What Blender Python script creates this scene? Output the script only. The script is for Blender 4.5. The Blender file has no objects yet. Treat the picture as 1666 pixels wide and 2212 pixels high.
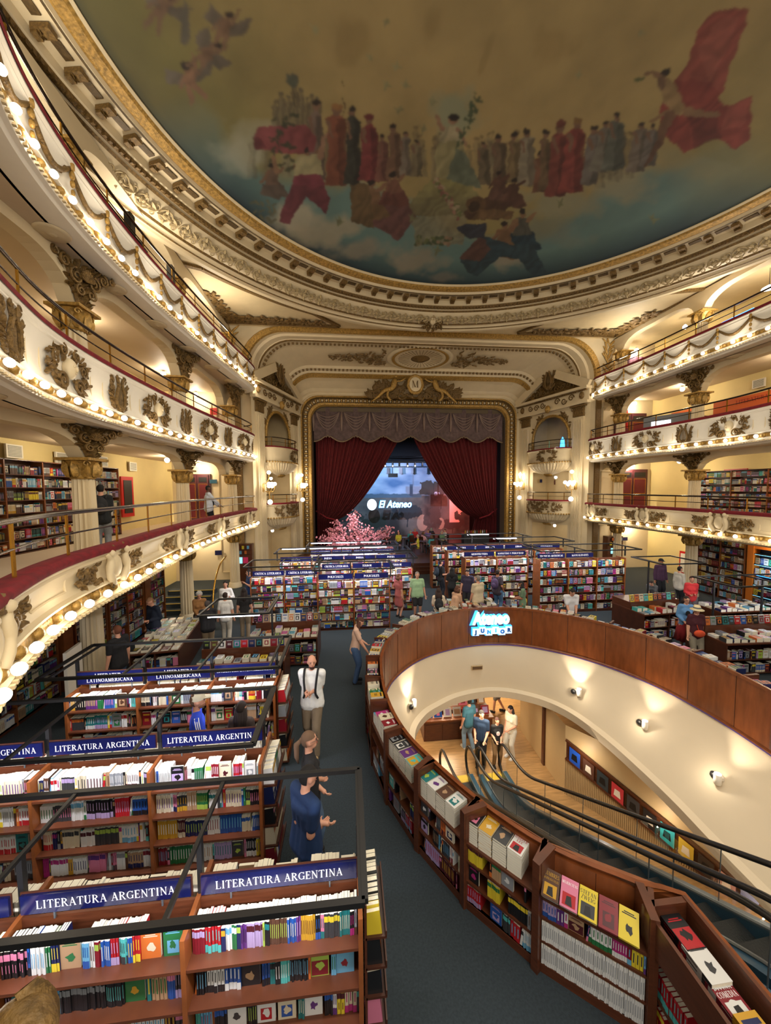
import bpy, math, random
import numpy as np
from mathutils import Vector, Matrix
PI = math.pi
random.seed(7); RNG = np.random.RandomState(7)
S = bpy.context.scene
COL = S.collection
# ---------------------------------------------------------------- camera
F = 800.0; CX, CY = 833.0, 1106.0
CAM = np.array([-4.1, 0.0, 4.7])
_yaw = math.atan2(81, F); _pitch = math.atan2(50, F); _roll = 0.007
_fw = np.array([math.sin(_yaw)*math.cos(_pitch), math.cos(_yaw)*math.cos(_pitch), -math.sin(_pitch)])
_r0 = np.array([math.cos(_yaw), -math.sin(_yaw), 0.0]); _u0 = np.cross(_r0, _fw)
_r = math.cos(_roll)*_r0 - math.sin(_roll)*_u0; _u = math.sin(_roll)*_r0 + math.cos(_roll)*_u0
def _ray(x, y): return _fw + _r*(x-CX)/F - _u*(y-CY)/F
def atz(x, y, z):                 # where the sight line of a photo point meets a height
    d = _ray(x, y); return CAM + d*((z-CAM[2])/d[2])
def aty(x, y, Y):
    d = _ray(x, y); return CAM + d*((Y-CAM[1])/d[1])
def atx(x, y, X):
    d = _ray(x, y); return CAM + d*((X-CAM[0])/d[0])
def proj(p):
    v = np.asarray(p, float)-CAM; k = v@_fw
    if k < 0.05: return (-9999, -9999, k)
    return (CX+F*(v@_r)/k, CY-F*(v@_u)/k, k)
cd = bpy.data.cameras.new('camera'); cam = bpy.data.objects.new('camera', cd); COL.objects.link(cam)
cam.matrix_world = Matrix(((_r[0], _u[0], -_fw[0], CAM[0]), (_r[1], _u[1], -_fw[1], CAM[1]), (_r[2], _u[2], -_fw[2], CAM[2]), (0, 0, 0, 1)))
cd.sensor_fit = 'HORIZONTAL'; cd.sensor_width = 36.0; cd.lens = 36.0*F/1666.0
cd.clip_start = 0.05; cd.clip_end = 200
S.camera = cam
# ---------------------------------------------------------------- light and exposure
S.view_settings.view_transform = 'Standard'; S.view_settings.look = 'None'
S.view_settings.gamma = 1; S.view_settings.use_curve_mapping = False
S.view_settings.exposure = 0.0
W = bpy.data.worlds.new('world'); S.world = W; W.use_nodes = True
W.node_tree.nodes['Background'].inputs[0].default_value = (1.0, 0.91, 0.78, 1)
W.node_tree.nodes['Background'].inputs[1].default_value = 0.65
S.cycles.max_bounces = 5; S.cycles.diffuse_bounces = 3; S.cycles.glossy_bounces = 2; S.cycles.transmission_bounces = 4
S.cycles.transparent_max_bounces = 6; S.cycles.use_denoising = True; S.cycles.sample_clamp_indirect = 3.0
S.cycles.caustics_reflective = False; S.cycles.caustics_refractive = False
S.cycles.use_adaptive_sampling = True; S.cycles.adaptive_threshold = 0.03
def area(name, loc, size, power, color=(1, .85, .62), rot=(0, 0, 0), size_y=None, spread=None):
    l = bpy.data.lights.new(name, 'AREA'); l.energy = power; l.color = color
    l.size = size
    if size_y: l.shape = 'RECTANGLE'; l.size_y = size_y
    if spread: l.spread = spread
    o = bpy.data.objects.new(name, l); o.location = loc; o.rotation_euler = rot; COL.objects.link(o); return o
def point(name, loc, power, color=(1, .87, .68), r=.12):
    l = bpy.data.lights.new(name, 'POINT'); l.energy = power; l.color = color; l.shadow_soft_size = r
    o = bpy.data.objects.new(name, l); o.location = loc; COL.objects.link(o); return o
def spot(name, loc, target, power, color=(1, .88, .7), angle=70, r=.05):
    l = bpy.data.lights.new(name, 'SPOT'); l.energy = power; l.color = color; l.spot_size = math.radians(angle); l.spot_blend = .7; l.shadow_soft_size = r
    o = bpy.data.objects.new(name, l); o.location = loc
    o.rotation_euler = (Vector(target)-Vector(loc)).to_track_quat('-Z', 'Y').to_euler(); COL.objects.link(o); return o
# added warm fill panels without fittings, below the dome and behind the viewer
area('fill_light', (0, 8, 12.6), 9, 820, (1, .9, .74))
area('fill_light', (-1, -1.5, 8.5), 5, 620, (1, .9, .76), (math.radians(62), 0, 0))
for (x, y) in ((-9.7, 7), (-9.8, 11.5), (-9.4, 16), (10.3, 9), (10.3, 13.5), (9.9, 17.5)):      # added fill lights without fittings above the top tier, brightening the ceiling
    area('ceiling_fill', (x, y, 11.25), 1.2, 70, (1, .9, .74), (math.radians(180), math.radians(25 if x < 0 else -25), 0), .5)
# ---------------------------------------------------------------- materials
def srgb(r, g, b):
    f = lambda c: (c/255/12.92) if c/255 <= .04045 else ((c/255+.055)/1.055)**2.4
    return (f(r), f(g), f(b))
def newmat(name, base, rough=.6, metal=0.0, var=0.0, scale=4.0, bump=0.0, bscale=30.0, spec=.5, emit=None, estr=0, coord='Object', stretch=None):
    m = bpy.data.materials.new(name); m.use_nodes = True; nt = m.node_tree; b = nt.nodes['Principled BSDF']
    b.inputs['Base Color'].default_value = (*base, 1); b.inputs['Roughness'].default_value = rough; b.inputs['Metallic'].default_value = metal
    b.inputs['Specular IOR Level'].default_value = spec
    if emit: b.inputs['Emission Color'].default_value = (*emit, 1); b.inputs['Emission Strength'].default_value = estr
    if var or bump:
        tc = nt.nodes.new('ShaderNodeTexCoord'); src = tc.outputs[coord]
        if stretch:
            mp = nt.nodes.new('ShaderNodeMapping'); mp.inputs['Scale'].default_value = stretch; nt.links.new(src, mp.inputs[0]); src = mp.outputs[0]
    if var:
        n = nt.nodes.new('ShaderNodeTexNoise'); n.inputs['Scale'].default_value = scale; n.inputs['Detail'].default_value = 5; nt.links.new(src, n.inputs['Vector'])
        r = nt.nodes.new('ShaderNodeValToRGB'); nt.links.new(n.outputs[0], r.inputs[0])
        r.color_ramp.elements[0].position = .3; r.color_ramp.elements[1].position = .7
        r.color_ramp.elements[0].color = (*[c*(1-var) for c in base], 1); r.color_ramp.elements[1].color = (*[min(1, c*(1+var)) for c in base], 1)
        nt.links.new(r.outputs[0], b.inputs['Base Color'])
    if bump:
        n2 = nt.nodes.new('ShaderNodeTexNoise'); n2.inputs['Scale'].default_value = bscale; n2.inputs['Detail'].default_value = 3; nt.links.new(src, n2.inputs['Vector'])
        bp = nt.nodes.new('ShaderNodeBump'); bp.inputs['Strength'].default_value = bump; bp.inputs['Distance'].default_value = .02
        nt.links.new(n2.outputs[0], bp.inputs['Height']); nt.links.new(bp.outputs[0], b.inputs['Normal'])
    return m
M = {}
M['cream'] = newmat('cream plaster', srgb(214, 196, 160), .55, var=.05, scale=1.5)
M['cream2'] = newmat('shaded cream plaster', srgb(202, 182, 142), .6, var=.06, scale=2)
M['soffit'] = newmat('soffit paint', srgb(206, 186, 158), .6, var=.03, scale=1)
M['yellow'] = newmat('yellow wall paint', srgb(226, 204, 142), .7, var=.05, scale=1)
M['gold'] = newmat('aged gilt', srgb(168, 132, 66), .45, .3, var=.45, scale=14, bump=.5, bscale=40)
M['gold_dark'] = newmat('dark gilt', srgb(112, 86, 44), .55, .2, var=.5, scale=20, bump=.6, bscale=50)
M['velvet'] = newmat('red velvet', srgb(112, 10, 24), .9, var=.3, scale=8)
M['curtain'] = newmat('stage curtain velvet', srgb(92, 12, 16), .85, var=.35, scale=3, stretch=(6, 6, .5))
M['pelmet'] = newmat('faded mauve pelmet', srgb(96, 78, 76), .9, var=.3, scale=6)
M['carpet'] = newmat('dark blue green carpet', srgb(40, 50, 56), .95, var=.25, scale=45, bump=.4, bscale=180)
M['wood'] = newmat('red brown varnished wood', srgb(82, 44, 26), .32, var=.25, scale=5, stretch=(1, 1, 8))
M['wood_dark'] = newmat('dark varnished wood', srgb(66, 34, 20), .35, var=.2, scale=6)
M['wood_edge'] = newmat('orange brown shelf edge', srgb(122, 68, 32), .35, var=.15, scale=8)
M['veneer'] = newmat('mahogany veneer', srgb(116, 62, 30), .25, var=.22, scale=3, stretch=(3, 3, .7))
M['black'] = newmat('black painted metal', srgb(22, 22, 24), .45)
M['rubber'] = newmat('black rubber', srgb(20, 20, 21), .35)
M['bronze'] = newmat('dark bronze rail', srgb(74, 62, 50), .25, .85)
M['brass'] = newmat('polished brass', srgb(200, 150, 60), .25, .9)
M['white'] = newmat('white paint', srgb(236, 228, 212), .5, var=.02)
M['drum'] = newmat('drum plaster', srgb(226, 210, 182), .6, var=.03, scale=1)
M['beige'] = newmat('beige panel', srgb(196, 168, 124), .55, var=.04, scale=2)
M['paper'] = newmat('book page edges', srgb(228, 222, 200), .8, var=.06, scale=60)
M['navy'] = newmat('navy sign board', srgb(16, 20, 62), .18, var=.3, scale=3)
M['teal_sign'] = newmat('teal sign', srgb(20, 70, 90), .4)
M['letter'] = newmat('white lettering', srgb(238, 238, 240), .5)
M['redpaint'] = newmat('red paint', srgb(186, 24, 24), .4)
M['darkdoor'] = newmat('dark mauve door', srgb(74, 34, 40), .4, var=.1)
M['doorpanel'] = newmat('crimson padded door panel', srgb(92, 12, 22), .6)
M['stageblack'] = newmat('black stage masking', (.004, .004, .005), .9)
M['coffer'] = newmat('shadow brown gilt coffer', srgb(86, 66, 34), .6, .1, var=.4, scale=20)  # brown taken darker, deep shadow of the ring put into the colour
M['glass'] = newmat('escalator glass', (.8, .9, .88), .02)
M['glass'].node_tree.nodes['Principled BSDF'].inputs['Transmission Weight'].default_value = 1.0
M['glass'].node_tree.nodes['Principled BSDF'].inputs['IOR'].default_value = 1.02
M['glass'].node_tree.nodes['Principled BSDF'].inputs['Alpha'].default_value = .12; M['glass'].node_tree.nodes['Principled BSDF'].inputs['Specular IOR Level'].default_value = .1
M['steel'] = newmat('brushed steel', srgb(120, 130, 138), .3, .7)
M['bluesteel'] = newmat('blue grey escalator skirt', srgb(60, 96, 120), .3, .4)
M['step'] = newmat('escalator step', srgb(46, 48, 48), .4, .5, bump=.3, bscale=60)
M['bulb'] = newmat('lit bulb', (1, .9, .75), .5, emit=(1, .9, .74), estr=9)
M['bulbcool'] = newmat('lit round globe', (1, .95, .9), .5, emit=(1, .9, .75), estr=9)
M['tube'] = newmat('lit fluorescent tube', (1, 1, 1), .5, emit=(.86, .84, 1.0), estr=7)
M['bluelight'] = newmat('blue neon', (.1, .3, 1), .5, emit=(.03, .25, 1.0), estr=6)
M['skyglow'] = newmat('lit cyan screen', (.4, .9, 1), .5, emit=(.25, .72, .95), estr=1.3)
M['signwhite'] = newmat('lit white sign face', (1, 1, 1), .5, emit=(.85, .95, 1), estr=1.5)
M['signblock'] = newmat('softly lit sign block', (.8, .95, 1), .5, emit=(.7, .9, 1), estr=.55)
M['signletter'] = newmat('blue block letter', (.01, .12, .45), .5)
M['signblue'] = newmat('lit blue sign edge', (.1, .5, 1), .5, emit=(.02, .35, 1), estr=1.5)
M['skin'] = newmat('light skin', srgb(204, 150, 124), .55)
M['skin2'] = newmat('tanned skin', srgb(168, 112, 84), .55)
M['skin3'] = newmat('dark skin', srgb(92, 58, 42), .55)
M['blossom'] = newmat('pink blossom', srgb(240, 160, 176), .8, var=.25, scale=15)
M['bark'] = newmat('dark bark', srgb(60, 40, 32), .9)
for k in ('bulb', 'bulbcool', 'tube', 'bluelight', 'signwhite', 'signblue'):
    try: M[k].cycles.emission_sampling = 'NONE'
    except Exception: pass
def flat(name, rgb, rough=.6):
    if name not in M: M[name] = newmat(name.replace('_', ' '), srgb(*rgb), rough)
    return M[name]
def attrmat(name, rough=.6, noise=0.0):
    m = bpy.data.materials.new(name); m.use_nodes = True; nt = m.node_tree; b = nt.nodes['Principled BSDF']
    a = nt.nodes.new('ShaderNodeAttribute'); a.attribute_name = 'Col'; nt.links.new(a.outputs['Color'], b.inputs['Base Color'])
    b.inputs['Roughness'].default_value = rough; return m
M['bookcol'] = attrmat('printed book covers', .38)
M['mural'] = attrmat('painted dome mural', .75)
# wood floor planks for the lower shop
def plankmat():
    m = newmat('oak plank floor', srgb(166, 130, 86), .3, var=.25, scale=3, stretch=(1, 9, 1)); return m
M['plank'] = plankmat()
# ---------------------------------------------------------------- mesh helpers
class MB:
    def __init__(s): s.v = []; s.f = []; s.c = []; s.mi = []
    def add(s, vs, fs, col=None, mi=0):
        n = len(s.v); s.v.extend([tuple(p) for p in vs])
        for f in fs: s.f.append(tuple(i+n for i in f)); s.c.append(col); s.mi.append(mi)
        return s
    def box(s, c, d, rz=0.0, mat=None, mi=0, col=None):       # centre, full sizes
        x, y, z = [q/2 for q in d]
        P = [(-x,-y,-z),(x,-y,-z),(x,y,-z),(-x,y,-z),(-x,-y,z),(x,-y,z),(x,y,z),(-x,y,z)]
        ca, sa = math.cos(rz), math.sin(rz)
        P = [(c[0]+p[0]*ca-p[1]*sa, c[1]+p[0]*sa+p[1]*ca, c[2]+p[2]) for p in P]
        if mat is not None: P = [tuple(mat @ Vector(p)) for p in P]
        return s.add(P, [(0,3,2,1),(4,5,6,7),(0,1,5,4),(1,2,6,5),(2,3,7,6),(3,0,4,7)], col, mi)
    def bar(s, a, b, w, h=None, up=(0,0,1), mi=0):           # box beam from a to b
        a, b = Vector(a), Vector(b); h = h or w; d = (b-a).normalized(); up = Vector(up)
        if abs(d.dot(up)) > .98: up = Vector((1,0,0))
        r = d.cross(up).normalized()*w/2; u = r.cross(d).normalized()*h/2
        P = [a-r-u, a+r-u, a+r+u, a-r+u, b-r-u, b+r-u, b+r+u, b-r+u]
        return s.add(P, [(0,1,2,3),(7,6,5,4),(0,4,5,1),(1,5,6,2),(2,6,7,3),(3,7,4,0)], None, mi)
    def tube(s, pts, r, n=8, closed=False, mi=0, caps=True):
        pts = [Vector(p) for p in pts]; m = len(pts); rr = r if hasattr(r, '__len__') else [r]*m
        base = len(s.v); prev = None
        for i, p in enumerate(pts):
            if closed: t = (pts[(i+1) % m]-pts[i-1])
            else: t = pts[min(i+1, m-1)]-pts[max(i-1, 0)]
            if t.length < 1e-9: t = Vector((0,0,1))
            t.normalize()
            if prev is None:
                a = Vector((0,0,1)) if abs(t.z) < .9 else Vector((1,0,0)); nx = t.cross(a).normalized()
            else:
                nx = prev-t*prev.dot(t)
                nx = nx.normalized() if nx.length > 1e-6 else t.orthogonal().normalized()
            prev = nx; ny = t.cross(nx)
            for k in range(n):
                an = 2*PI*k/n; s.v.append(tuple(p+(nx*math.cos(an)+ny*math.sin(an))*rr[i]))
        for i in range(m if closed else m-1):
            j = (i+1) % m
            for k in range(n):
                k2 = (k+1) % n; s.f.append((base+i*n+k, base+i*n+k2, base+j*n+k2, base+j*n+k)); s.c.append(None); s.mi.append(mi)
        if caps and not closed:
            s.f.append(tuple(base+k for k in range(n))[::-1]); s.c.append(None); s.mi.append(mi)
            s.f.append(tuple(base+(m-1)*n+k for k in range(n))); s.c.append(None); s.mi.append(mi)
        return s
    def lathe(s, prof, c=(0,0,0), n=20, a0=0, a1=2*PI, mi=0, sx=1, sy=1, flute=0, nfl=20):
        full = abs(a1-a0-2*PI) < 1e-6; m = n if full else n+1; base = len(s.v)
        for (r, z) in prof:
            for k in range(m):
                a = a0+(a1-a0)*k/n; q = r*(1-flute*(.5+.5*math.cos(nfl*a))) if flute else r
                s.v.append((c[0]+q*math.cos(a)*sx, c[1]+q*math.sin(a)*sy, c[2]+z))
        for i in range(len(prof)-1):
            for k in range(n):
                k2 = (k+1) % m; s.f.append((base+i*m+k, base+i*m+k2, base+(i+1)*m+k2, base+(i+1)*m+k)); s.c.append(None); s.mi.append(mi)
        return s
    def sweep(s, prof, path, up=(0,0,1), closed=False, mi=0, mis=None):
        """prof: list of (out, z); path: plan points (x,y,z0) with outward normals to the right of travel"""
        m = len(path); k = len(prof); base = len(s.v)
        for i, p in enumerate(path):
            a = path[i-1] if (i or closed) else path[0]; b = path[(i+1) % m] if (i < m-1 or closed) else path[-1]
            t = Vector((b[0]-a[0], b[1]-a[1], 0)).normalized(); nrm = Vector((t.y, -t.x, 0)); z0 = p[2] if len(p) > 2 else 0
            for (o, z) in prof: s.v.append((p[0]+nrm.x*o, p[1]+nrm.y*o, z0+z))
        for i in range(m if closed else m-1):
            j = (i+1) % m
            for q in range(k-1):
                s.f.append((base+i*k+q, base+j*k+q, base+j*k+q+1, base+i*k+q+1)); s.c.append(None); s.mi.append(mis[q] if mis else mi)
        return s
    def sphere(s, c, r, n=8, m=6, sc=(1,1,1), mi=0):
        base = len(s.v)
        s.v.append((c[0], c[1], c[2]-r*sc[2]))
        for i in range(1, m):
            ph = PI*i/m
            for k in range(n):
                a = 2*PI*k/n; s.v.append((c[0]+r*sc[0]*math.sin(ph)*math.cos(a), c[1]+r*sc[1]*math.sin(ph)*math.sin(a), c[2]-r*sc[2]*math.cos(ph)))
        s.v.append((c[0], c[1], c[2]+r*sc[2])); top = len(s.v)-1
        def af(f): s.f.append(f); s.c.append(None); s.mi.append(mi)
        for k in range(n):
            k2 = (k+1) % n; af((base, base+1+k2, base+1+k))
            for i in range(m-2): a = base+1+i*n; af((a+k, a+k2, a+n+k2, a+n+k))
            a = base+1+(m-2)*n; af((a+k, a+k2, top))
        return s
    def poly(s, pts, t, n=(0,-1,0), mi=0):                      # extruded flat polygon
        n = Vector(n).normalized()*t; k = len(pts); P = [Vector(p) for p in pts]; Q = [p-n for p in P]
        fs = [tuple(range(k)), tuple(range(2*k-1, k-1, -1))]+[(i, (i+1) % k+0, (i+1) % k+k, i+k)[::-1] for i in range(k)]
        return s.add(P+Q, fs, None, mi)
    def join(s, o, mat=None):
        vs = o.v if mat is None else [tuple(mat @ Vector(p)) for p in o.v]
        n = len(s.v); s.v.extend(vs); s.f.extend([tuple(i+n for i in f) for f in o.f]); s.c.extend(o.c); s.mi.extend(o.mi); return s
    def mesh(s, name, mats, smooth=False):
        me = bpy.data.meshes.new(name); me.from_pydata(s.v, [], s.f)
        for m in (mats if isinstance(mats, (list, tuple)) else [mats]): me.materials.append(m)
        if isinstance(mats, (list, tuple)) and len(mats) > 1: me.polygons.foreach_set('material_index', s.mi)
        if any(c is not None for c in s.c):
            at = me.color_attributes.new('Col', 'FLOAT_COLOR', 'CORNER'); buf = []
            for f, c in zip(s.f, s.c):
                c = c or (.8, .8, .8); buf.extend((*c, 1.0)*len(f))
            at.data.foreach_set('color', buf)
        if smooth is True: me.polygons.foreach_set('use_smooth', [True]*len(me.polygons))
        me.update(); return me
    def build(s, name, mats, parent=None, smooth=False, **kw):
        me = s.mesh(name, mats, smooth)
        if smooth == 'auto': autosmooth(me)
        o = bpy.data.objects.new(name, me); COL.objects.link(o)
        if parent is not None: o.parent = parent
        return tag(o, **kw)
def autosmooth(me, ang=.6):
    me.polygons.foreach_set('use_smooth', [True]*len(me.polygons))
    try: me.set_sharp_from_angle(angle=ang)
    except Exception: pass
def tag(o, label=None, cat=None, group=None, kind=None):
    if label: o['label'] = label
    if cat: o['category'] = cat
    if group: o['group'] = group
    if kind: o['kind'] = kind
    return o
def empty(name, loc=(0,0,0), rz=0.0, label=None, cat=None, group=None, kind=None):
    o = bpy.data.objects.new(name, None); COL.objects.link(o); o.location = loc; o.rotation_euler = (0, 0, rz)
    return tag(o, label, cat, group, kind)
def copy_tree(o, parent=None):
    c = o.copy(); COL.objects.link(c); c.parent = parent
    for ch in list(o.children): copy_tree(ch, c)
    return c
def struct(name, mb, m, smooth=False): return mb.build(name, m, None, smooth, kind='structure')
def catmull(pts, n=8, closed=False):
    P = [np.array(p, float) for p in pts]; out = []; m = len(P)
    for i in range(m if closed else m-1):
        p1, p2 = P[i], P[(i+1) % m]
        p0 = P[i-1] if (i or closed) else 2*p1-p2
        p3 = P[(i+2) % m] if (i+2 < m or closed) else 2*p2-p1
        for k in range(n):
            t = k/n; out.append(.5*((2*p1)+(-p0+p2)*t+(2*p0-5*p1+4*p2-p3)*t*t+(-p0+3*p1-3*p2+p3)*t**3))
    if not closed: out.append(P[-1])
    return out
def walk(path, step, start=0.0, zero_z=True):                  # evenly spaced (point, tangent) along a plan polyline
    out = []; d = start; acc = 0
    for a, b in zip(path[:-1], path[1:]):
        a = np.array(a[:2], float); b = np.array(b[:2], float); L = np.linalg.norm(b-a)
        while acc+L >= d and L > 0:
            t = (d-acc)/L; out.append((a+(b-a)*t, (b-a)/L)); d += step
        acc += L
    return out

class Arc:                                                     # arc-length sampler of a plan polyline
    def __init__(s, path):
        s.P = np.array([[p[0], p[1]] for p in path], float); d = np.hypot(*np.diff(s.P, axis=0).T); s.c = np.concatenate([[0], np.cumsum(d)]); s.L = s.c[-1]
        T = np.gradient(s.P, axis=0); s.T = T/np.maximum(1e-9, np.hypot(T[:, 0], T[:, 1]))[:, None]
    def at(s, d):
        d = np.clip(d, 0, s.L); p = np.stack([np.interp(d, s.c, s.P[:, 0]), np.interp(d, s.c, s.P[:, 1])], -1)
        t = np.stack([np.interp(d, s.c, s.T[:, 0]), np.interp(d, s.c, s.T[:, 1])], -1); return p, t
# ---------------------------------------------------------------- ornament kit (gilded plaster relief)
def leaf(mb, o, ang, L, w, curl=0.0, lift=.05, lobes=3, n=7):
    """acanthus leaf lying in the local XZ plane, facing -Y; o=(x,z) root"""
    base = len(mb.v); x, z = o; a = ang
    for i in range(n+1):
        t = i/n
        ww = w*math.sin(PI*min(1, t*.86+.12))**.8*(1+.35*abs(math.sin(t*PI*lobes)))*(1-.25*t)
        y = -lift*math.sin(PI*t*.75+.2)
        px, pz = -math.sin(a), math.cos(a)
        mb.v.extend([(x+px*ww/2, y*.35, z+pz*ww/2), (x, y-.25*w, z), (x-px*ww/2, y*.35, z-pz*ww/2)])
        x += math.cos(a)*L/n; z += math.sin(a)*L/n; a += curl/n
    for i in range(n):
        b = base+i*3
        for q in range(2): mb.f.append((b+q, b+q+1, b+q+4, b+q+3)); mb.c.append(None); mb.mi.append(0)
    return mb
def scroll(mb, o, r, turns=1.3, a0=0.0, sgn=1, th=.02, y=-.03):
    pts = []; rr = []
    n = int(12*turns)+2
    for i in range(n):
        t = i/(n-1); q = r*(1-.8*t); a = a0+sgn*2*PI*turns*t
        pts.append((o[0]+q*math.cos(a), y, o[1]+q*math.sin(a))); rr.append(th*(1-.35*t))
    return mb.tube(pts, rr, 5)
def face_relief(mb, o, s, y=-.05):
    mb.sphere((o[0], y, o[1]), s, 10, 8, (.72, .6, 1)); mb.sphere((o[0], y-.6*s, o[1]-.05*s), s*.16, 6, 4, (1, 1, 1.6))
    mb.sphere((o[0]-.25*s, y-.5*s, o[1]+.18*s), s*.12, 6, 4); mb.sphere((o[0]+.25*s, y-.5*s, o[1]+.18*s), s*.12, 6, 4)
    return mb.sphere((o[0], y-.5*s, o[1]-.42*s), s*.16, 6, 4, (1.4, 1, .5))
def spray(w, h, n=26, seed=1, up=False):
    R = random.Random(seed); mb = MB()
    for i in range(n):
        sgn = 1 if i % 2 else -1; t = R.random()
        x = sgn*w*.5*t*.72; z = R.uniform(-.5, .5)*h*(1-.55*t)
        a = (R.uniform(-.5, .9) if sgn > 0 else PI-R.uniform(-.5, .9))
        leaf(mb, (x, z), a, R.uniform(.16, .26)*w*.8, h*R.uniform(.13, .22), sgn*R.uniform(-1.6, 1.6), R.uniform(.03, .08))
    return mb
def mask_cluster(w, h, seed):
    mb = MB(); R = random.Random(seed); face = MB(); face_relief(face, (0, .03*h), h*.2)
    for i in range(64):
        sg = 1 if i % 2 else -1; t = R.random()**.8; x = sg*w*.48*t; hz = .5*h*(1-.45*t)
        if abs(x) < .12*w: hz = .48*h
        z = R.uniform(-1, 1)*hz
        if abs(x) < .11*w and abs(z) < .24*h: continue
        a = math.atan2(z*1.4, x)+R.uniform(-.7, .7); leaf(mb, (x*.8, z*.75), a, h*R.uniform(.16, .26), h*R.uniform(.07, .11), sg*R.uniform(-1.8, 1.8), R.uniform(.03, .07), n=5)
    for sg in (-1, 1):
        scroll(mb, (sg*w*.17, -.26*h), h*.17, 1.5, 0 if sg > 0 else PI, sg, h*.03, -.07); scroll(mb, (sg*w*.3, .1*h), h*.13, 1.5, PI/2, -sg, h*.025, -.06); scroll(mb, (sg*w*.14, .33*h), h*.12, 1.5, PI/2, sg, h*.025, -.07)
    return mb, face
def lyre_cluster(w, h, seed):
    mb = MB(); R = random.Random(seed)
    for sg in (-1, 1):
        pts = [(sg*w*.04, -.05, -.42*h), (sg*w*.17, -.06, -.2*h), (sg*w*.14, -.07, .05*h), (sg*w*.07, -.07, .22*h), (sg*w*.13, -.06, .44*h)]
        mb.tube(catmull(pts, 5), h*.04, 6); scroll(mb, (sg*w*.13, .4*h), h*.07, 1.2, 0, sg, h*.02, -.08)
        for k in range(20):
            t = k/19; x = sg*w*(.16+.14*t+R.uniform(-.03, .03)); z = h*(-.42+.75*t+R.uniform(-.05, .05)); leaf(mb, (x*.85, z), PI/2-sg*(.9-.5*t+R.uniform(-.35, .35)), h*R.uniform(.17, .25), h*.075, sg*R.uniform(-.8, .8), .05, n=5)
    for k in range(5): mb.tube([((k-2)*w*.035, -.05, -.3*h), ((k-2)*w*.035, -.05, .2*h)], h*.01, 4)
    mb.tube([(-w*.12, -.07, .22*h), (w*.12, -.07, .22*h)], h*.025, 5)
    for k in range(5): leaf(mb, (0, -.42*h), PI/2+(k-2)*.5, h*.18, h*.1, 0, .08, n=4)
    return mb
def urn_cluster(w, h, seed):
    """cherub-and-urn group of the lowest tier: pale urn and putti bodies among gilt scrolls"""
    mb = MB(); pale = MB(); R = random.Random(seed)
    pale.sphere((0, -.05, 0), h*.26, 12, 8, (.9, .45, 1.1))
    for sg in (-1, 1):
        pts = [(sg*w*.06, -.08, -.42*h), (sg*w*.12, -.1, -.1*h), (sg*w*.1, -.1, .2*h), (sg*w*.15, -.1, .36*h)]
        pale.tube(catmull(pts, 4), [h*q for q in (.07, .09, .1, .09, .08, .09, .1, .09, .08, .07, .06, .05, .04)], 8); pale.sphere((sg*w*.105, -.12, .36*h), h*.09, 10, 7)
        scroll(mb, (sg*w*.08, .4*h), h*.13, 1.5, PI/2, sg, h*.04, -.1); scroll(mb, (sg*w*.2, .28*h), h*.16, 1.5, PI/2, -sg, h*.04); scroll(mb, (sg*w*.29, -.06*h), h*.2, 1.6, 0 if sg > 0 else PI, sg, h*.035); scroll(mb, (sg*w*.4, .08*h), h*.12, 1.5, PI, sg, h*.025); scroll(mb, (sg*w*.19, -.25*h), h*.15, 1.5, PI, -sg, h*.03)
        for k in range(34):
            t = R.random(); leaf(mb, (sg*w*(.14+.3*t), R.uniform(-.4, .36)*h*(1-.5*t)), (0 if sg > 0 else PI)+R.uniform(-1.5, 1.5), h*R.uniform(.14, .24), h*R.uniform(.06, .1), R.uniform(-1.8, 1.8), .05, n=5)
        scroll(mb, (sg*w*.09, -.38*h), h*.1, 1.3, 0, sg, h*.03, -.1)
    return mb, pale
def console_spray(w, h, seed):
    """funnel of acanthus above a column capital, spreading towards the soffit"""
    mb = MB(); R = random.Random(seed)
    for i in range(110):
        t = (i/109)**.75; hw = w*.5*(.12+.88*t**2.2); x = R.uniform(-1, 1)*hw; z = -.48*h+.94*h*t; sg = 1 if x > 0 else -1
        a = PI/2-sg*(.35+.9*abs(x)/(w*.5))+R.uniform(-.4, .4); leaf(mb, (x*.85, z-.06*h), a, h*R.uniform(.16, .27), h*R.uniform(.07, .11), -sg*R.uniform(.2, 1.3), R.uniform(.05, .14), n=5)
    for sg in (-1, 1):
        for (x, z, r_) in ((.07, -.18, .12), (.11, .08, .17), (.24, .28, .13), (.35, .36, .08)): scroll(mb, (sg*w*x, z*h), h*r_, 1.5, PI/2, -sg, h*.03, -.15)
    for k in range(9): a = PI*(k+.5)/9; mb.tube([(0, -.17, .05*h), (.17*h*math.cos(a), -.2, .05*h+.24*h*math.sin(a))], [.01, h*.035], 5)
    return mb
def place(me, loc, nrm, name='gilt_ornament', parent=None, scale=1.0):
    """ornament mesh faces -Y locally; nrm = plan direction it should face"""
    o = bpy.data.objects.new(name, me); COL.objects.link(o); o.parent = parent
    o.location = loc; o.rotation_euler = (0, 0, math.atan2(nrm[1], nrm[0])+PI/2); o.scale = (scale,)*3 if not hasattr(scale, '__len__') else scale
    return o
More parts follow.
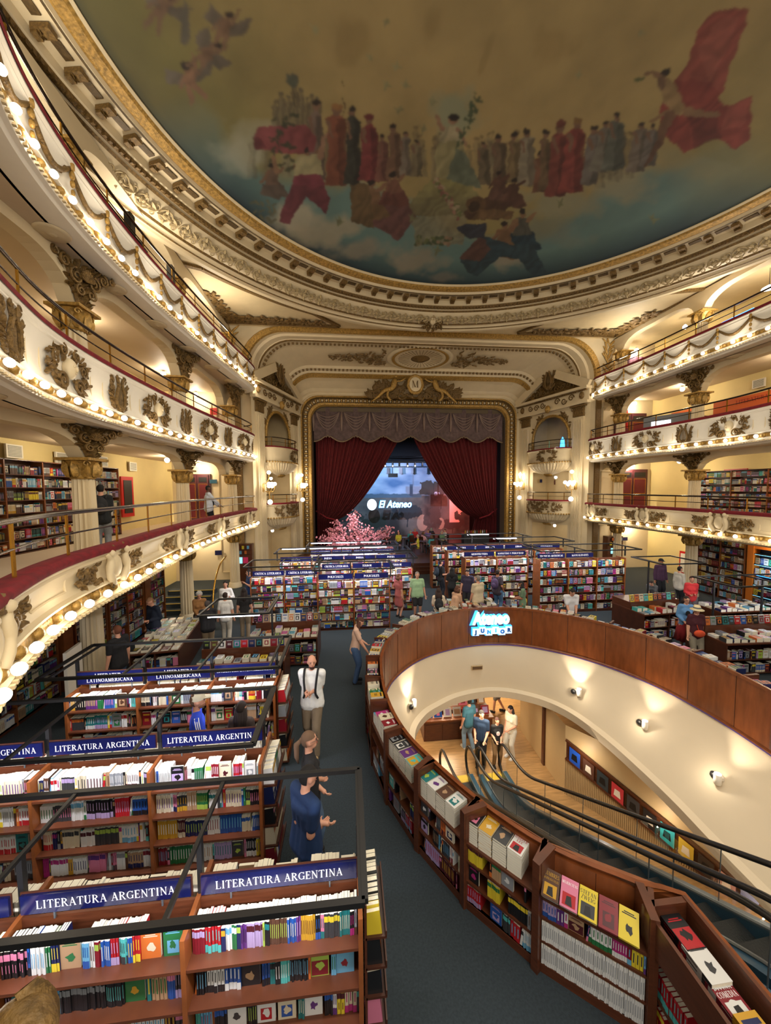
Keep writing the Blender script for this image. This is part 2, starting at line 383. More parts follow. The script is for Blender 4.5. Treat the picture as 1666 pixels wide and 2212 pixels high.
# ---------------------------------------------------------------- dome with its mural
DC = (0.0, 7.25); DR = 8.95; DZ = 13.42; DRISE = 1.3
def dome_z(x, y):
    r2 = ((x-DC[0])**2+(y-DC[1])**2)/DR**2; return DZ+DRISE*(1-np.minimum(r2, 1.2))
def dpt(px, py):                                                # a spot seen on the dome, in dome plan coordinates
    z = DZ+.5
    for _ in range(6):
        p = atz(px, py, z); z = float(dome_z(p[0], p[1]))
    return p[0], p[1]
N = 620; gx = np.linspace(-9.1, 9.1, N); gy = np.linspace(DC[1]-9.1, DC[1]+9.1, N)
GX, GY = np.meshgrid(gx, gy)
def vnoise(x, y, s, seed):
    r = np.random.RandomState(seed); T = r.rand(64, 64); x = x*s+31; y = y*s+17
    xi = np.floor(x).astype(int); yi = np.floor(y).astype(int); fx = x-xi; fy = y-yi; fx = fx*fx*(3-2*fx); fy = fy*fy*(3-2*fy)
    g = lambda a, b: T[a % 64, b % 64]
    return (g(xi, yi)*(1-fx)+g(xi+1, yi)*fx)*(1-fy)+(g(xi, yi+1)*(1-fx)+g(xi+1, yi+1)*fx)*fy
def fbm(x, y, s, seed, o=4): return sum(vnoise(x, y, s*2**k, seed+k)/2**k for k in range(o))/sum(1/2**k for k in range(o))
RR = np.hypot(GX-DC[0], GY-DC[1])/DR
IMG = np.zeros((N, N, 3))
def C3(*c): return np.array(srgb(*c))
n1 = fbm(GX, GY, .45, 3); n2 = fbm(GX, GY, 1.4, 9)
ochre = C3(156, 132, 74); olive = C3(112, 104, 46); dark = C3(70, 64, 26)
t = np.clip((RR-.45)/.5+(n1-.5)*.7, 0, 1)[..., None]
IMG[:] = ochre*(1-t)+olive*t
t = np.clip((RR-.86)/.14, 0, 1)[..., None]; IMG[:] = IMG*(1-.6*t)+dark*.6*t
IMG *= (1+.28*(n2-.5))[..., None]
def blend(mask, col, a=1.0):
    m = np.clip(mask, 0, 1)[..., None]*a; IMG[:] = IMG*(1-m)+np.asarray(col)*m
# teal sky along the stage side of the rim, then clouds
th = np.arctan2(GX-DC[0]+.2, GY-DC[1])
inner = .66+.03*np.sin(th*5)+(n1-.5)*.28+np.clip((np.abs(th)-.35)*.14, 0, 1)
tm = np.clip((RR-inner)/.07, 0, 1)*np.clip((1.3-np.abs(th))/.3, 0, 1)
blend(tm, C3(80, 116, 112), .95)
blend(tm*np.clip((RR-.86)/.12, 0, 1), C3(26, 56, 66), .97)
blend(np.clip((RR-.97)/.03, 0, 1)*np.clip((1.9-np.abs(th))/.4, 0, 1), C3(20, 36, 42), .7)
def blob(px, py, rpx, rpy, col, a=.8, soft=.35, rough=.35, seed=5):
    x0, y0 = dpt(px, py); x1, _ = dpt(px+rpx, py); _, y1 = dpt(px, py-rpy)
    ax = max(.05, abs(x1-x0)); ay = max(.05, abs(y1-y0)); d = np.hypot((GX-x0)/ax, (GY-y0)/ay)+(fbm(GX, GY, 2.2, seed, 3)-.5)*rough*2
    blend(np.clip((1-d)/soft, 0, 1), C3(*col), a)
for (px, py, rx, ry, c, a) in [(520, 330, 60, 60, (150, 150, 128), .7), (640, 470, 60, 45, (160, 150, 122), .8), (700, 500, 90, 40, (150, 140, 112), .8), (780, 540, 90, 30, (132, 124, 104), .8),
        (900, 560, 80, 35, (140, 126, 100), .7), (960, 600, 50, 14, (120, 112, 96), .6), (1220, 440, 110, 50, (128, 126, 96), .8), (1340, 400, 130, 50, (136, 130, 98), .75), (1480, 350, 130, 40, (124, 120, 84), .6),
        (1180, 500, 120, 40, (104, 112, 96), .7), (1090, 560, 60, 30, (150, 134, 106), .7), (560, 290, 70, 40, (150, 148, 120), .5), (1560, 330, 90, 30, (110, 108, 66), .5), (985, 250, 70, 65, (126, 134, 104), .8)]:
    blob(px, py, rx, ry, c, a, .6, .5, int(px))
for (px, py, rx, ry) in [(760, 90, 40, 60), (930, 60, 26, 60), (1046, 130, 10, 60), (1200, 90, 60, 60)]: blob(px, py, rx, ry, (122, 96, 40), .35, .5, .6, px)
def ppoly(pts, col, a=1.0, shade=.25, seed=3):                  # painted polygon in photo coordinates laid on the dome
    P = np.array([dpt(*p) for p in pts]); x0, y0 = P.min(0)-.05; x1, y1 = P.max(0)+.05
    ix = np.where((gx >= x0) & (gx <= x1))[0]; iy = np.where((gy >= y0) & (gy <= y1))[0]
    if len(ix) == 0 or len(iy) == 0: return
    sx = slice(ix[0], ix[-1]+1); sy = slice(iy[0], iy[-1]+1); X = GX[sy, sx]; Y = GY[sy, sx]; ins = np.zeros(X.shape, bool)
    X = X+(fbm(X, Y, 4.0, 91, 3)-.5)*.16; Y = Y+(fbm(X, Y, 4.0, 97, 3)-.5)*.16
    for i in range(len(P)):
        (xa, ya), (xb, yb) = P[i-1], P[i]
        with np.errstate(divide='ignore', invalid='ignore'):
            c = ((ya > Y) != (yb > Y)) & (X < (xb-xa)*(Y-ya)/(yb-ya)+xa)
        ins ^= c
    qa = (seed*37 % 18)/18*PI; wv = fbm(X, Y, 1.3, seed+5, 3); sh = (1+shade*(fbm(X, Y, 3.0, seed, 3)-.5)*2.4)*(1+.6*shade*np.sin((X*math.cos(qa)+Y*math.sin(qa))*13+22*wv))
    m = ins.astype(float)[..., None]*a
    IMG[sy, sx] = IMG[sy, sx]*(1-m)+(C3(*col)*.82*sh[..., None])*m
def pell(px, py, rx, ry, col, a=1.0, rot=0.0, shade=.2):
    ppoly([(px+rx*math.cos(q)*math.cos(rot)-ry*math.sin(q)*math.sin(rot), py+rx*math.cos(q)*math.sin(rot)+ry*math.sin(q)*math.cos(rot)) for q in np.linspace(0, 2*PI, 14)[:-1]], col, a, shade, int(px) % 40)
def limb(p, q, w0, w1, col, a=1.0):
    d = np.array(q, float)-np.array(p, float); L = max(1e-6, np.hypot(*d)); n = np.array([-d[1], d[0]])/L
    p = np.array(p, float); q = np.array(q, float); ppoly([p+n*w0, q+n*w1, q+d/L*w1, q-n*w1, p-n*w0, p-d/L*w0], col, a, .15, 8)
def robed(px, top, bot, w, col, skin=(120, 86, 62), a=1.0, lean=0, hat=None):
    h = bot-top; hd = h*.075
    col2 = tuple(int(c*.72) for c in col)
    ppoly([(px-w*.5, top+h*.2), (px-w*.2, top+h*.14), (px+w*.2, top+h*.14), (px+w*.5, top+h*.2), (px+w*.42+lean*.5, top+h*.5), (px+w*.62+lean, bot), (px-w*.62+lean, bot), (px-w*.42+lean*.5, top+h*.5)], col, a)
    ppoly([(px+w*.05, top+h*.18), (px+w*.5, top+h*.2), (px+w*.62+lean, bot), (px+w*.12+lean, bot)], col2, a*.8)
    limb((px-w*.4, top+h*.22), (px-w*.2, top+h*.42), w*.13, w*.08, skin, a); pell(px, top+hd, hd*.75, hd, skin, a); pell(px, top+hd*.5, hd*.85, hd*.6, hat or (44, 34, 26), a)
R_ = random.Random(4)
for i in range(60):                                             # hazy far crowd
    px = R_.uniform(540, 1400); top = 300+R_.uniform(-18, 14)+(-.05*(px-540) if px < 900 else .0); c = R_.randint(92, 128); robed(px, top, top+R_.uniform(70, 100), 17, (c, c-10, c-38), (112, 92, 62), .32)
for i in range(8): robed(596+i*13, R_.uniform(178, 200)+abs(i-3)*7, 290, 15, (92, 84, 66), (90, 76, 56), .6, hat=(78, 76, 62))
ppoly([(620, 165), (642, 165), (646, 178), (631, 190), (617, 178)], (84, 88, 70)); limb((631, 190), (633, 240), 1, 1, (74, 66, 44)); limb((741, 178), (741, 380), 1.2, 1.2, (78, 52, 30))
for px, top, bot, w, c, hat in [(683, 216, 390, 30, (112, 92, 78), None), (726, 222, 402, 40, (126, 66, 40), (140, 96, 40)), (762, 228, 400, 30, (52, 52, 44), (40, 34, 26)), (797, 246, 392, 36, (122, 44, 46), (100, 34, 34)), (825, 290, 390, 24, (120, 72, 58), None),
        (851, 270, 385, 28, (112, 80, 56), None), (876, 286, 380, 22, (124, 110, 92), None), (900, 300, 380, 22, (118, 104, 72), None), (1045, 306, 400, 24, (104, 90, 64), None), (1078, 290, 400, 28, (104, 84, 58), None), (1110, 288, 395, 26, (116, 96, 58), None), (1137, 278, 400, 34, (128, 116, 92), None),
        (1166, 328, 415, 26, (112, 70, 46), None), (1180, 282, 412, 28, (104, 82, 52), None), (1212, 262, 425, 34, (120, 52, 42), (110, 52, 38)), (1246, 256, 418, 44, (128, 48, 40), (126, 92, 40)), (1285, 272, 400, 30, (104, 96, 88), None), (1308, 264, 372, 34, (110, 104, 90), None), (1335, 244, 366, 38, (94, 98, 86), None), (1385, 262, 370, 36, (110, 98, 84), None), (1412, 268, 360, 32, (104, 96, 88), None)]:
    robed(px, top, bot, w, c, hat=hat, lean=(-14 if px > 1200 else 0))
# enthroned central figure, steps and garlands
for k in range(6): ppoly([(930-k*12, 386+k*14), (1010+k*9, 386+k*14), (1016+k*9, 400+k*14), (922-k*12, 400+k*14)], (132-4*k, 124-4*k, 66))
ppoly([(888, 470), (1010, 466), (1000, 530), (900, 530)], (128, 118, 84), .8)
for i in range(46): t = i/45; pell(938+56*t+R_.uniform(-7, 7), 388+80*t+R_.uniform(-6, 6), 5, 5, R_.choice([(140, 96, 76), (96, 104, 54), (150, 130, 96), (120, 70, 60)]))
for i in range(30): pell(900+R_.uniform(0, 76), 520+R_.uniform(-9, 9), 5, 4, R_.choice([(140, 110, 80), (96, 104, 54), (70, 84, 48)]))
ppoly([(950, 300), (1000, 300), (1012, 350), (1004, 384), (942, 384), (938, 340)], (142, 132, 84)); ppoly([(985, 320), (1008, 330), (1040, 410), (1010, 400), (966, 384)], (96, 106, 84))
ppoly([(956, 276), (990, 276), (996, 306), (950, 306)], (158, 146, 108)); limb((957, 280), (946, 246), 5, 3.5, (150, 110, 78)); limb((988, 282), (1006, 312), 5, 4, (150, 110, 78)); pell(978, 262, 8, 10, (150, 110, 78)); pell(980, 256, 11, 8, (34, 26, 22))
for i in range(40): t = R_.random(); pell(990+44*t+R_.uniform(-8, 8), 310-100*t+R_.uniform(-10, 10), 5, 3, (64, 82, 52), .9, R_.uniform(0, 3))
ppoly([(900, 470), (860, 522), (790, 476), (826, 440), (880, 440)], (102, 62, 58)); ppoly([(1000, 460), (1060, 420), (1100, 440), (1080, 474), (1010, 472)], (82, 54, 34))
# seated and reclining groups
def sitting(px, py, s, cloth, skin=(126, 88, 60)):
    ppoly([(px-s*.5, py-s*.1), (px+s*.4, py-s*.15), (px+s*.75, py+s*.55), (px+s*.3, py+s*.7), (px-s*.7, py+s*.5)], cloth); ppoly([(px-s*.3, py-s*.7), (px+s*.2, py-s*.7), (px+s*.35, py), (px-s*.4, py)], tuple(int((a+b)/2) for a, b in zip(cloth, skin)))
    limb((px-s*.25, py-s*.6), (px-s*.6, py-s*.15), s*.1, s*.07, skin); limb((px+s*.2, py-s*.6), (px+s*.55, py-s*.9), s*.1, s*.06, skin); pell(px-s*.02, py-s*.85, s*.13, s*.16, skin); pell(px-s*.05, py-s*.94, s*.16, s*.12, (38, 28, 24))
ppoly([(545, 300), (560, 275), (660, 272), (684, 296), (680, 330), (600, 334), (560, 322)], (124, 52, 56)); ppoly([(545, 300), (560, 296), (574, 322), (552, 326)], (96, 34, 40))
ppoly([(600, 478), (632, 390), (690, 380), (712, 430), (708, 462), (660, 424), (624, 486)], (104, 40, 52)); sitting(664, 372, 50, (118, 42, 58)); ppoly([(640, 338), (690, 334), (696, 376), (634, 378)], (150, 140, 96)); limb((690, 340), (706, 288), 6, 4, (150, 110, 80))
for i in range(40): pell(612+R_.uniform(-26, 26), 300+R_.uniform(-52, 70), 8, 3, (54, 60, 38), .85, R_.uniform(0, 3))
sitting(590, 400, 44, (84, 70, 60), (116, 80, 54)); limb((596, 372), (592, 340), 6, 4, (128, 92, 60)); sitting(806, 440, 50, (112, 84, 46)); sitting(850, 418, 44, (104, 56, 44)); ppoly([(756, 400), (800, 396), (810, 494), (760, 480)], (98, 76, 40))
for i in range(24): pell(570+R_.uniform(-26, 26), 456+R_.uniform(-18, 24), 7, 3, (92, 90, 60), .8, R_.uniform(0, 3))
sitting(1080, 410, 38, (92, 60, 46), (90, 56, 38)); sitting(1112, 424, 38, (84, 52, 38), (78, 48, 34)); pell(1030, 444, 22, 18, (92, 64, 34)); pell(1026, 446, 12, 12, (58, 40, 24)); ppoly([(1040, 452), (1110, 456), (1106, 474), (1020, 472)], (104, 76, 40))
sitting(1130, 508, 54, (24, 56, 70), (134, 98, 60)); sitting(1092, 528, 48, (124, 92, 50), (126, 88, 54)); ppoly([(995, 560), (1044, 510), (1100, 528), (1150, 530), (1182, 590), (1150, 600), (1120, 560), (1080, 556), (1030, 600), (1010, 590)], (34, 62, 72)); ppoly([(992, 558), (1040, 506), (1060, 540), (1036, 566)], (88, 56, 46)); ppoly([(986, 492), (1010, 482), (1052, 482), (1048, 512), (1010, 516)], (46, 50, 62))
# winged children, upper left
def cherub(px, py, s, rot, skin=(118, 88, 62)):
    c, q = math.cos(rot), math.sin(rot); T = lambda x, y: (px+s*(x*c-y*q), py+s*(x*q+y*c))
    ppoly([T(-.1, -.3), T(-.9, -.75), T(-.95, -.1), T(-.3, .2)], (104, 94, 84), .9); ppoly([T(.1, -.3), T(.95, -.6), T(.8, 0), T(.25, .15)], (92, 82, 74), .9)
    ppoly([T(-.2, -.35), T(.2, -.35), T(.26, .3), T(-.24, .3)], skin); limb(T(-.12, .25), T(-.28, .95), s*.13, s*.06, skin); limb(T(.12, .25), T(.3, .9), s*.13, s*.06, skin)
    limb(T(-.2, -.3), T(-.45, .3), s*.08, s*.05, skin); limb(T(.2, -.3), T(.35, -.95), s*.08, s*.05, skin); pell(*T(0, -.55), s*.19, s*.2, skin); pell(*T(-.02, -.63), s*.2, s*.16, (52, 40, 34))
cherub(350, 22, 58, .5); cherub(412, 172, 56, -.3, (134, 96, 66)); cherub(448, 120, 50, .9); cherub(486, 62, 56, .3, (126, 94, 66)); limb((398, 10), (404, 90), 6, 10, (96, 90, 76))
# flying figure with the great red drape, right
ppoly([(1462, 170), (1490, 130), (1506, 70), (1540, 30), (1590, 12), (1618, 22), (1610, 60), (1582, 140), (1560, 200), (1500, 236)], (142, 62, 50)); ppoly([(1510, 100), (1560, 40), (1600, 30), (1570, 110), (1530, 180)], (158, 80, 64), .7)
ppoly([(1460, 170), (1540, 180), (1562, 230), (1624, 210), (1622, 300), (1590, 320), (1540, 300), (1478, 330), (1440, 290), (1420, 250), (1444, 200)], (134, 48, 40)); ppoly([(1480, 250), (1540, 240), (1560, 300), (1500, 320)], (100, 34, 30), .8); ppoly([(1570, 230), (1620, 214), (1610, 270), (1560, 280)], (152, 66, 54), .8)
ppoly([(1424, 170), (1452, 168), (1470, 210), (1490, 245), (1450, 252), (1432, 210)], (150, 120, 72)); limb((1436, 172), (1396, 156), 8, 5, (124, 90, 60)); limb((1444, 245), (1406, 262), 7, 4, (132, 100, 62)); limb((1448, 250), (1424, 310), 12, 8, (112, 76, 50)); limb((1424, 310), (1396, 358), 8, 4, (96, 64, 44)); limb((1480, 240), (1550, 250), 10, 5, (134, 100, 64)); pell(1428, 180, 10, 11, (110, 80, 56)); pell(1436, 160, 11, 8, (40, 32, 26)); pell(1384, 168, 10, 4, (80, 90, 50))
for px, py in [(680, 62), (796, 120), (835, 45), (855, 140), (862, 235), (835, 182), (878, 180), (932, 215), (914, 278), (1250, 158), (1210, 440), (1413, 472), (732, 478), (890, 470), (905, 520), (945, 540), (1385, 70)]:
    c = (140, 134, 88) if py < 400 else (110, 112, 70); ppoly([(px-11, py-9), (px-3, py-2), (px+2, py-12), (px+6, py), (px+13, py+3), (px+3, py+6), (px-2, py+13), (px-4, py+3)], c, .85)
for _ in range(2): IMG[1:-1, 1:-1] = (IMG[1:-1, 1:-1]*4+IMG[:-2, 1:-1]+IMG[2:, 1:-1]+IMG[1:-1, :-2]+IMG[1:-1, 2:])/8
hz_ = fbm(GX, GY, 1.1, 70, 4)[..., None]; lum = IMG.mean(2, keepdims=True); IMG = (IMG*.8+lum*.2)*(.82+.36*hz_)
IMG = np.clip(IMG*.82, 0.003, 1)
idx = -np.ones((N, N), int); keep = (RR <= 1.012) & (GY > 2.0); idx[keep] = np.arange(keep.sum())
V = np.stack([GX[keep], GY[keep], dome_z(GX[keep], GY[keep])], 1)
a, b, c_, d = idx[:-1, :-1], idx[:-1, 1:], idx[1:, 1:], idx[1:, :-1]; ok = (a >= 0) & (b >= 0) & (c_ >= 0) & (d >= 0)
FQ = np.stack([a[ok], d[ok], c_[ok], b[ok]], 1)
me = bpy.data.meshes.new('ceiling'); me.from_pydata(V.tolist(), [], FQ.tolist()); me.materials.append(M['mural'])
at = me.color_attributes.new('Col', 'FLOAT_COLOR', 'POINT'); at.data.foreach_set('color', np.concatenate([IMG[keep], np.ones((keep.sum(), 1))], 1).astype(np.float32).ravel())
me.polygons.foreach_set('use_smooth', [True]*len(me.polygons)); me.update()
o = bpy.data.objects.new('ceiling', me); COL.objects.link(o); o['kind'] = 'structure'
# ring cornice around the dome
ring = [(DC[0]+math.sin(q), DC[1]+math.cos(q)) for q in np.linspace(0, 2*PI, 161)[:-1]]
def ringp(prof, name, mat, smooth=False, kind='structure', parent=None, a0=0, a1=2*PI, n=180, **kw):
    mb = MB().lathe(prof, (DC[0], DC[1], 0), n, a0, a1); return mb.build(name, mat, parent, smooth, kind=kind, **kw)
ringp([(8.9, 13.6), (8.86, 13.42), (8.92, 13.38)], 'trim_1', M['cream'])
ringp([(8.92, 13.38), (8.98, 13.33), (9.16, 13.28), (9.22, 13.3)], 'trim_2', M['gold'])
ringp([(9.22, 13.3), (9.26, 13.22), (9.3, 13.22), (9.34, 13.26), (9.84, 13.24), (9.86, 13.06), (9.9, 13.04)], 'trim_3', M['cream'])
ringp([(9.9, 13.04), (9.93, 12.98), (10.0, 12.94), (10.04, 12.96)], 'trim_4', M['gold_dark'])
ringp([(10.04, 12.96), (10.1, 12.93), (10.14, 12.82), (10.3, 12.66), (10.58, 12.54), (10.62, 12.56)], 'trim_5', M['cream'], True)
ringp([(10.62, 12.56), (10.66, 12.5), (10.7, 12.52)], 'trim_6', M['gold_dark'])
ringp([(10.7, 12.52), (10.78, 12.5), (10.82, 12.42), (10.95, 12.44), (10.98, 12.38), (11.15, 12.38), (11.2, 12.5), (11.7, 12.8)], 'trim_7', M['cream'])
ringp([(10.8, 12.43), (10.84, 12.405), (10.86, 12.43)], 'trim_50', M['gold_dark']); ringp([(10.06, 12.9), (10.1, 12.87), (10.14, 12.84)], 'trim_51', M['gold_dark']); ringp([(9.28, 13.2), (9.31, 13.19), (9.33, 13.23)], 'trim_52', M['coffer'])
# carved blocks, coffers between them, dentils and frieze scrolls
cor = empty('modillion_ring', (DC[0], DC[1], 0), label='ring of gilt carved blocks and scrollwork circling the painted dome', cat='cornice')
def polar(q, r, z): return (r*math.sin(q), r*math.cos(q), z)
NM = 84
blk = MB().box((0, 0, 0), (.2, .34, .1)).box((0, -.12, -.05), (.16, .12, .1)); leaf(blk, (0, -.1), PI/2, .2, .16); blkm = blk.mesh('carved_block', M['gold_dark'])
cof = MB(); dn = MB(); fr = MB(); fr2 = MB()
for i in range(NM):
    q = 2*PI*i/NM
    if not (-2.0 < ((q+PI) % (2*PI))-PI < 2.0): continue
    o = bpy.data.objects.new('carved_block', blkm); COL.objects.link(o); o.parent = cor; o.location = polar(q, 9.6, 13.17); o.rotation_euler = (0, 0, PI-q)
    q2 = q+PI/NM; c = Matrix.Translation(polar(q2, 9.56, 13.235)) @ Matrix.Rotation(-q2, 4, 'Z')
    cof.box((0, 0, -.005), (.34, .17, .02), mat=c)
for i in range(420):
    q = 2*PI*i/420
    if -2.0 < ((q+PI) % (2*PI))-PI < 2.0: dn.box((0, 0, 0), (.07, .08, .09), mat=Matrix.Translation(polar(q, 9.94, 12.97)) @ Matrix.Rotation(-q, 4, 'Z'))
cof.build('coffer_panel', M['coffer'], cor); dn.build('bead_course', M['gold_dark'], cor)
for i in range(96):
    q = 2*PI*i/96
    if not (-2.0 < ((q+PI) % (2*PI))-PI < 2.0): continue
    w = MB(); scroll(w, (0, 0), .225, 1.8, 0, 1 if i % 2 else -1, .028, 0); w.sphere((0, -.01, 0), .07, 6, 5)
    for k in range(4): leaf(w, (.08*math.cos(k*1.57), .08*math.sin(k*1.57)), k*1.57, .16, .09, .8, .04, n=4)
    scroll(w, (.36, .1), .12, 1.3, PI, 1, .024, 0); scroll(w, (.34, -.13), .1, 1.3, PI, -1, .022, 0); leaf(w, (.2, -.1), .3, .3, .1, 1.0, .04, n=4); leaf(w, (.2, .12), -.3, .26, .1, -1.0, .04, n=4)
    m = Matrix.Translation(polar(q, 10.33, 12.61)) @ Matrix.Rotation(-q, 4, 'Z') @ Matrix.Rotation(math.radians(57), 4, 'X')
    fr.join(w, m)
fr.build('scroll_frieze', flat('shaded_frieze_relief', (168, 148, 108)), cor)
mb, fc = mask_cluster(1.1, 1.05, 5); g = empty('gilt_mask', (0, 17.72, 12.62), label='gilt crowned mask on the scroll frieze of the dome ring', cat='ornament')
g.rotation_euler = (math.radians(35), 0, 0); mb.build('foliage', M['gold_dark'], g); fc.build('face', M['cream'], g)
# flat ceiling outside the ring (a plane with a round opening) down to the stage arch
sp = MB(); NS = 96; inner_ = [(DC[0]+11.6*math.sin(2*PI*k/NS), DC[1]+11.6*math.cos(2*PI*k/NS)) for k in range(NS)]
def outer_(k):
    q = 2*PI*k/NS; dx, dy = math.sin(q), math.cos(q); s = min(14.5/max(abs(dx), 1e-6), (12.9 if dy > 0 else 9)/max(abs(dy), 1e-6)); return (DC[0]+dx*s, DC[1]+dy*s)
vs = [(x, y, 12.78) for x, y in inner_]+[(*outer_(k), 12.78) for k in range(NS)]
sp.add(vs, [(k, (k+1) % NS, (k+1) % NS+NS, k+NS) for k in range(NS)]); 
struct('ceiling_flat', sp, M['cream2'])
# ---------------------------------------------------------------- floors and outer walls
X0 = .2                                                         # centre line of the stage
WELL = [(-1.2, .2), (-1.2, 2.5), (-1.2, 2.8), (-1.5, 2.88), (-2.14, 3.31), (-2.63, 3.9), (-3.02, 4.58), (-3.3, 5.2), (-3.46, 5.95), (-3.5, 6.8), (-3.42, 7.8), (-3.1, 8.75), (-2.45, 9.6), (-1.7, 10.15), (-.8, 10.5),
        (.1, 10.6), (1.0, 10.4), (1.9, 9.8), (2.6, 9.0), (3.1, 8.0), (3.3, 7.0), (3.32, 6.0), (3.2, 5.0), (3.0, 3.8), (2.9, 2.5), (2.9, .2)]
WP = catmull(WELL[3:24], 4); WP = [np.array(p) for p in WELL[:3]]+WP+[np.array(p) for p in WELL[24:]]
fl = MB()                                                       # hall floor with the escalator well cut out of it
ys = sorted(set([round(float(p[1]), 4) for p in WP]))
def well_x(y):
    xs = []
    for p, q in zip(WP[:-1], WP[1:]):
        if (p[1]-y)*(q[1]-y) <= 0 and abs(p[1]-q[1]) > 1e-6: t = (y-p[1])/(q[1]-p[1]); xs.append(p[0]+t*(q[0]-p[0]))
    return (min(xs), max(xs)) if xs else None
yy = np.concatenate([np.linspace(.2, 10.58, 90), [10.6]]); rows = []
for y in yy:
    w = well_x(y) or (.1, .1); rows.append((y, w[0], w[1]))
for (ya, a0, a1), (yb, b0, b1) in zip(rows[:-1], rows[1:]):
    fl.add([(-13.2, ya, 0), (a0, ya, 0), (b0, yb, 0), (-13.2, yb, 0)], [(0, 1, 2, 3)]); fl.add([(a1, ya, 0), (13.6, ya, 0), (13.6, yb, 0), (b1, yb, 0)], [(0, 1, 2, 3)])
fl.add([(-13.2, 10.6, 0), (13.6, 10.6, 0), (13.6, 20.4, 0), (-13.2, 20.4, 0), (-13.2, .2, 0), (-13.2, -3, 0), (13.6, -3, 0), (13.6, .2, 0)], [(0, 1, 2, 3), (5, 6, 7, 4)])
struct('floor', fl, M['carpet'])
LV = [dict(zb=3.05, sof=2.8, fl=3.12, cap=2.35, capt=2.72), dict(zb=6.35, sof=6.1, fl=6.45, cap=4.98, capt=5.45), dict(zb=9.8, sof=9.55, fl=9.9, cap=8.15, capt=8.7)]
XW = {-1: -13.0, 1: 13.4}; XC = {-1: -9.95, 1: 10.6}
for sd, nm in ((-1, 'left'), (1, 'right')):
    w = MB().add([(XW[sd], -3, -.1), (XW[sd], 20.2, -.1), (XW[sd], 20.2, 12.8), (XW[sd], -3, 12.8)], [(0, 1, 2, 3)]); struct('wall_'+nm, w, M['yellow'])
    xi = X0+sd*9.0; e = MB().add([(xi, 19.95, 0), (XW[sd], 19.95, 0), (XW[sd], 19.95, 12.8), (xi, 19.95, 12.8)], [(0, 1, 2, 3)])
    struct('wall_stage_'+nm, e, M['cream'])
    g = MB().box((xi+sd*.85, 19.9, 6.4), (.3, .1, 12.8)); o = struct('trim_8' if sd < 0 else 'trim_9', g, M['gold_dark'])
    pm = MB()
    for L_, (z0, z1) in enumerate(((.4, 2.5), (3.4, 5.6), (6.8, 9.2))):
        xa, xb = xi+sd*1.15, xi+sd*1.9
        for (p, q) in (((xa, z0), (xa, z1)), ((xb, z0), (xb, z1)), ((xa, z0), (xb, z0)), ((xa, z1), (xb, z1))): pm.bar((p[0], 19.92, p[1]), (q[0], 19.92, q[1]), .05)
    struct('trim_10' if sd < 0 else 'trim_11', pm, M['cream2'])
# ---------------------------------------------------------------- balconies
PATH = {
 (-1, 0): [(-4.62, .5), (-5.3, .9), (-6.05, 1.6), (-6.75, 2.7), (-7.45, 4.0), (-7.95, 5.4), (-8.2, 7.2), (-8.55, 10), (-8.75, 13), (-8.75, 16), (-8.65, 18.6), (-8.85, 19.4), (-9.3, 19.8)],
 (-1, 1): [(-7.3, 3.0), (-8.1, 4.4), (-8.6, 5.6), (-9.0, 6.9), (-9.2, 8.4), (-9.25, 10.5), (-9.2, 13), (-9.0, 16), (-8.75, 18.8), (-8.9, 19.5), (-9.3, 19.85)],
 (-1, 2): [(-7.0, 3.0), (-7.9, 4.5), (-8.5, 5.6), (-8.85, 6.8), (-9.05, 8.4), (-9.1, 10.5), (-9.0, 13), (-8.8, 16), (-8.6, 18.6), (-8.8, 19.4), (-9.3, 19.85)],
 (1, 0): [(9.6, 19.85), (9.2, 19.5), (9.1, 18.8), (9.05, 16), (9.0, 13.5), (8.8, 11), (8.6, 9), (8.1, 6.5), (7.3, 4.5)],
 (1, 1): [(9.7, 19.85), (9.3, 19.5), (9.2, 18.8), (9.25, 16), (9.45, 14), (9.5, 12), (9.3, 10.4), (9.0, 8), (8.5, 6)],
 (1, 2): [(9.9, 19.85), (9.5, 19.5), (9.4, 18.8), (9.6, 16.5), (9.6, 14), (9.6, 12), (9.5, 10), (9.1, 8), (8.5, 6)]}
ZV = {(-1, 0): 3.72, (-1, 1): 7.4, (-1, 2): 10.62, (1, 0): 3.8, (1, 1): 7.3, (1, 2): 10.6}
TIER = ['lowest', 'middle', 'top']; bulbm = MB().sphere((0, 0, 0), .062, 10, 7).mesh('light_bulb', M['bulb'], True)
sockm = MB().lathe([(.03, -.04), (.05, -.02), (.05, .05), (.035, .07)], n=8).mesh('bulb_socket', M['gold'], True)
bossm = MB().sphere((0, 0, 0), .075, 8, 6).mesh('gilt_boss', M['gold'], True)
rosem = MB().lathe([(0, -.05), (.06, -.06), (.09, -.03), (.16, -.045), (.2, -.02), (.26, -.03), (.29, 0)], n=20).mesh('ceiling_rosette', M['cream'], True)
def cluster_mesh(kind, w, h, seed):
    if kind == 'urn': a, b = urn_cluster(w, h, seed)
    elif kind == 'mask': a, b = mask_cluster(w, h, seed)
    else: a, b = lyre_cluster(w, h, seed), None
    return a.mesh('gilt_relief', M['gold_dark']), (b.mesh('pale_figure', M['cream'], True) if b else None)
CM = {'urn': cluster_mesh('urn', 2.6, .8, 3), 'urnL': cluster_mesh('urn', 2.5, .7, 3), 'mask': cluster_mesh('mask', 1.5, .94, 4), 'lyre': cluster_mesh('lyre', 1.0, .9, 6)}
def offp(path, d, z):
    out = []
    for i, p in enumerate(path):
        a = path[max(i-1, 0)]; b = path[min(i+1, len(path)-1)]; t = np.array([b[0]-a[0], b[1]-a[1]]); t /= max(1e-9, np.hypot(*t)); out.append((p[0]+t[1]*d, p[1]-t[0]*d, z))
    return out
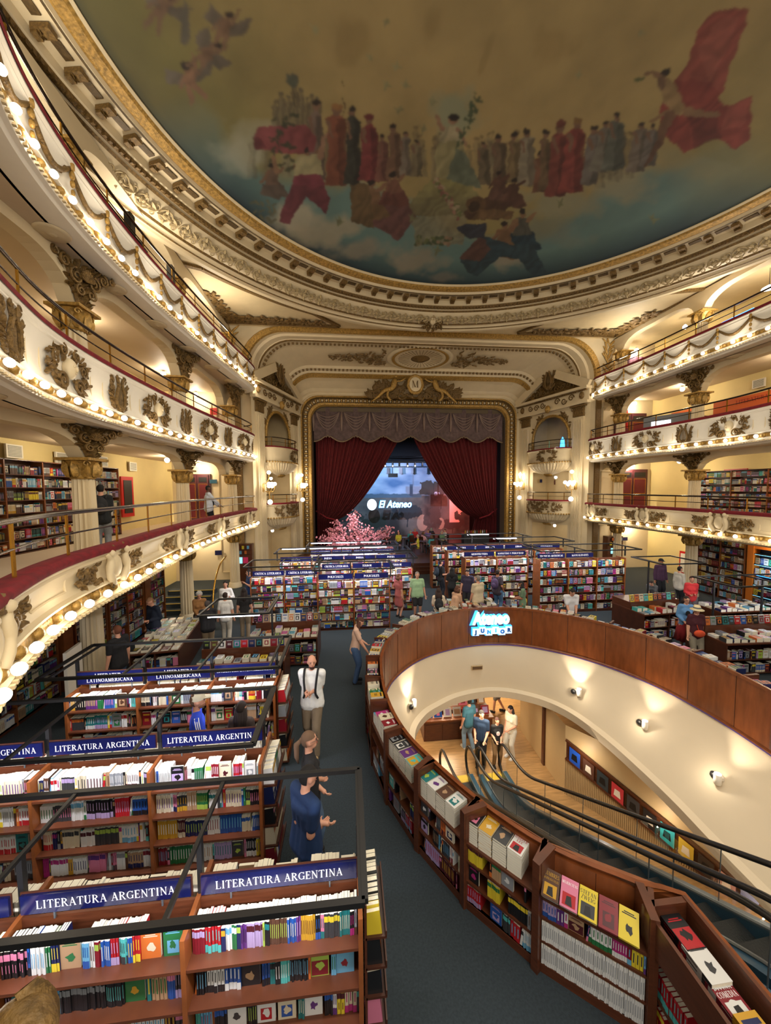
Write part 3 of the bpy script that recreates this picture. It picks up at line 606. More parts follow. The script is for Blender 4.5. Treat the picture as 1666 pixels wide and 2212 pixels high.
for (sd, L), pts in PATH.items():
    path = catmull(pts, 8); arc_ = Arc(path); lv = LV[L]; zb = lv['zb']; zv = ZV[(sd, L)]; side = 'left' if sd < 0 else 'right'; H = zv-zb
    root = empty('balcony', (0, 0, 0), label='%s tier balcony along the %s side, gilt parapet edged with bulbs and topped by velvet' % (TIER[L], side), cat='balcony', group='balcony tiers')
    prof = [(-.5, zb-.25), (-.08, zb-.25), (-.04, zb-.2), (.03, zb-.19), (.05, zb-.12), (0, zb-.1), (.02, zb-.07), (-.03, zb-.06), (-.05, zb+.08), (.03, zb+.1), (.03, zb+.13), (-.03, zb+.16), (-.08, zb+.16+.3*(H-.3)), (-.07, zb+.16+.62*(H-.3)), (.0, zv-.16), (.03, zv-.14), (.02, zv-.1), (.06, zv-.06), (.06, zv-.02), (-.04, zv-.01), (-.2, zv-.01), (-.2, lv['fl'])]
    MB().sweep(prof, path).build('parapet', M['white'] if L else M['cream'], root, 'auto')
    MB().sweep([(-.035, zb-.055), (.0, zb-.03), (-.01, zb+.06), (-.04, zb+.08)], path).build('gilt_bulb_band', M['gold'], root, True)
    MB().sweep([(.075, zv-.04), (.09, zv+.02), (.04, zv+.07), (-.18, zv+.07), (-.23, zv+.02), (-.23, zv-.1)], path).build('velvet_armrest', M['velvet'], root, True)
    # bead line under the cornice
    bd = MB()
    for p, t in walk(path, .11): bd.box((p[0]+t[1]*.06, p[1]-t[0]*.06, zb-.155), (.05, .05, .035), math.atan2(t[1], t[0]))
    bd.build('bead_course', M['cream2'], root)
    # slab: soffit, floor
    sl = MB(); bk = XW[sd]; q = offp(path, -.45, 0)
    q = [(x, y) for x, y, _ in q]
    for (xa, ya), (xb, yb) in zip(q[:-1], q[1:]):
        ya2, yb2 = min(ya, 19.95), min(yb, 19.95)
        sl.add([(xa, ya2, lv['sof']), (xb, yb2, lv['sof']), (bk, yb2, lv['sof']), (bk, ya2, lv['sof'])], [(0, 1, 2, 3)])
        if L < 2: sl.add([(xa, ya2, lv['fl']), (xb, yb2, lv['fl']), (bk, yb2, lv['fl']), (bk, ya2, lv['fl'])], [(0, 1, 2, 3)])
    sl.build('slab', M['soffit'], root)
    # bulbs
    for p, t in walk(path, .56, .3 if sd < 0 else .12):
        n = (t[1], -t[0]); x, y = p[0]+n[0]*.05, p[1]+n[1]*.05
        pr = proj((x, y, zb))
        if not (-60 < pr[0] < 1730): continue
        b = bpy.data.objects.new('light_bulb', bulbm); COL.objects.link(b); b.parent = root; b.location = (x+n[0]*.06, y+n[1]*.06, zb-.01)
    for i_, (p, t) in enumerate(walk(path, .28, .16 if sd < 0 else -.02+.28)):
        if i_ % 2: continue
        pr = proj((p[0], p[1], zb))
        if not (-30 < pr[0] < 1700): continue
        b = bpy.data.objects.new('gilt_boss', bossm); COL.objects.link(b); b.parent = root; b.location = (p[0], p[1], zb+.01)
    for p, t in walk(path, 2.2, 1.4):
        n = (t[1], -t[0]); point('bulb_light', (p[0]+n[0]*.22, p[1]+n[1]*.22, zb+.02), [8, 10, 13][L], r=.08)
    # relief clusters and framed panels between them
    seqs = {0: [('urn', 3.6)], 1: [('mask', 1.75), ('lyre', 1.75)], 2: []}[L]
    d = {(-1, 0): .35, (1, 0): 1.15, (-1, 1): 1.3, (1, 1): .95}.get((sd, L), 0); k = 0; total = arc_.L
    pm = MB(); zc = (zb+.14+zv-.12)/2
    if seqs:
        pos = []
        while d < total:
            pos.append((d, seqs[k % len(seqs)][0])); d += seqs[k % len(seqs)][1]; k += 1
        for dd, kd in pos:
            g, f = CM['urnL' if (kd == 'urn' and sd < 0) else kd]
            # bend the relief to the curve of the parapet
            def bent(me, nm):
                m2 = me.copy(); co = np.empty(len(m2.vertices)*3); m2.vertices.foreach_get('co', co); co = co.reshape(-1, 3)
                pp, tt = arc_.at(dd+co[:, 0]); q_ = -.05-co[:, 1]
                co = np.stack([pp[:, 0]+tt[:, 1]*q_, pp[:, 1]-tt[:, 0]*q_, zc+co[:, 2]], 1)
                m2.vertices.foreach_set('co', co.ravel()); m2.update(); o = bpy.data.objects.new(nm, m2); COL.objects.link(o); o.parent = root
            bent(g, 'gilt_relief')
            if f: bent(f, 'pale_figure')
        for (da, ka), (db, kb) in zip(pos[:-1], pos[1:]):
            wa = {'urn': 1.25, 'mask': .72, 'lyre': .45}; s0, s1 = da+wa[ka]+.08, db-wa[kb]-.08
            if s1-s0 < .1: continue
            for zz in (zb+.24, zv-.24):
                pl = []
                for s_ in np.linspace(s0, s1, 7):
                    p, t = arc_.at(s_); pl.append((p[0]-t[1]*.07, p[1]+t[0]*.07, zz))
                if len(pl) > 1: pm.tube(pl, .018, 5)
            for s_ in (s0, s1):
                p, t = arc_.at(s_); pm.tube([(p[0]-t[1]*(.07), p[1]+t[0]*.07, zb+.24), (p[0]-t[1]*(.08), p[1]+t[0]*.08, zc), (p[0]-t[1]*.07, p[1]+t[0]*.07, zv-.24)], .018, 5)
        pm.build('panel_moulding', M['cream'], root)
    else:                                                       # garlands of the top tier, with gilt drops between the swags
        gl = MB(); R = random.Random(5); dr = MB()
        st = [w for w in walk(path, 1.15, .4)]; dsts = [.4+1.15*i for i in range(len(st))]
        for da, db in zip(dsts[:-1], dsts[1:]):
            pl = []
            for s_ in np.linspace(da, db, 9):
                p, t = arc_.at(s_); u_ = (s_-da)/(db-da); pl.append((p[0]+t[1]*.0, p[1]-t[0]*.0, zv-.14-.36*math.sin(PI*u_)))
            if len(pl) > 2:
                gl.tube(pl, [.03+.022*math.sin(PI*i/(len(pl)-1)) for i in range(len(pl))], 6)
                for a in pl: gl.sphere((a[0]+R.uniform(-.02, .02), a[1], a[2]+R.uniform(-.03, .03)), .035, 5, 4)
        for (p, t) in st:
            n = (t[1], -t[0])
            for k in range(4): z = zv-.12-.15*k; dr.sphere((p[0]+n[0]*.02, p[1]+n[1]*.02, z), .055-.006*k, 6, 5, (1, 1, 1.6))
        gl.build('garland', M['gold_dark'], root, True); dr.build('gilt_drop', M['gold'], root, True)
    # hand rails on brass posts
    hr = offp(path, -.06, 0); hz = .6 if (sd, L) == (-1, 0) else .47
    tp = [(x, y, zv+.07+hz) for x, y, _ in hr]; MB().tube(tp, .032, 8).build('handrail', M['bronze'], root, True)
    MB().tube([(x, y, zv+.07+hz*.5) for x, y, _ in hr], .014, 6).build('middle_rail', M['bronze'], root, True)
    for p, t in walk(path, 1.45, .55):
        pr = proj((p[0], p[1], zv+.3))
        if -60 < pr[0] < 1730: MB().bar((p[0]-t[1]*.06, p[1]+t[0]*.06, zv+.06), (p[0]-t[1]*.06, p[1]+t[0]*.06, zv+.07+hz), .035, .02).build('rail_post', M['brass'], root)
    # rosettes on the soffit
    if L:
        for p, t in walk(path, 1.9, 1.6):
            n = (t[1], -t[0]); o = bpy.data.objects.new('ceiling_rosette', rosem); COL.objects.link(o); o.parent = root; o.location = (p[0]-n[0]*(.55 if sd < 0 else .8), p[1]-n[1]*.7, lv['sof']-.004)
# ---------------------------------------------------------------- columns, consoles, arcades
def column_parts(root, h0, capz, capt, r=.23):
    MB().lathe([(r*1.35, 0), (r*1.35, .1), (r*1.2, .14), (r*1.25, .2), (r*1.05, .26)], n=20).build('base', M['cream'], root, True)
    MB().lathe([(r*1.02, .24), (r, .4), (r*.98, (capz-h0)*.5), (r*.9, capz-h0)], n=60, flute=.2, nfl=15).build('shaft', M['cream'], root)
    c = capz-h0; t = capt-h0; cp = MB().lathe([(r*.95, c-.02), (r*1.05, c), (r*.95, c+.03), (r*1.0, c+(t-c)*.4), (r*1.25, t-.1), (r*1.4, t-.07)], n=16)
    cp.box((0, 0, t-.03), (r*3, r*3, .06))
    for k in range(8):
        a = k*PI/4; m = Matrix.Rotation(a, 4, 'Z') @ Matrix.Translation((0, -r*1.0, c+.02)); l = MB(); leaf(l, (0, 0), PI/2, (t-c)*.75, .16, 0, .1, n=5); cp.join(l, m)
        if k % 2: s_ = MB(); scroll(s_, (0, 0), .07, 1.2, 0, 1, .02, 0); cp.join(s_, Matrix.Rotation(a, 4, 'Z') @ Matrix.Translation((0, -r*1.45, t-.13)))
    cp.build('capital', M['gold'], root, 'auto')
spr = console_spray(1.75, .85, 9).mesh('console_foliage', M['gold_dark'])
COLY = {-1: [4.3, 8.9, 13.9, 18.4], 1: [5.6, 10.0, 14.4, 18.85]}
base_z = [0, LV[0]['fl'], LV[1]['fl'], LV[2]['fl']]; tops = [LV[0]['sof'], LV[1]['sof'], LV[2]['sof'], 12.7]
capz = [2.2, 4.98, 8.15, 11.45]; capt = [2.62, 5.42, 8.62, 11.9]
NTH = ['nearest', 'second', 'third', 'farthest']
for sd in (-1, 1):
    side = 'left' if sd < 0 else 'right'
    for li in range(4):
        for ci, y in enumerate(COLY[sd]):
            x = XC[sd]+(.35 if (sd < 0 and ci == 3) else 0)
            pr = proj((x, y, (base_z[li]+tops[li])/2))
            if not (-150 < pr[0] < 1800 and -100 < pr[1] < 2300): continue
            root = empty('column', (x, y, base_z[li]), label='%s fluted cream column on the %s side, %s' % (['', 'first', 'second', 'last'][ci] if ci else 'nearest', side, ['at ground level', 'on the lowest balcony', 'on the middle balcony', 'on the top balcony'][li]), cat='column', group='fluted columns')
            column_parts(root, base_z[li], capz[li], capt[li])
            top = tops[li]
            sc = (top-capt[li])/.8*1.0
            if li < 3:
                me2 = spr; n = (-sd, -.25); nl = math.hypot(*n)
                o = place(me2, (-sd*.22, -.08, (capt[li]+top)/2-base_z[li]), (-sd, -.3), 'console_foliage', root, (1.0, 1, sc if li else sc*.95))
        # arched beam over the column line
        z1 = tops[li]+.01; bm = MB(); ysn = COLY[sd]+[19.95+.4]; ysn = [COLY[sd][0]-4.5]+ysn; th = .32; xx = XC[sd]
        for ya, yb in zip(ysn[:-1], ysn[1:]):
            n = 26; prof = []
            for k in range(n+1):
                u_ = k/n; y = ya+(yb-ya)*u_; e = min(y-ya, yb-y)-.2; R_a = 1.15; drop = 0
                if e < R_a: q = max(0, e)/R_a; drop = (1-math.sqrt(max(0, 1-(1-q)**2)))
                zc = z1-.22-(z1-.22-capt[li])*drop; prof.append((y, min(zc, z1-.2)))
            for (y0, za), (y1, zb_) in zip(prof[:-1], prof[1:]):
                bm.add([(xx-th/2, y0, za), (xx-th/2, y1, zb_), (xx-th/2, y1, z1), (xx-th/2, y0, z1), (xx+th/2, y0, za), (xx+th/2, y1, zb_), (xx+th/2, y1, z1), (xx+th/2, y0, z1)], [(0, 1, 2, 3), (7, 6, 5, 4), (0, 4, 5, 1)])
        struct('trim_%d' % (20+li+(4 if sd > 0 else 0)), bm, M['cream'])
        # lamps over the galleries, between columns
        if li < 4:
            for ci, (ya, yb) in enumerate(zip(ysn[1:-1], ysn[2:])):
                y = (ya+yb)/2; x = (XC[sd]+XW[sd])/2; zt = tops[li]-.16
                if li == 3: zt = 12.3
                pr = proj((x, y, zt))
                if not (-100 < pr[0] < 1760): continue
                t_ = empty('ceiling_lamp', (x, y, zt), label='white globe ceiling lamp, %s side, %s, %s bay from the stage' % (side, ['ground floor', 'lowest tier', 'middle tier', 'top tier'][li], ['last', 'third', 'second', 'first'][min(3, ci)]), cat='lamp', group='gallery ceiling lamps')
                MB().lathe([(.02, .16), (.05, .15), (.05, .1), (.02, .08)], n=10).build('mount', M['white'], t_, True); MB().sphere((0, 0, 0), .1, 12, 8).build('globe', M['bulbcool'], t_, True)
                point('gallery_light', (x, y, zt-.16), [100, 70, 62, 55][li], (1, .84, .6), .1)
# ---------------------------------------------------------------- splayed stage arch
def arch(Y, hw, h, r, n=9, zb=0.0):
    pts = [(X0-hw, Y, zb), (X0-hw, Y, h-r)]
    for k in range(1, n+1): a = PI-PI/2*k/n; pts.append((X0-hw+r+r*math.cos(a), Y, h-r+r*math.sin(a)))
    for k in range(0, n+1): a = PI/2-PI/2*k/n; pts.append((X0+hw-r+r*math.cos(a), Y, h-r+r*math.sin(a)))
    pts.append((X0+hw, Y, zb)); return pts
def loft(name, secs, mat, smooth=False, zb=10.15, parent=None, **kw):
    mb = MB(); P = [arch(*s, zb=zb) for s in secs]; k = len(P[0])
    for a, b in zip(P[:-1], P[1:]):
        n = len(mb.v); mb.v.extend(a+b)
        for i in range(k-1): mb.f.append((n+i, n+i+1, n+k+i+1, n+k+i)); mb.c.append(None); mb.mi.append(0)
    if parent is None: kw['kind'] = 'structure'
    return mb.build(name, mat, parent, smooth, **kw)
pl = MB(); P = arch(19.4, 9.55, 12.82, 2.0, zb=9.9)              # wall face around the arch up to the flat ceiling
k = len(P)
for a, b in zip(P[:-1], P[1:]):
    pl.add([a, b, (b[0] if X0-8 < b[0] < X0+8 else X0+math.copysign(10.6, b[0]-X0), 19.4, 12.82), (a[0] if X0-8 < a[0] < X0+8 else X0+math.copysign(10.6, a[0]-X0), 19.4, 12.82)], [(0, 1, 2, 3)])
struct('trim_12', pl, M['cream'])
loft('trim_13', [(19.4, 9.55, 12.82, 2.0), (19.3, 9.5, 12.78, 2.0), (19.3, 9.25, 12.58, 1.9), (19.42, 9.2, 12.55, 1.85)], M['gold'])
loft('wall_arch', [(19.42, 9.2, 12.55, 1.85), (19.7, 9.12, 12.6, 1.85), (19.75, 9.02, 12.5, 1.8), (20.1, 8.9, 12.5, 1.8), (20.15, 8.82, 12.42, 1.75), (20.5, 8.75, 12.45, 1.75), (20.9, 8.7, 12.42, 1.7), (23.0, 8.15, 12.12, 1.7), (23.1, 8.05, 11.98, 1.6), (23.3, 7.95, 11.92, 1.6), (23.35, 7.9, 11.8, 1.55), (23.7, 7.85, 11.6, 1.5), (24.0, 7.78, 11.5, 1.45), (24.6, 7.7, 11.2, 1.35), (24.75, 7.6, 11.02, 1.3)], M['cream'])
loft('trim_14', [(20.12, 8.86, 12.46, 1.78), (20.1, 8.82, 12.4, 1.75), (20.16, 8.8, 12.4, 1.75)], M['gold_dark'])
loft('trim_15', [(23.36, 7.88, 11.78, 1.55), (23.34, 7.82, 11.72, 1.52), (23.62, 7.8, 11.58, 1.5)], M['gold'])
def along_arch(Y, hw, h, r, step, zb=10.2):
    P = [Vector(p) for p in arch(Y, hw, h, r, 14, zb)]; out = []; d = 0; acc = 0
    for a, b in zip(P[:-1], P[1:]):
        L = (b-a).length
        while acc+L >= d: out.append((a+(b-a)*((d-acc)/L), (b-a).normalized())); d += step
        acc += L
    return out
dt = MB()
for (Y, hw, h, r, s) in ((20.45, 8.7, 12.42, 1.75, .22), (23.15, 8.0, 11.93, 1.6, .24)):
    for p, t in along_arch(Y, hw, h, r, s): dt.bar(p-t*.055, p+t*.055, .12, .1, (0, 1, 0))
dt.build('trim_16', M['gold_dark'], kind='structure')
# gilt panels in the ceiling corners
for sd in (-1, 1):
    t_ = empty('corner_panel', (0, 0, 0), label='triangular %s ceiling corner panel with gilt scroll foliage beside the dome ring' % ('left' if sd < 0 else 'right'), cat='ceiling panel', group='ceiling corner panels')
    Aq = (X0+sd*10.0, 18.95); B = (X0+sd*4.6, 19.0); Cq = (X0+sd*10.4, 14.2)
    arc = [(DC[0]+11.85*math.sin(q)*sd, DC[1]+11.85*math.cos(q)) for q in np.linspace(.42, .97, 9)]
    outl = [Aq, B]+arc[1:-1]+[Cq]; fr_ = MB()
    for p, q in zip(outl, outl[1:]+outl[:1]): fr_.bar((p[0], p[1], 12.74), (q[0], q[1], 12.74), .16, .1)
    fr_.build('frame', M['gold_dark'], t_)
    fo = MB(); R = random.Random(3); A_, B_, C_ = Vector((*Aq, 0)), Vector((*B, 0)), Vector((*Cq, 0))
    for k in range(7):
        s1 = MB(); scroll(s1, (0, 0), .32-.035*k, 1.5, 0, 1, .05, 0); 
        for j in range(6): leaf(s1, (.12*math.cos(j), .12*math.sin(j)), j*1.05, .42-.03*k, .17, 1.3, .05, n=5)
        p = A_.lerp(B_, .1+.12*k)+Vector((0, -.5+.03*k, 0)); fo.join(s1, Matrix.Translation((p.x, p.y, 12.73)) @ Matrix.Rotation(k*.9, 4, 'Z') @ Matrix.Rotation(math.radians(90), 4, 'X'))
        if k in (1, 2, 3, 4):
            p = A_.lerp(C_, .13*k)+Vector((-sd*(.35), 0, 0)); fo.join(s1, Matrix.Translation((p.x, p.y, 12.73)) @ Matrix.Rotation(k*.9+1, 4, 'Z') @ Matrix.Rotation(math.radians(90), 4, 'X'))
    fo.build('scroll_foliage', M['gold_dark'], t_, True)
    # foliage spray on the wall beside the arch
    w = empty('gilt_wall_spray', (X0+sd*9.95, 19.36, 11.6), label='gilt palm spray on the %s wall corner beside the stage arch' % ('left' if sd < 0 else 'right'), cat='ornament')
    s = MB(); R = random.Random(8)
    for j in range(30): leaf(s, (R.uniform(-.08, .08), -1.1+j*.07), PI/2+(1 if j % 2 else -1)*R.uniform(.3, 1.1), R.uniform(.3, .5), .1, R.uniform(-.4, .4), .06, n=5)
    s.build('foliage', M['gold'], w, True)
# medallion with rays, and gilt sprays either side
md = empty('ceiling_medallion', (X0, 21.75, 12.27), label='round sunburst medallion on the sloping panel above the stage arch', cat='ornament'); md.rotation_euler = (math.radians(-8.1+180), 0, 0)
MB().lathe([(.35, .02), (.4, .06), (.9, .04), (.95, .07), (1.0, .04), (1.12, .05), (1.16, .09), (1.24, .04), (1.3, .02)], n=48, sx=1.5, sy=1.15).build('ring', M['cream'], md, True)
MB().lathe([(0, .2), (.12, .2), (.16, .14), (.22, .15), (.3, .06), (.4, .03)], n=20, sx=1.5, sy=1.15).build('boss', M['gold_dark'], md, True)
rr_ = MB()
for k in range(36): a = 2*PI*k/36; rr_.bar((.42*1.5*math.cos(a), .42*1.15*math.sin(a), .05), (.86*1.5*math.cos(a), .86*1.15*math.sin(a), .05), .02, .02)
MB().lathe([(1.0, .06), (1.02, .08), (1.1, .08), (1.12, .06)], n=60, sx=1.5, sy=1.15).build('gilt_ring', M['gold'], md); rr_.build('sunburst', M['gold_dark'], md)
for sd in (-1, 1):
    g = empty('ceiling_spray', (X0+sd*3.35, 21.75, 12.22), label='long gilt foliage spray %s of the sunburst medallion' % ('left' if sd < 0 else 'right'), cat='ornament', group='ceiling sprays'); g.rotation_euler = (math.radians(82), 0, 0)
    s = MB(); R = random.Random(11)
    for j in range(70):
        u_ = R.random(); x = sd*(-1.4+3.3*u_); hw = .8*(1-u_)**.7+.08; leaf(s, (x, R.uniform(-hw, hw)), (0 if sd > 0 else PI)+R.uniform(-1, 1), R.uniform(.2, .42)*(1.1-.6*u_), .12, R.uniform(-1.5, 1.5), .06, n=5)
    for j in range(5): scroll(s, (sd*(-.9+.4*j), .14*(-1)**j), .26-.03*j, 1.4, 0, (-1)**j, .04)
    s.build('foliage', M['gold_dark'], g)
# ---------------------------------------------------------------- proscenium frame
pf = empty('proscenium_frame', (0, 24.8, 0), label='tall gilded frame with rounded corners around the stage opening', cat='proscenium')
def ploft(nm, secs, mat, smooth=False): return loft(nm, [(s[0]-24.8, *s[1:]) for s in secs], mat, smooth, .4, pf)
ploft('outer_moulding', [(24.75, 7.6, 11.02, 1.3), (24.7, 7.5, 10.95, 1.25), (24.72, 7.38, 10.85, 1.2), (24.66, 7.34, 10.8, 1.2), (24.66, 7.2, 10.68, 1.15)], M['cream'])
ploft('gilt_band', [(24.66, 7.28, 10.76, 1.18), (24.6, 7.24, 10.72, 1.16), (24.66, 7.18, 10.66, 1.15)], M['gold'])
ploft('channel', [(24.66, 7.2, 10.68, 1.15), (24.85, 7.12, 10.6, 1.1), (24.85, 6.84, 10.34, 1.05)], M['gold_dark'])
ploft('inner_band', [(24.85, 6.86, 10.36, 1.05), (24.75, 6.82, 10.32, 1.0), (24.75, 6.66, 10.2, .95), (24.95, 6.6, 10.12, .9)], M['gold'])
ploft('reveal', [(24.95, 6.6, 10.12, .9), (25.6, 6.55, 10.1, .9)], flat('grey_brown_reveal', (92, 82, 72)))
pr_ = MB(); lf = MB()
for i, (p, t) in enumerate(along_arch(24.8-24.8, 6.98, 10.47, 1.08, .14, .6)):
    if i % 2: pr_.sphere(p, .075, 7, 6)
    else: lf.bar(p-t*.035+Vector((0, -.02, 0)), p+t*.035+Vector((0, -.02, 0)), .2, .1, (0, 1, 0))
pr_.build('pearl_course', M['cream'], pf, True); lf.build('leaf_course', M['gold'], pf)
# carved crest over the stage
cr = empty('stage_crest', (X0, 24.45, 11.15), label='great gilt crest with reclining figures and oval monogram shield above the stage', cat='ornament')
s = MB(); R = random.Random(21)
for j in range(210):
    u_ = R.uniform(-1, 1); top = .95*(1-abs(u_))**.55; z = R.uniform(-.45, max(-.4, top-.1)); leaf(s, (u_*2.6, z*1.1), (0 if u_ > 0 else PI)*.6+R.uniform(-.4, 1.6)*(1 if u_ > 0 else -1)+(0 if u_ > 0 else .9), R.uniform(.3, .5), .17, R.uniform(-1.5, 1.5), .12, n=5)
for sd in (-1, 1):
    for j in range(4): scroll(s, (sd*(.75+.5*j), -.25+.06*j), .26-.03*j, 1.4, 0, sd, .05, -.12)
s.build('foliage', M['gold_dark'], cr, True)
fg = MB()
for sd in (-1, 1):
    fg.tube(catmull([(sd*1.15, -.3, .75), (sd*1.2, -.32, .45), (sd*1.35, -.32, .15), (sd*1.75, -.34, .0), (sd*2.1, -.34, -.35), (sd*2.45, -.3, -.65)], 4), [.1, .13, .15, .16, .16, .17, .16, .15, .14, .14, .14, .13, .12, .11, .1, .09, .08, .07, .06, .055, .05], 8); fg.sphere((sd*1.12, -.34, .95), .13, 10, 8, (.9, .9, 1.15))
    fg.tube(catmull([(sd*1.2, -.36, .6), (sd*.85, -.4, .6), (sd*.55, -.36, .8)], 4), .05, 6); fg.tube(catmull([(sd*1.5, -.36, .15), (sd*1.6, -.42, -.3), (sd*1.4, -.38, -.6)], 4), .075, 6)
fg.build('reclining_figures', M['gold'], cr, True)
MB().lathe([(.4, .05), (.46, .12), (.54, .1), (.58, 0)], n=28, sx=.85, sy=1.1).build('shield_rim', M['gold'], cr, True).matrix_local = Matrix.Translation((0, -.45, .4)) @ Matrix.Rotation(PI/2, 4, 'X')
MB().lathe([(0, .09), (.42, .05)], n=28, sx=.85, sy=1.1).build('shield', M['cream'], cr).matrix_local = Matrix.Translation((0, -.45, .4)) @ Matrix.Rotation(PI/2, 4, 'X')
cr.scale = (1.1, .8, 1.0); cr.location = (X0, 23.72, 10.82)
# ---------------------------------------------------------------- lettering
def text_obj(txt, size, mat, parent, loc, rot=(PI/2, 0, 0), name='lettering', extrude=.003, align='CENTER', shear=0.0, sx=1.0, bold=0.0, res=3):
    cu = bpy.data.curves.new('t', 'FONT'); cu.body = txt; cu.size = size; cu.extrude = extrude; cu.align_x = align; cu.align_y = 'CENTER'; cu.shear = shear; cu.offset = bold; cu.resolution_u = res
    o = bpy.data.objects.new('t', cu); COL.objects.link(o)
    me = bpy.data.meshes.new_from_object(o.evaluated_get(bpy.context.evaluated_depsgraph_get())); bpy.data.objects.remove(o); bpy.data.curves.remove(cu)
    me.materials.clear(); me.materials.append(mat); q = bpy.data.objects.new(name, me); COL.objects.link(q); q.parent = parent; q.location = loc; q.rotation_euler = rot; q.scale = (sx, 1, 1); return q
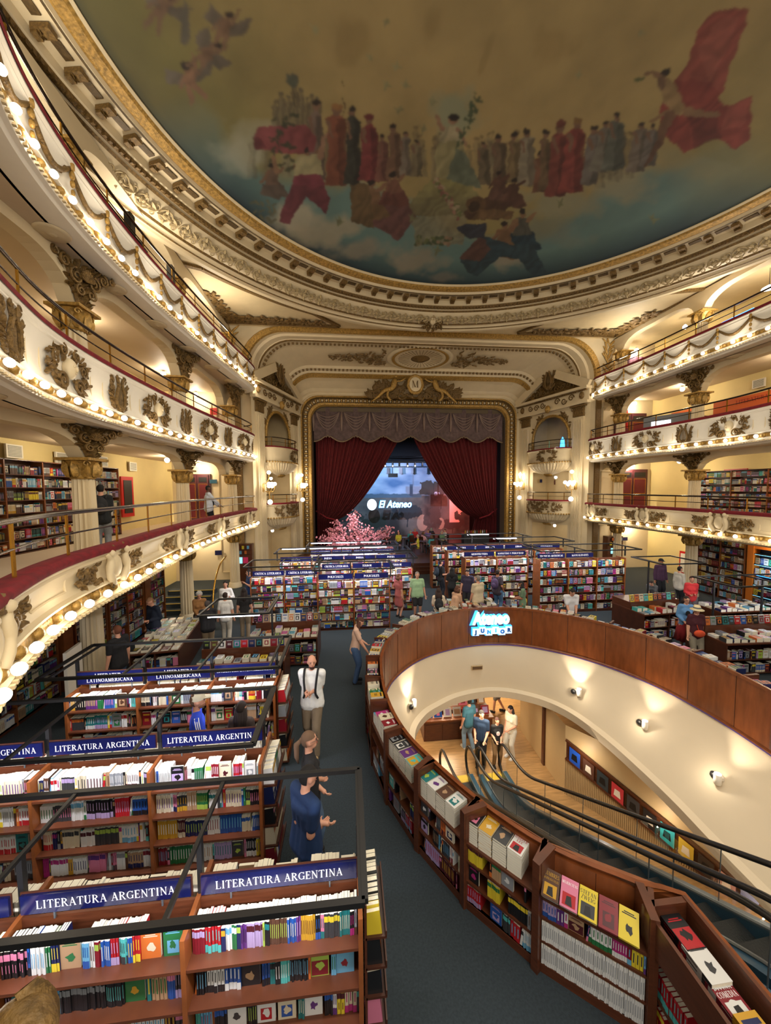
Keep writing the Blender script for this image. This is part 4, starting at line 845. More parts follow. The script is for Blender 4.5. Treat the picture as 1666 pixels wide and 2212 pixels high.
# serif capitals drawn as stems, hairlines, bowls and bracket serifs (unit cap height)
def _arc(cx, cy, rx, ry, a0, a1, n=12): return [(cx+rx*math.cos(math.radians(a0+(a1-a0)*i/n)), cy+ry*math.sin(math.radians(a0+(a1-a0)*i/n))) for i in range(n+1)]
T_, t_h = .15, .05
def _bowl(cx, cy, rx, ry, a0, a1): return ('c', cx, cy, rx, ry, a0, a1)
def _sv(x, y0=0, y1=1, a=1, b=1): return [('l', (x, y0), (x, y1), T_)]+([('l', (x-.13, y0+.02), (x+.13, y0+.02), .045)] if a else [])+([('l', (x-.13, y1-.02), (x+.13, y1-.02), .045)] if b else [])
GL = {
 'L': (.66, _sv(.17)+[('l', (.1, .025), (.6, .025), .05), ('l', (.59, 0), (.61, .22), .05)]),
 'I': (.4, _sv(.2)), 'Í': (.4, _sv(.2)+[('l', (.18, 1.08), (.3, 1.22), .07)]),
 'T': (.72, _sv(.36, 0, 1, 1, 0)+[('l', (.05, .97), (.67, .97), .05), ('l', (.05, .98), (.04, .77), .05), ('l', (.67, .98), (.68, .77), .05)]),
 'E': (.66, _sv(.17)+[('l', (.1, .025), (.58, .025), .05), ('l', (.58, 0), (.6, .2), .05), ('l', (.1, .975), (.56, .975), .05), ('l', (.56, 1), (.57, .8), .05), ('l', (.17, .52), (.44, .52), .05), ('l', (.44, .42), (.44, .62), .045)]),
 'R': (.78, _sv(.17)+[_bowl(.3, .74, .26, .235, -90, 90), ('l', (.17, .975), (.3, .975), .05), ('l', (.17, .505), (.3, .505), .05), ('l', (.36, .5), (.66, .03), .14), ('l', (.58, .02), (.78, .02), .045)]),
 'P': (.66, _sv(.17)+[_bowl(.3, .72, .26, .255, -90, 90), ('l', (.17, .975), (.3, .975), .05), ('l', (.17, .465), (.3, .465), .05)]),
 'A': (.8, [('l', (.4, 1), (.13, 0), .05), ('l', (.38, 1), (.68, 0), .15), ('l', (.2, .34), (.58, .34), .05), ('l', (.02, .02), (.25, .02), .045), ('l', (.54, .02), (.8, .02), .045)]),
 'U': (.78, _sv(.17, .3, 1, 0, 1)+[_bowl(.39, .3, .235, .29, 180, 360), ('l', (.62, .3), (.62, 1), .05), ('l', (.5, .98), (.74, .98), .045)]),
 'G': (.8, [_bowl(.42, .5, .33, .47, 40, 325), ('l', (.68, .05), (.68, .42), .13), ('l', (.56, .43), (.8, .43), .045), ('l', (.68, .98), (.68, .75), .04)]),
 'C': (.76, [_bowl(.42, .5, .33, .47, 45, 318), ('l', (.67, .98), (.67, .74), .04)]),
 'O': (.82, [_bowl(.41, .5, .33, .47, 0, 360)]), 'D': (.8, _sv(.17)+[_bowl(.3, .5, .38, .475, -90, 90), ('l', (.17, .975), (.3, .975), .05), ('l', (.17, .025), (.3, .025), .05)]),
 'N': (.84, [('l', (.16, 0), (.16, 1), .05), ('l', (.16, .98), (.68, .04), .14), ('l', (.68, 0), (.68, 1), .05), ('l', (.05, .02), (.27, .02), .045), ('l', (.02, .98), (.2, .98), .045), ('l', (.57, .98), (.79, .98), .045)]),
 'M': (1.0, [('l', (.15, 0), (.17, 1), .05), ('l', (.19, 1), (.48, .04), .14), ('l', (.8, 1), (.5, .04), .05), ('l', (.82, 0), (.8, 1), .15), ('l', (.04, .02), (.26, .02), .045), ('l', (.68, .02), (.96, .02), .045), ('l', (.05, .98), (.22, .98), .045), ('l', (.78, .98), (.93, .98), .045)]),
 'S': (.58, [_bowl(.29, .74, .2, .23, 20, 230), _bowl(.29, .26, .21, .23, 60, -160), ('l', (.17, .59), (.4, .42), .14), ('l', (.48, .97), (.48, .76), .04), ('l', (.09, .03), (.09, .25), .04)]),
 'V': (.8, [('l', (.12, 1), (.42, 0), .15), ('l', (.68, 1), (.42, 0), .05), ('l', (0, .98), (.26, .98), .045), ('l', (.56, .98), (.8, .98), .045)]),
 'K': (.8, _sv(.17)+[('l', (.2, .4), (.62, .97), .05), ('l', (.34, .6), (.66, .03), .15), ('l', (.55, .02), (.8, .02), .045), ('l', (.52, .98), (.74, .98), .045)]),
 'H': (.84, _sv(.17)+_sv(.67)+[('l', (.17, .52), (.67, .52), .05)]), 'Y': (.76, [('l', (.1, 1), (.38, .48), .15), ('l', (.64, 1), (.4, .48), .05), ('l', (.38, 0), (.38, .5), .15), ('l', (.25, .02), (.51, .02), .045), ('l', (0, .98), (.24, .98), .045), ('l', (.54, .98), (.74, .98), .045)]),
 'F': (.62, _sv(.17)+[('l', (.1, .975), (.56, .975), .05), ('l', (.56, 1), (.57, .78), .05), ('l', (.17, .5), (.44, .5), .05)]), 'B': (.72, _sv(.17)+[_bowl(.3, .75, .22, .225, -90, 90), _bowl(.3, .27, .27, .245, -90, 90), ('l', (.17, .975), (.3, .975), .05), ('l', (.17, .51), (.3, .51), .05), ('l', (.17, .025), (.3, .025), .05)]),
 'Q': (.82, [_bowl(.41, .5, .33, .47, 0, 360), ('l', (.4, .1), (.7, -.15), .09)]), 'W': (1.1, [('l', (.1, 1), (.35, 0), .14), ('l', (.58, 1), (.36, 0), .05), ('l', (.55, 1), (.8, 0), .14), ('l', (1.0, 1), (.81, 0), .05)]), 'X': (.8, [('l', (.1, 1), (.66, 0), .15), ('l', (.66, 1), (.12, 0), .05)]), 'Z': (.7, [('l', (.1, .975), (.6, .975), .05), ('l', (.6, .98), (.12, .02), .14), ('l', (.1, .025), (.62, .025), .05)]), 'J': (.5, [('l', (.3, .2), (.3, 1), .15), _bowl(.18, .18, .13, .16, -180, 0)]), ' ': (.34, []), '+': (.6, [('l', (.1, .5), (.5, .5), .07), ('l', (.3, .3), (.3, .7), .07)])}
def serif(txt, size):
    """mesh of the words in the local XZ plane facing -Y, centred"""
    mb = MB(); x = 0
    w = sum(GL.get(c, GL['I'])[0]+.06 for c in txt)
    for c in txt:
        adv, st = GL.get(c, GL['I'])
        for s in st:
            if s[0] == 'l':
                (x0, y0), (x1, y1), t = s[1:]; dx, dy = x1-x0, y1-y0; L = math.hypot(dx, dy) or 1
                if abs(dy) > abs(dx)*.3: nx, ny = t/2, 0      # stems and diagonals keep flat feet
                else: nx, ny = 0, t/2
                P = [(x0-nx, y0-ny), (x0+nx, y0-ny) if nx else (x1, y1-ny), (x1+nx, y1) if nx else (x1, y1+ny), (x1-nx, y1) if nx else (x0, y0+ny)]
                mb.add([((x+p[0]-w/2)*size, 0, (p[1]-.5)*size) for p in P], [(0, 1, 2, 3)])
            else:
                _, cx, cy, rx, ry, a0, a1 = s; n = 14; vs = []
                for i in range(n+1):
                    a = math.radians(a0+(a1-a0)*i/n); th = .05+.10*abs(math.cos(a))
                    vs += [((x+cx+(rx+th/2)*math.cos(a)-w/2)*size, 0, (cy+(ry+.0)*math.sin(a)-.5)*size), ((x+cx+(rx-th/2)*math.cos(a)-w/2)*size, 0, (cy+(ry-.05)*math.sin(a)-.5)*size)]
                mb.add(vs, [(2*i, 2*i+1, 2*i+3, 2*i+2) for i in range(n)])
        x += adv+.06
    return mb, w*size
_ser = {}
def serif_obj(txt, size, mat, parent, loc, rot=(0, 0, 0), maxw=None, name='lettering'):
    k = (txt, size)
    if k not in _ser: mb, w = serif(txt, size); _ser[k] = (mb.mesh('lettering', mat), w)
    me, w = _ser[k]; o = bpy.data.objects.new(name, me); COL.objects.link(o); o.parent = parent; o.location = loc; o.rotation_euler = rot
    if maxw and w > maxw: o.scale = (maxw/w, 1, 1)
    return o
serif_obj('M', .42, M['gold_dark'], cr, (0, -.56, .4))
# ---------------------------------------------------------------- side boxes next to the stage
for sd in (-1, 1):
    side = 'left' if sd < 0 else 'right'; near = Vector((X0+sd*9.08, 19.5, 0)); far = Vector((X0+sd*7.45, 24.62, 0)); u_ = (far-near).normalized(); WL = (far-near).length
    org = near if sd < 0 else far; ang = math.atan2(u_.y, u_.x) if sd < 0 else math.atan2(-u_.y, -u_.x)
    B = empty('stage_box', org, ang, label='tall %s side bay beside the stage with pilasters, arch, two bowed boxes and pediment' % side, cat='stage box', group='stage boxes')
    c = WL/2; w = MB(); xa, xb = 1.3, WL-1.3; hw = (xb-xa)/2
    def quad(x0, z0, x1, z1, y=0): w.add([(x0, y, z0), (x1, y, z0), (x1, y, z1), (x0, y, z1)], [(0, 1, 2, 3)])
    quad(0, 0, xa, 10.3); quad(xb, 0, WL, 10.3); quad(xa, 2.45, xb, 3.9); quad(xa, 5.7, xb, 7.0); quad(xa, 9.25, xb, 10.3); quad(xa, 0, xb, .1)
    n = 16; az = 9.1-hw*1.0
    for k in range(n):
        a0, a1 = PI-PI*k/n, PI-PI*(k+1)/n; p0 = (c+hw*math.cos(a0), az+hw*math.sin(a0)); p1 = (c+hw*math.cos(a1), az+hw*math.sin(a1))
        w.add([(p0[0], 0, p0[1]), (p1[0], 0, p1[1]), (p1[0], 0, 9.3), (p0[0], 0, 9.3)], [(0, 1, 2, 3)])
    w.build('wall_panel', M['cream'], B)
    w = MB()
    for (z0, z1) in ((.1, 2.45), (3.2, 5.7), (6.3, 9.4)):     # recesses behind the openings
        w.add([(xa-.3, 1.5, z0), (xb+.3, 1.5, z0), (xb+.3, 1.5, z1), (xa-.3, 1.5, z1), (xa-.3, .02, z0), (xb+.3, .02, z0), (xb+.3, .02, z1), (xa-.3, .02, z1)], [(0, 1, 2, 3), (0, 3, 7, 4), (1, 5, 6, 2), (3, 2, 6, 7), (0, 4, 5, 1)])
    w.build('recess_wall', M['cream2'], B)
    ar = MB(); P = [(c+hw*math.cos(PI-PI*k/24), -.04, az+hw*math.sin(PI-PI*k/24)) for k in range(25)]; P = [(xa, -.04, 7.1)]+P+[(xb, -.04, 7.1)]; ar.tube(P, .09, 6); ar.build('arch_moulding', M['gold'], B, True)
    for px in (.32, WL-1.02):
        p = MB().box((px+.35, -.06, 4.6), (.7, .14, 8.2)); 
        for k in range(6): p.box((px+.11+.096*k, -.15, 4.7), (.045, .05, 7.7))
        p.box((px+.35, -.1, .35), (.84, .22, .7)).build('pilaster', M['cream'], B)
        cp = MB(); cp.box((px+.35, -.1, 9.3), (.95, .3, .08)).box((px+.35, -.06, 9.0), (.68, .16, .56))
        for k in range(5): leaf(cp, (px+.06+.145*k, 8.72), PI/2, .42, .16, 0, .12, n=5)
        m_ = MB()
        for z in (8.78, 8.72):
            for k in range(5): pass
        for q in (-1, 1): scroll(cp, (px+.35+q*.3, 9.15), .12, 1.3, 0, q, .03, -.2)
        for v in range(len(cp.v)):
            pass
        cp.build('capital', M['gold_dark'], B, 'auto')
    # entablature, dentils, scroll frieze, urn blocks
    e = MB().box((c, -.1, 9.45), (WL, .3, .14)).box((c, -.04, 9.85), (WL, .16, .7)).box((c, -.18, 10.22), (WL+.1, .46, .14)); e.build('entablature', M['cream'], B)
    d = MB()
    for k in range(44): d.box((.1+k*(WL-.2)/43, -.24, 10.1), (.06, .1, .08))
    for q in (-1, 1):
        for k in range(3): scroll(d, (c+q*(.55+.5*k), 9.82+.04*(-1)**k), .2, 1.4, 0, q*(-1)**k, .035, -.15)
        for k in range(10): leaf(d, (c+q*(.3+.17*k), 9.8), PI/2-q*1.3+.5*(-1)**k, .3, .1, q*.8, .1, n=4)
        face_relief(d, (c+q*2.25, 9.85), .2, -.16)
        for k in range(6): leaf(d, (c+q*2.25+.1*(k-2.5), 9.62), PI/2+(2.5-k)*.35, .5, .13, 0, .08, n=4)
    d.build('gilt_frieze', M['gold_dark'], B, 'auto')
    f = MB(); face_relief(f, (c, 9.5), .24, -.3); f.build('mask', M['gold'], B, True)
    # broken pediment with lyre crest
    ap = 11.75; pd = MB()
    for q in (-1, 1):
        a = Vector((c+q*(WL/2+.05), -.2, 10.34)); b = Vector((c+q*.5, -.2, ap-.25)); pd.bar(a, b, .46, .2, (0, 1, 0))
    pd.build('raking_cornice', M['cream'], B)
    ty = MB(); R = random.Random(4)
    ty.add([(.1, 0, 10.3), (WL-.1, 0, 10.3), (c, 0, ap-.1)], [(0, 1, 2)])
    for j in range(80):
        x = R.uniform(-1, 1); z = R.uniform(0, 1-abs(x))*.85; leaf(ty, (c+x*WL*.42, 10.4+z*1.15), R.uniform(0, PI), R.uniform(.25, .42), .14, R.uniform(-1.4, 1.4), .12, n=5)
    for q in (-1, 1):
        for k in range(4): scroll(ty, (c+q*(.5+.42*k), 10.62), .2-.025*k, 1.4, 0, q, .04, -.14)
    ty.build('tympanum_relief', M['gold_dark'], B, 'auto')
    ly = lyre_cluster(1.3, 1.6, 8); 
    for j in range(18): leaf(ly, (R.uniform(-.25, .25), .5), PI/2+R.uniform(-1.2, 1.2), .4, .14, R.uniform(-1, 1), .1, n=5)
    o = ly.build('lyre_crest', M['gold_dark'], B, True); o.location = (c, -.25, 11.35)
    # spandrel foliage
    sf = MB()
    for q in (-1, 1):
        for j in range(22): x = R.uniform(.5, 1.0); leaf(sf, (c+q*hw*x, az+hw*math.sqrt(max(0, 1-min(1, x)**2))+R.uniform(.1, .3)), R.uniform(0, PI), .24, .1, R.uniform(-1, 1), .05, n=4)
    sf.build('spandrel_foliage', M['gold_dark'], B, True)
    # bowed boxes
    for bi, (zf, zt, zbw) in enumerate(((3.12, 3.92, 2.5), (6.2, 7.02, 5.55))):
        bl = .85; bhw = hw+.15
        P = [(c+bhw*math.cos(PI-PI*k/24), -bl*math.sin(PI*k/24)**.8, 0) for k in range(25)]
        # travel left to right in front: outward normal must be -y
        P = P[::1]
        prof = [(-.05, zf-.06), (.02, zf-.04), (.03, zf+.03), (-.03, zf+.06), (-.06, (zf+zt)/2), (0, zt-.12), (.05, zt-.08), (.05, zt-.01), (-.1, zt)]
        MB().sweep(prof, P).build('box_parapet', M['cream'], B, 'auto')
        MB().sweep([(.07, zt-.03), (.08, zt+.04), (-.12, zt+.06), (-.15, zt-.04)], P).build('box_armrest', M['velvet'], B, True)
        MB().lathe([(.14, zbw-.05), (.3, zbw), (.62, zbw+.1), (.85, zbw+.25), (.98, zbw+.45), (1.02, zf-.04)], (c, 0, 0), 60, PI, 2*PI, sx=bhw, sy=bl, flute=.07, nfl=44).build('fluted_bowl', M['cream'], B)
        bd = MB()
        for p, t in walk(P, .14): bd.sphere((p[0]+t[1]*.03, p[1]-t[0]*.03, zf+.02), .055, 6, 4)
        for k in range(6): leaf(bd, (c-.2+.08*k, zbw-.15), PI/2, .2, .1, 0, .3, n=4)
        bd.build('bead_course', M['gold'], B, True)
        MB().tube([(p[0], p[1]*.95, zt+.5) for p in P], .028, 6).build('box_handrail', M['bronze'], B, True); MB().tube([(p[0], p[1]*.95, zt+.27) for p in P], .012, 5).build('box_middle_rail', M['bronze'], B, True)
        for k in (3, 9, 15, 21): MB().bar((P[k][0], P[k][1]*.95, zt), (P[k][0], P[k][1]*.95, zt+.5), .03).build('box_rail_post', M['brass'], B)
        for q in (-.62, .1):
            g, fc = CM['mask'] if bi else CM['urn']; m2 = g.copy(); co = np.empty(len(m2.vertices)*3); m2.vertices.foreach_get('co', co); co = co.reshape(-1, 3)
            for i in range(len(co)):
                s_ = q+co[i, 0]*.75+.25; s_ = max(-1.35, min(1.35, s_)); a = PI/2-s_/1.45*1.3; co[i] = (c+(bhw+.02)*math.cos(a), -(bl+.03)*abs(math.sin(a))**.8+co[i, 1]*.5, (zf+zt)/2+co[i, 2]*.9)
            if q > 0 or bi == 0:
                m2.vertices.foreach_set('co', co.ravel()); m2.update(); o = bpy.data.objects.new('gilt_relief', m2); COL.objects.link(o); o.parent = B
    # small globe lamps under the boxes
    for z in (2.3, 5.35):
        p = B.matrix_world @ Vector((c, .4, z)); wp = Matrix.Translation(org) @ Matrix.Rotation(ang, 4, 'Z') @ Vector((c, .5, z))
        g = empty('box_lamp', wp, label='small globe lamp inside the %s opening of the %s stage box' % ('lower' if z < 3 else 'middle', side), cat='lamp', group='stage box lamps')
        MB().sphere((0, 0, 0), .09, 10, 8).build('globe', M['bulbcool'], g, True); MB().lathe([(.03, .12), (.04, .08)], n=8).build('mount', M['brass'], g, True); point('box_light', wp+Vector((0, 0, -.14)), 14)
    # wall sconces with globes
    for i, xx in enumerate((.67, WL-.67)):
        wp = Matrix.Translation(org) @ Matrix.Rotation(ang, 4, 'Z') @ Vector((xx, -.28, 4.9)); nearer = (i == 0) == (sd < 0)
        g = empty('wall_sconce', wp, ang, label='gilt wall sconce with globe lights on the %s pilaster of the %s stage box' % ('nearer' if nearer else 'farther', side), cat='wall lamp', group='pilaster sconces')
        a = MB().sphere((0, .12, -.1), .16, 10, 8, (.8, .4, 1.6)); 
        for q in (-1, 0, 1): a.tube(catmull([(0, 0, -.3), (q*.25, -.3, -.3), (q*.3, -.38, .0)], 5), .02, 5)
        a.tube(catmull([(0, 0, .1), (0, -.2, .35), (0, -.22, .6)], 5), .02, 5); a.tube([(0, -.2, -.3), (0, -.25, -.8)], .02, 5); a.build('bracket', M['gold'], g, True)
        for (x, y, z) in ((-.3, -.38, .1), (.3, -.38, .1), (0, -.38, .1), (0, -.22, .7), (-.16, -.3, -.02), (.16, -.3, -.02)): o = MB().sphere((0, 0, 0), .1, 10, 8).build('globe', M['bulbcool'], g, True); o.location = (x, y, z)
        o = MB().sphere((0, 0, 0), .13, 12, 8).build('globe', M['bulbcool'], g, True); o.location = (0, -.25, -.85)
        point('sconce_light', wp+Vector((-sd*.5, -.5, .3)), 45, r=.05)
# ---------------------------------------------------------------- stage: box, pelmet, curtains, backdrop, sign
st = MB().add([(-7.6, 20.4, .5), (8.0, 20.4, .5), (8.0, 36, .5), (-7.6, 36, .5)], [(0, 1, 2, 3)]).add([(-7.6, 20.4, 0), (8.0, 20.4, 0), (8.0, 20.4, .5), (-7.6, 20.4, .5)], [(0, 1, 2, 3)])
st.box((.6, 20.1, .1), (4, .6, .22)).box((.6, 20.25, .25), (3.6, .4, .2)); struct('floor_stage', st, M['wood_dark'])
bx = MB().add([(-7.4, 25.0, .5), (-7.4, 35.5, .5), (-7.4, 35.5, 13), (-7.4, 25.0, 13), (7.8, 25.0, .5), (7.8, 35.5, .5), (7.8, 35.5, 13), (7.8, 25.0, 13)], [(0, 1, 2, 3), (4, 7, 6, 5), (1, 5, 6, 2), (3, 2, 6, 7)]); struct('wall_stage_back', bx, M['stageblack'])
Pm = empty('stage_pelmet', (X0, 25.3, 0), label='faded mauve scalloped pelmet across the top of the stage opening', cat='pelmet')
NX, NZ = 280, 16; v = []; f = []
for j in range(NZ+1):
    for i in range(NX+1):
        x = -6.5+13*i/NX; ph = (x/13*7) % 1; bot = 8.35-.42*abs(math.sin(PI*ph))**.7+.06*math.cos(2*PI*ph*1.0)
        if ph < .07 or ph > .93: bot -= .12
        z = 10.15+(bot-10.15)*j/NZ; sw = .02*math.sin(14*(z-8.3)+6*abs(ph-.5)*4)*(1 if .1 < ph < .9 else 0)*math.sin(PI*ph); v.append((x, -.1+sw-.06*(ph < .08 or ph > .92), z))
f = [(j*(NX+1)+i, j*(NX+1)+i+1, (j+1)*(NX+1)+i+1, (j+1)*(NX+1)+i) for j in range(NZ) for i in range(NX)]
MB().add(v, f).build('drape', M['pelmet'], Pm, True)
fg = MB(); P = [(v[NZ*(NX+1)+i][0], -.16, v[NZ*(NX+1)+i][2]) for i in range(NX+1)]; fg.tube(P[::2], .05, 5); fg.build('fringe', flat('dull_gold_fringe', (120, 100, 78)), Pm, True)
sw = MB()
for k in range(7):
    xc = -6.5+13*(k+.5)/7
    for j in range(5): sw.tube([(xc-.78+1.56*i/16, -.15, 9.8-(1.12-.2*j)*math.sin(PI*i/16)**.75) for i in range(17)], .03, 5)
    sw.tube([(xc-.93, -.16, 9.85), (xc-.93, -.2, 9.2), (xc-.93, -.16, 8.55)], [.05, .09, .04], 8)
sw.build('swag_fold', flat('mauve_swag', (132, 110, 100)), Pm, True)
MB().box((0, -.12, 10.02), (13.1, .06, .35)).build('valance_band', flat('brown_gold_band', (92, 76, 52)), Pm)
def curtain(sd):
    o = empty('stage_curtain', (X0, 25.9, .5), label='dark red velvet stage curtain drawn back to the %s' % ('left' if sd < 0 else 'right'), cat='curtain', group='stage curtains')
    nz, nx = 48, 260; v = []; zt = 8.5
    for j in range(nz+1):
        z = zt*(1-j/nz); h = z+.5
        tie = 2.6-.5
        if z > tie: q = (z-tie)/(8.3-.5-tie); inn = 4.75-(4.75-(.62 if sd < 0 else .3))*min(1, q)**.62*1.0
        else: inn = 4.75-.25*(1-z/tie)
        out = 6.45
        if sd < 0: inn = inn+.35*(1 if z <= tie else max(0, 1-q))
        inn = min(inn, 5.4)
        for i in range(nx+1):
            u_ = i/nx; x = out-(out-inn)*u_; amp = .07+.05*(1-(out-inn)/6.0); y = amp*math.sin(u_*2*PI*21+.6*math.sin(j*.1))+.05*math.sin(u_*2*PI*8+1)-(.25*math.exp(-((z-tie)/.5)**2)*u_)
            v.append((sd*x, y, z))
    f = [(j*(nx+1)+i, j*(nx+1)+i+1, (j+1)*(nx+1)+i+1, (j+1)*(nx+1)+i) for j in range(nz) for i in range(nx)]
    MB().add(v, f).build('drape', M['curtain'], o, True)
    MB().tube([(sd*5.0, -.4, 2.05), (sd*5.8, -.15, 2.25), (sd*6.5, .1, 2.7)], .06, 6).build('tie_back', M['velvet'], o, True)
curtain(-1); curtain(1)
# painted backdrop
nx, nz = 330, 170; bdv = []; bdc = []
xs = np.linspace(-6.6, 7.0, nx); zs = np.linspace(.5, 7.0, nz); XX, ZZ = np.meshgrid(xs, zs)
nb = fbm(XX, ZZ, .6, 40, 5); nb2 = fbm(XX, ZZ*2.2, .35, 44, 4); sky = np.clip((ZZ-4.0)/.3, 0, 1)
I2 = np.zeros((nz, nx, 3)); I2[:] = C3(84, 76, 70); g = (1-sky)[..., None]
I2 = I2*(.15+1.4*np.clip((nb[..., None]-.25)*2, 0, 1)); I2 = I2*g+(C3(60, 92, 128)*(1-np.clip(nb2*2-.6, 0, 1))[..., None]+C3(170, 182, 196)*np.clip(nb2*2-.6, 0, 1)[..., None])*(1-g)
hl = 4.2+.16*np.floor(3*vnoise(XX, XX*0, 3.5, 50))/3; m = ((ZZ < hl) & (ZZ > 3.9) & (XX < 2.5))[..., None]; I2 = np.where(m, C3(58, 76, 90), I2)
m = ((abs(XX-1.6) < .15) & (ZZ > 4) & (ZZ < 5.1))[..., None]; I2 = np.where(m, C3(48, 64, 84), I2)
def tree2(x, z, rx, rz, zt, col=(44, 40, 36)):
    global I2
    d = np.hypot((XX-x)/rx, (ZZ-z)/rz)+(fbm(XX, ZZ, 2.5, int(x*9)+60, 3)-.5)*1.0; I2 = np.where((d < 1)[..., None], C3(*col)*(.6+.8*nb[..., None]), I2); m = ((abs(XX-x-.08*(ZZ-zt)) < .05) & (ZZ < z) & (ZZ > zt))[..., None]; I2 = np.where(m, C3(*col), I2)
tree2(3.2, 4.7, .85, .8, 2.6); tree2(4.3, 4.75, .8, .75, 2.8); tree2(1.2, 2.6, 1.3, .6, 1.2, (30, 36, 40)); tree2(-1.6, 1.7, 1.1, .5, .8, (34, 40, 30)); tree2(3.8, 2.2, .5, .9, 1.0, (56, 44, 38)); tree2(6.2, 3.6, .8, .6, 2.6, (110, 60, 54)); tree2(5.4, 1.5, 1.2, .5, .6, (60, 44, 40)); tree2(-4.2, 2.3, 1.4, .5, 1, (40, 44, 36))
m = ((XX > 5.1) & (XX < 6.6) & (ZZ < 3.9) & (ZZ > 1.6))[..., None]; I2 = np.where(m & (nb[..., None] > .42), C3(214, 170, 160), I2)
for x, z, s in ((2.6, 1.6, .5), (4.3, 1.5, .35), (-.2, 1.8, .45)): d = np.hypot((XX-x)/s, (ZZ-z)/(s*1.5)); I2 = np.where(((d < 1) & (nb > .4))[..., None], C3(140, 120, 104), I2)
bd = bpy.data.meshes.new('stage_backdrop'); ii = np.arange(nx*nz).reshape(nz, nx); fq = np.stack([ii[:-1, :-1], ii[:-1, 1:], ii[1:, 1:], ii[1:, :-1]], -1).reshape(-1, 4)
bd.from_pydata(np.stack([XX.ravel(), np.full(nx*nz, 33.0), ZZ.ravel()], 1).tolist(), [], fq.tolist()); bd.materials.append(M['mural']); at = bd.color_attributes.new('Col', 'FLOAT_COLOR', 'POINT'); at.data.foreach_set('color', np.concatenate([np.clip(I2, .003, 1).reshape(-1, 3), np.ones((nx*nz, 1))], 1).astype(np.float32).ravel())
bo = bpy.data.objects.new('stage_backdrop', bd); COL.objects.link(bo); tag(bo, 'painted landscape cloth with trees and clouds at the back of the stage', 'backdrop')
spot('stage_spot', (-3, 27.5, 7.2), (-1.5, 33, 4.6), 2600, (.3, .6, 1), 80); spot('stage_spot', (3.5, 27.5, 7.2), (2.5, 33, 5), 2200, (.7, .7, 1), 75); spot('stage_spot', (6.0, 27.5, 7), (5.6, 33, 2.6), 3800, (1, .16, .12), 55); spot('stage_spot', (4.0, 27.5, 7), (3.6, 33, 1.8), 900, (1, .4, .3), 60)
area('stage_work_light', (.5, 29, 7.0), 5, 50, (1, .8, .65), size_y=3)
truss = empty('lighting_truss', (X0, 30.5, 6.9), label='black lighting bars with small lamps hung across the stage', cat='lighting rig')
tb = MB()
for z in (0, .25, .45): tb.tube([(-6.2, 0, z), (6.2, 0, z)], .03, 6)
tb.box((-.6, -.2, -1.1), (.75, .4, .3)).box((3.6, -.2, -1.5), (.75, .4, .3)).tube([(-.6, 0, -1), (-.6, 0, 0)], .025, 5).tube([(3.6, 0, -1.4), (3.6, 0, 0)], .025, 5); tb.build('bar', M['black'], truss)
R = random.Random(2)
for k in range(15):
    x = -4.4+8.8*k/14+R.uniform(-.1, .1); MB().lathe([(.08, -.05), (.08, -.3), (.11, -.34)], (x, 0, 0), 8).build('lamp_housing', M['black'], truss, True)
    if k % 3 != 1: MB().sphere((x, -.05, -.32), .06, 6, 5).build('lamp_lens', M['bulbcool'], truss, True)
sg = empty('illuminated_sign', (-.55, 31.8, 3.35), label='glowing white italic shop name with round emblem hung in front of the painted cloth', cat='sign')
text_obj('El Ateneo', .86, M['signwhite'], sg, (.5, 0, 0), shear=.25, bold=.012, extrude=.03, sx=.82)
for z, s in ((0, 1),): o = MB().lathe([(0, .03), (.48, .03), (.48, -.03), (0, -.03)], n=32, sx=.85).build('emblem', M['signwhite'], sg, False); o.rotation_euler = (PI/2, 0, 0); o.location = (-1.5, 0, .0)
text_obj('El Ateneo', .88, M['signblue'], sg, (.5, .06, 0), name='blue_halo', shear=.25, bold=.03, extrude=.01, sx=.82); point('sign_glow', (-.2, 31.4, 3.3), 12, (.3, .55, 1), .02)
# ---------------------------------------------------------------- books
PAL = {'white': (226, 226, 222), 'cream': (222, 208, 176), 'black': (24, 24, 28), 'charcoal': (58, 60, 64), 'navy': (24, 36, 92), 'blue': (30, 84, 176), 'sky blue': (96, 172, 214), 'teal': (24, 122, 124), 'turquoise': (74, 190, 184),
       'green': (34, 118, 62), 'lime': (168, 200, 70), 'yellow': (236, 208, 36), 'mustard': (216, 160, 32), 'orange': (224, 110, 36), 'red': (196, 24, 34), 'crimson': (140, 18, 34), 'pink': (226, 120, 156), 'magenta': (186, 36, 120),
       'purple': (98, 44, 128), 'lilac': (176, 150, 200), 'brown': (92, 58, 40), 'tan': (184, 144, 104), 'grey': (140, 144, 150), 'maroon': (84, 24, 34)}
PK = list(PAL); PW = [13, 9, 14, 7, 6, 3, 3, 2, 1, 2, 1, 2, 2, 3, 5, 4, 2, 1, 2, 2, 5, 5, 7, 4]
LIN = {k: tuple(c*.78 for c in srgb(*[int(q*.86+sum(v)/3*.14) for q in v])) for k, v in PAL.items()}
PAGE = srgb(226, 220, 200)
BK = []                                                        # every book: matrix, thickness, height, depth, colours, place
def pick(R, dark=False):
    c = R.choices(PK, PW)[0]
    return c
def add_book(M4, t, h, d, c, c2, kind, place, style=0, title=None):
    BK.append(dict(M=M4, t=t, h=h, d=d, c=c, c2=c2, kind=kind, place=place, style=style, title=title))
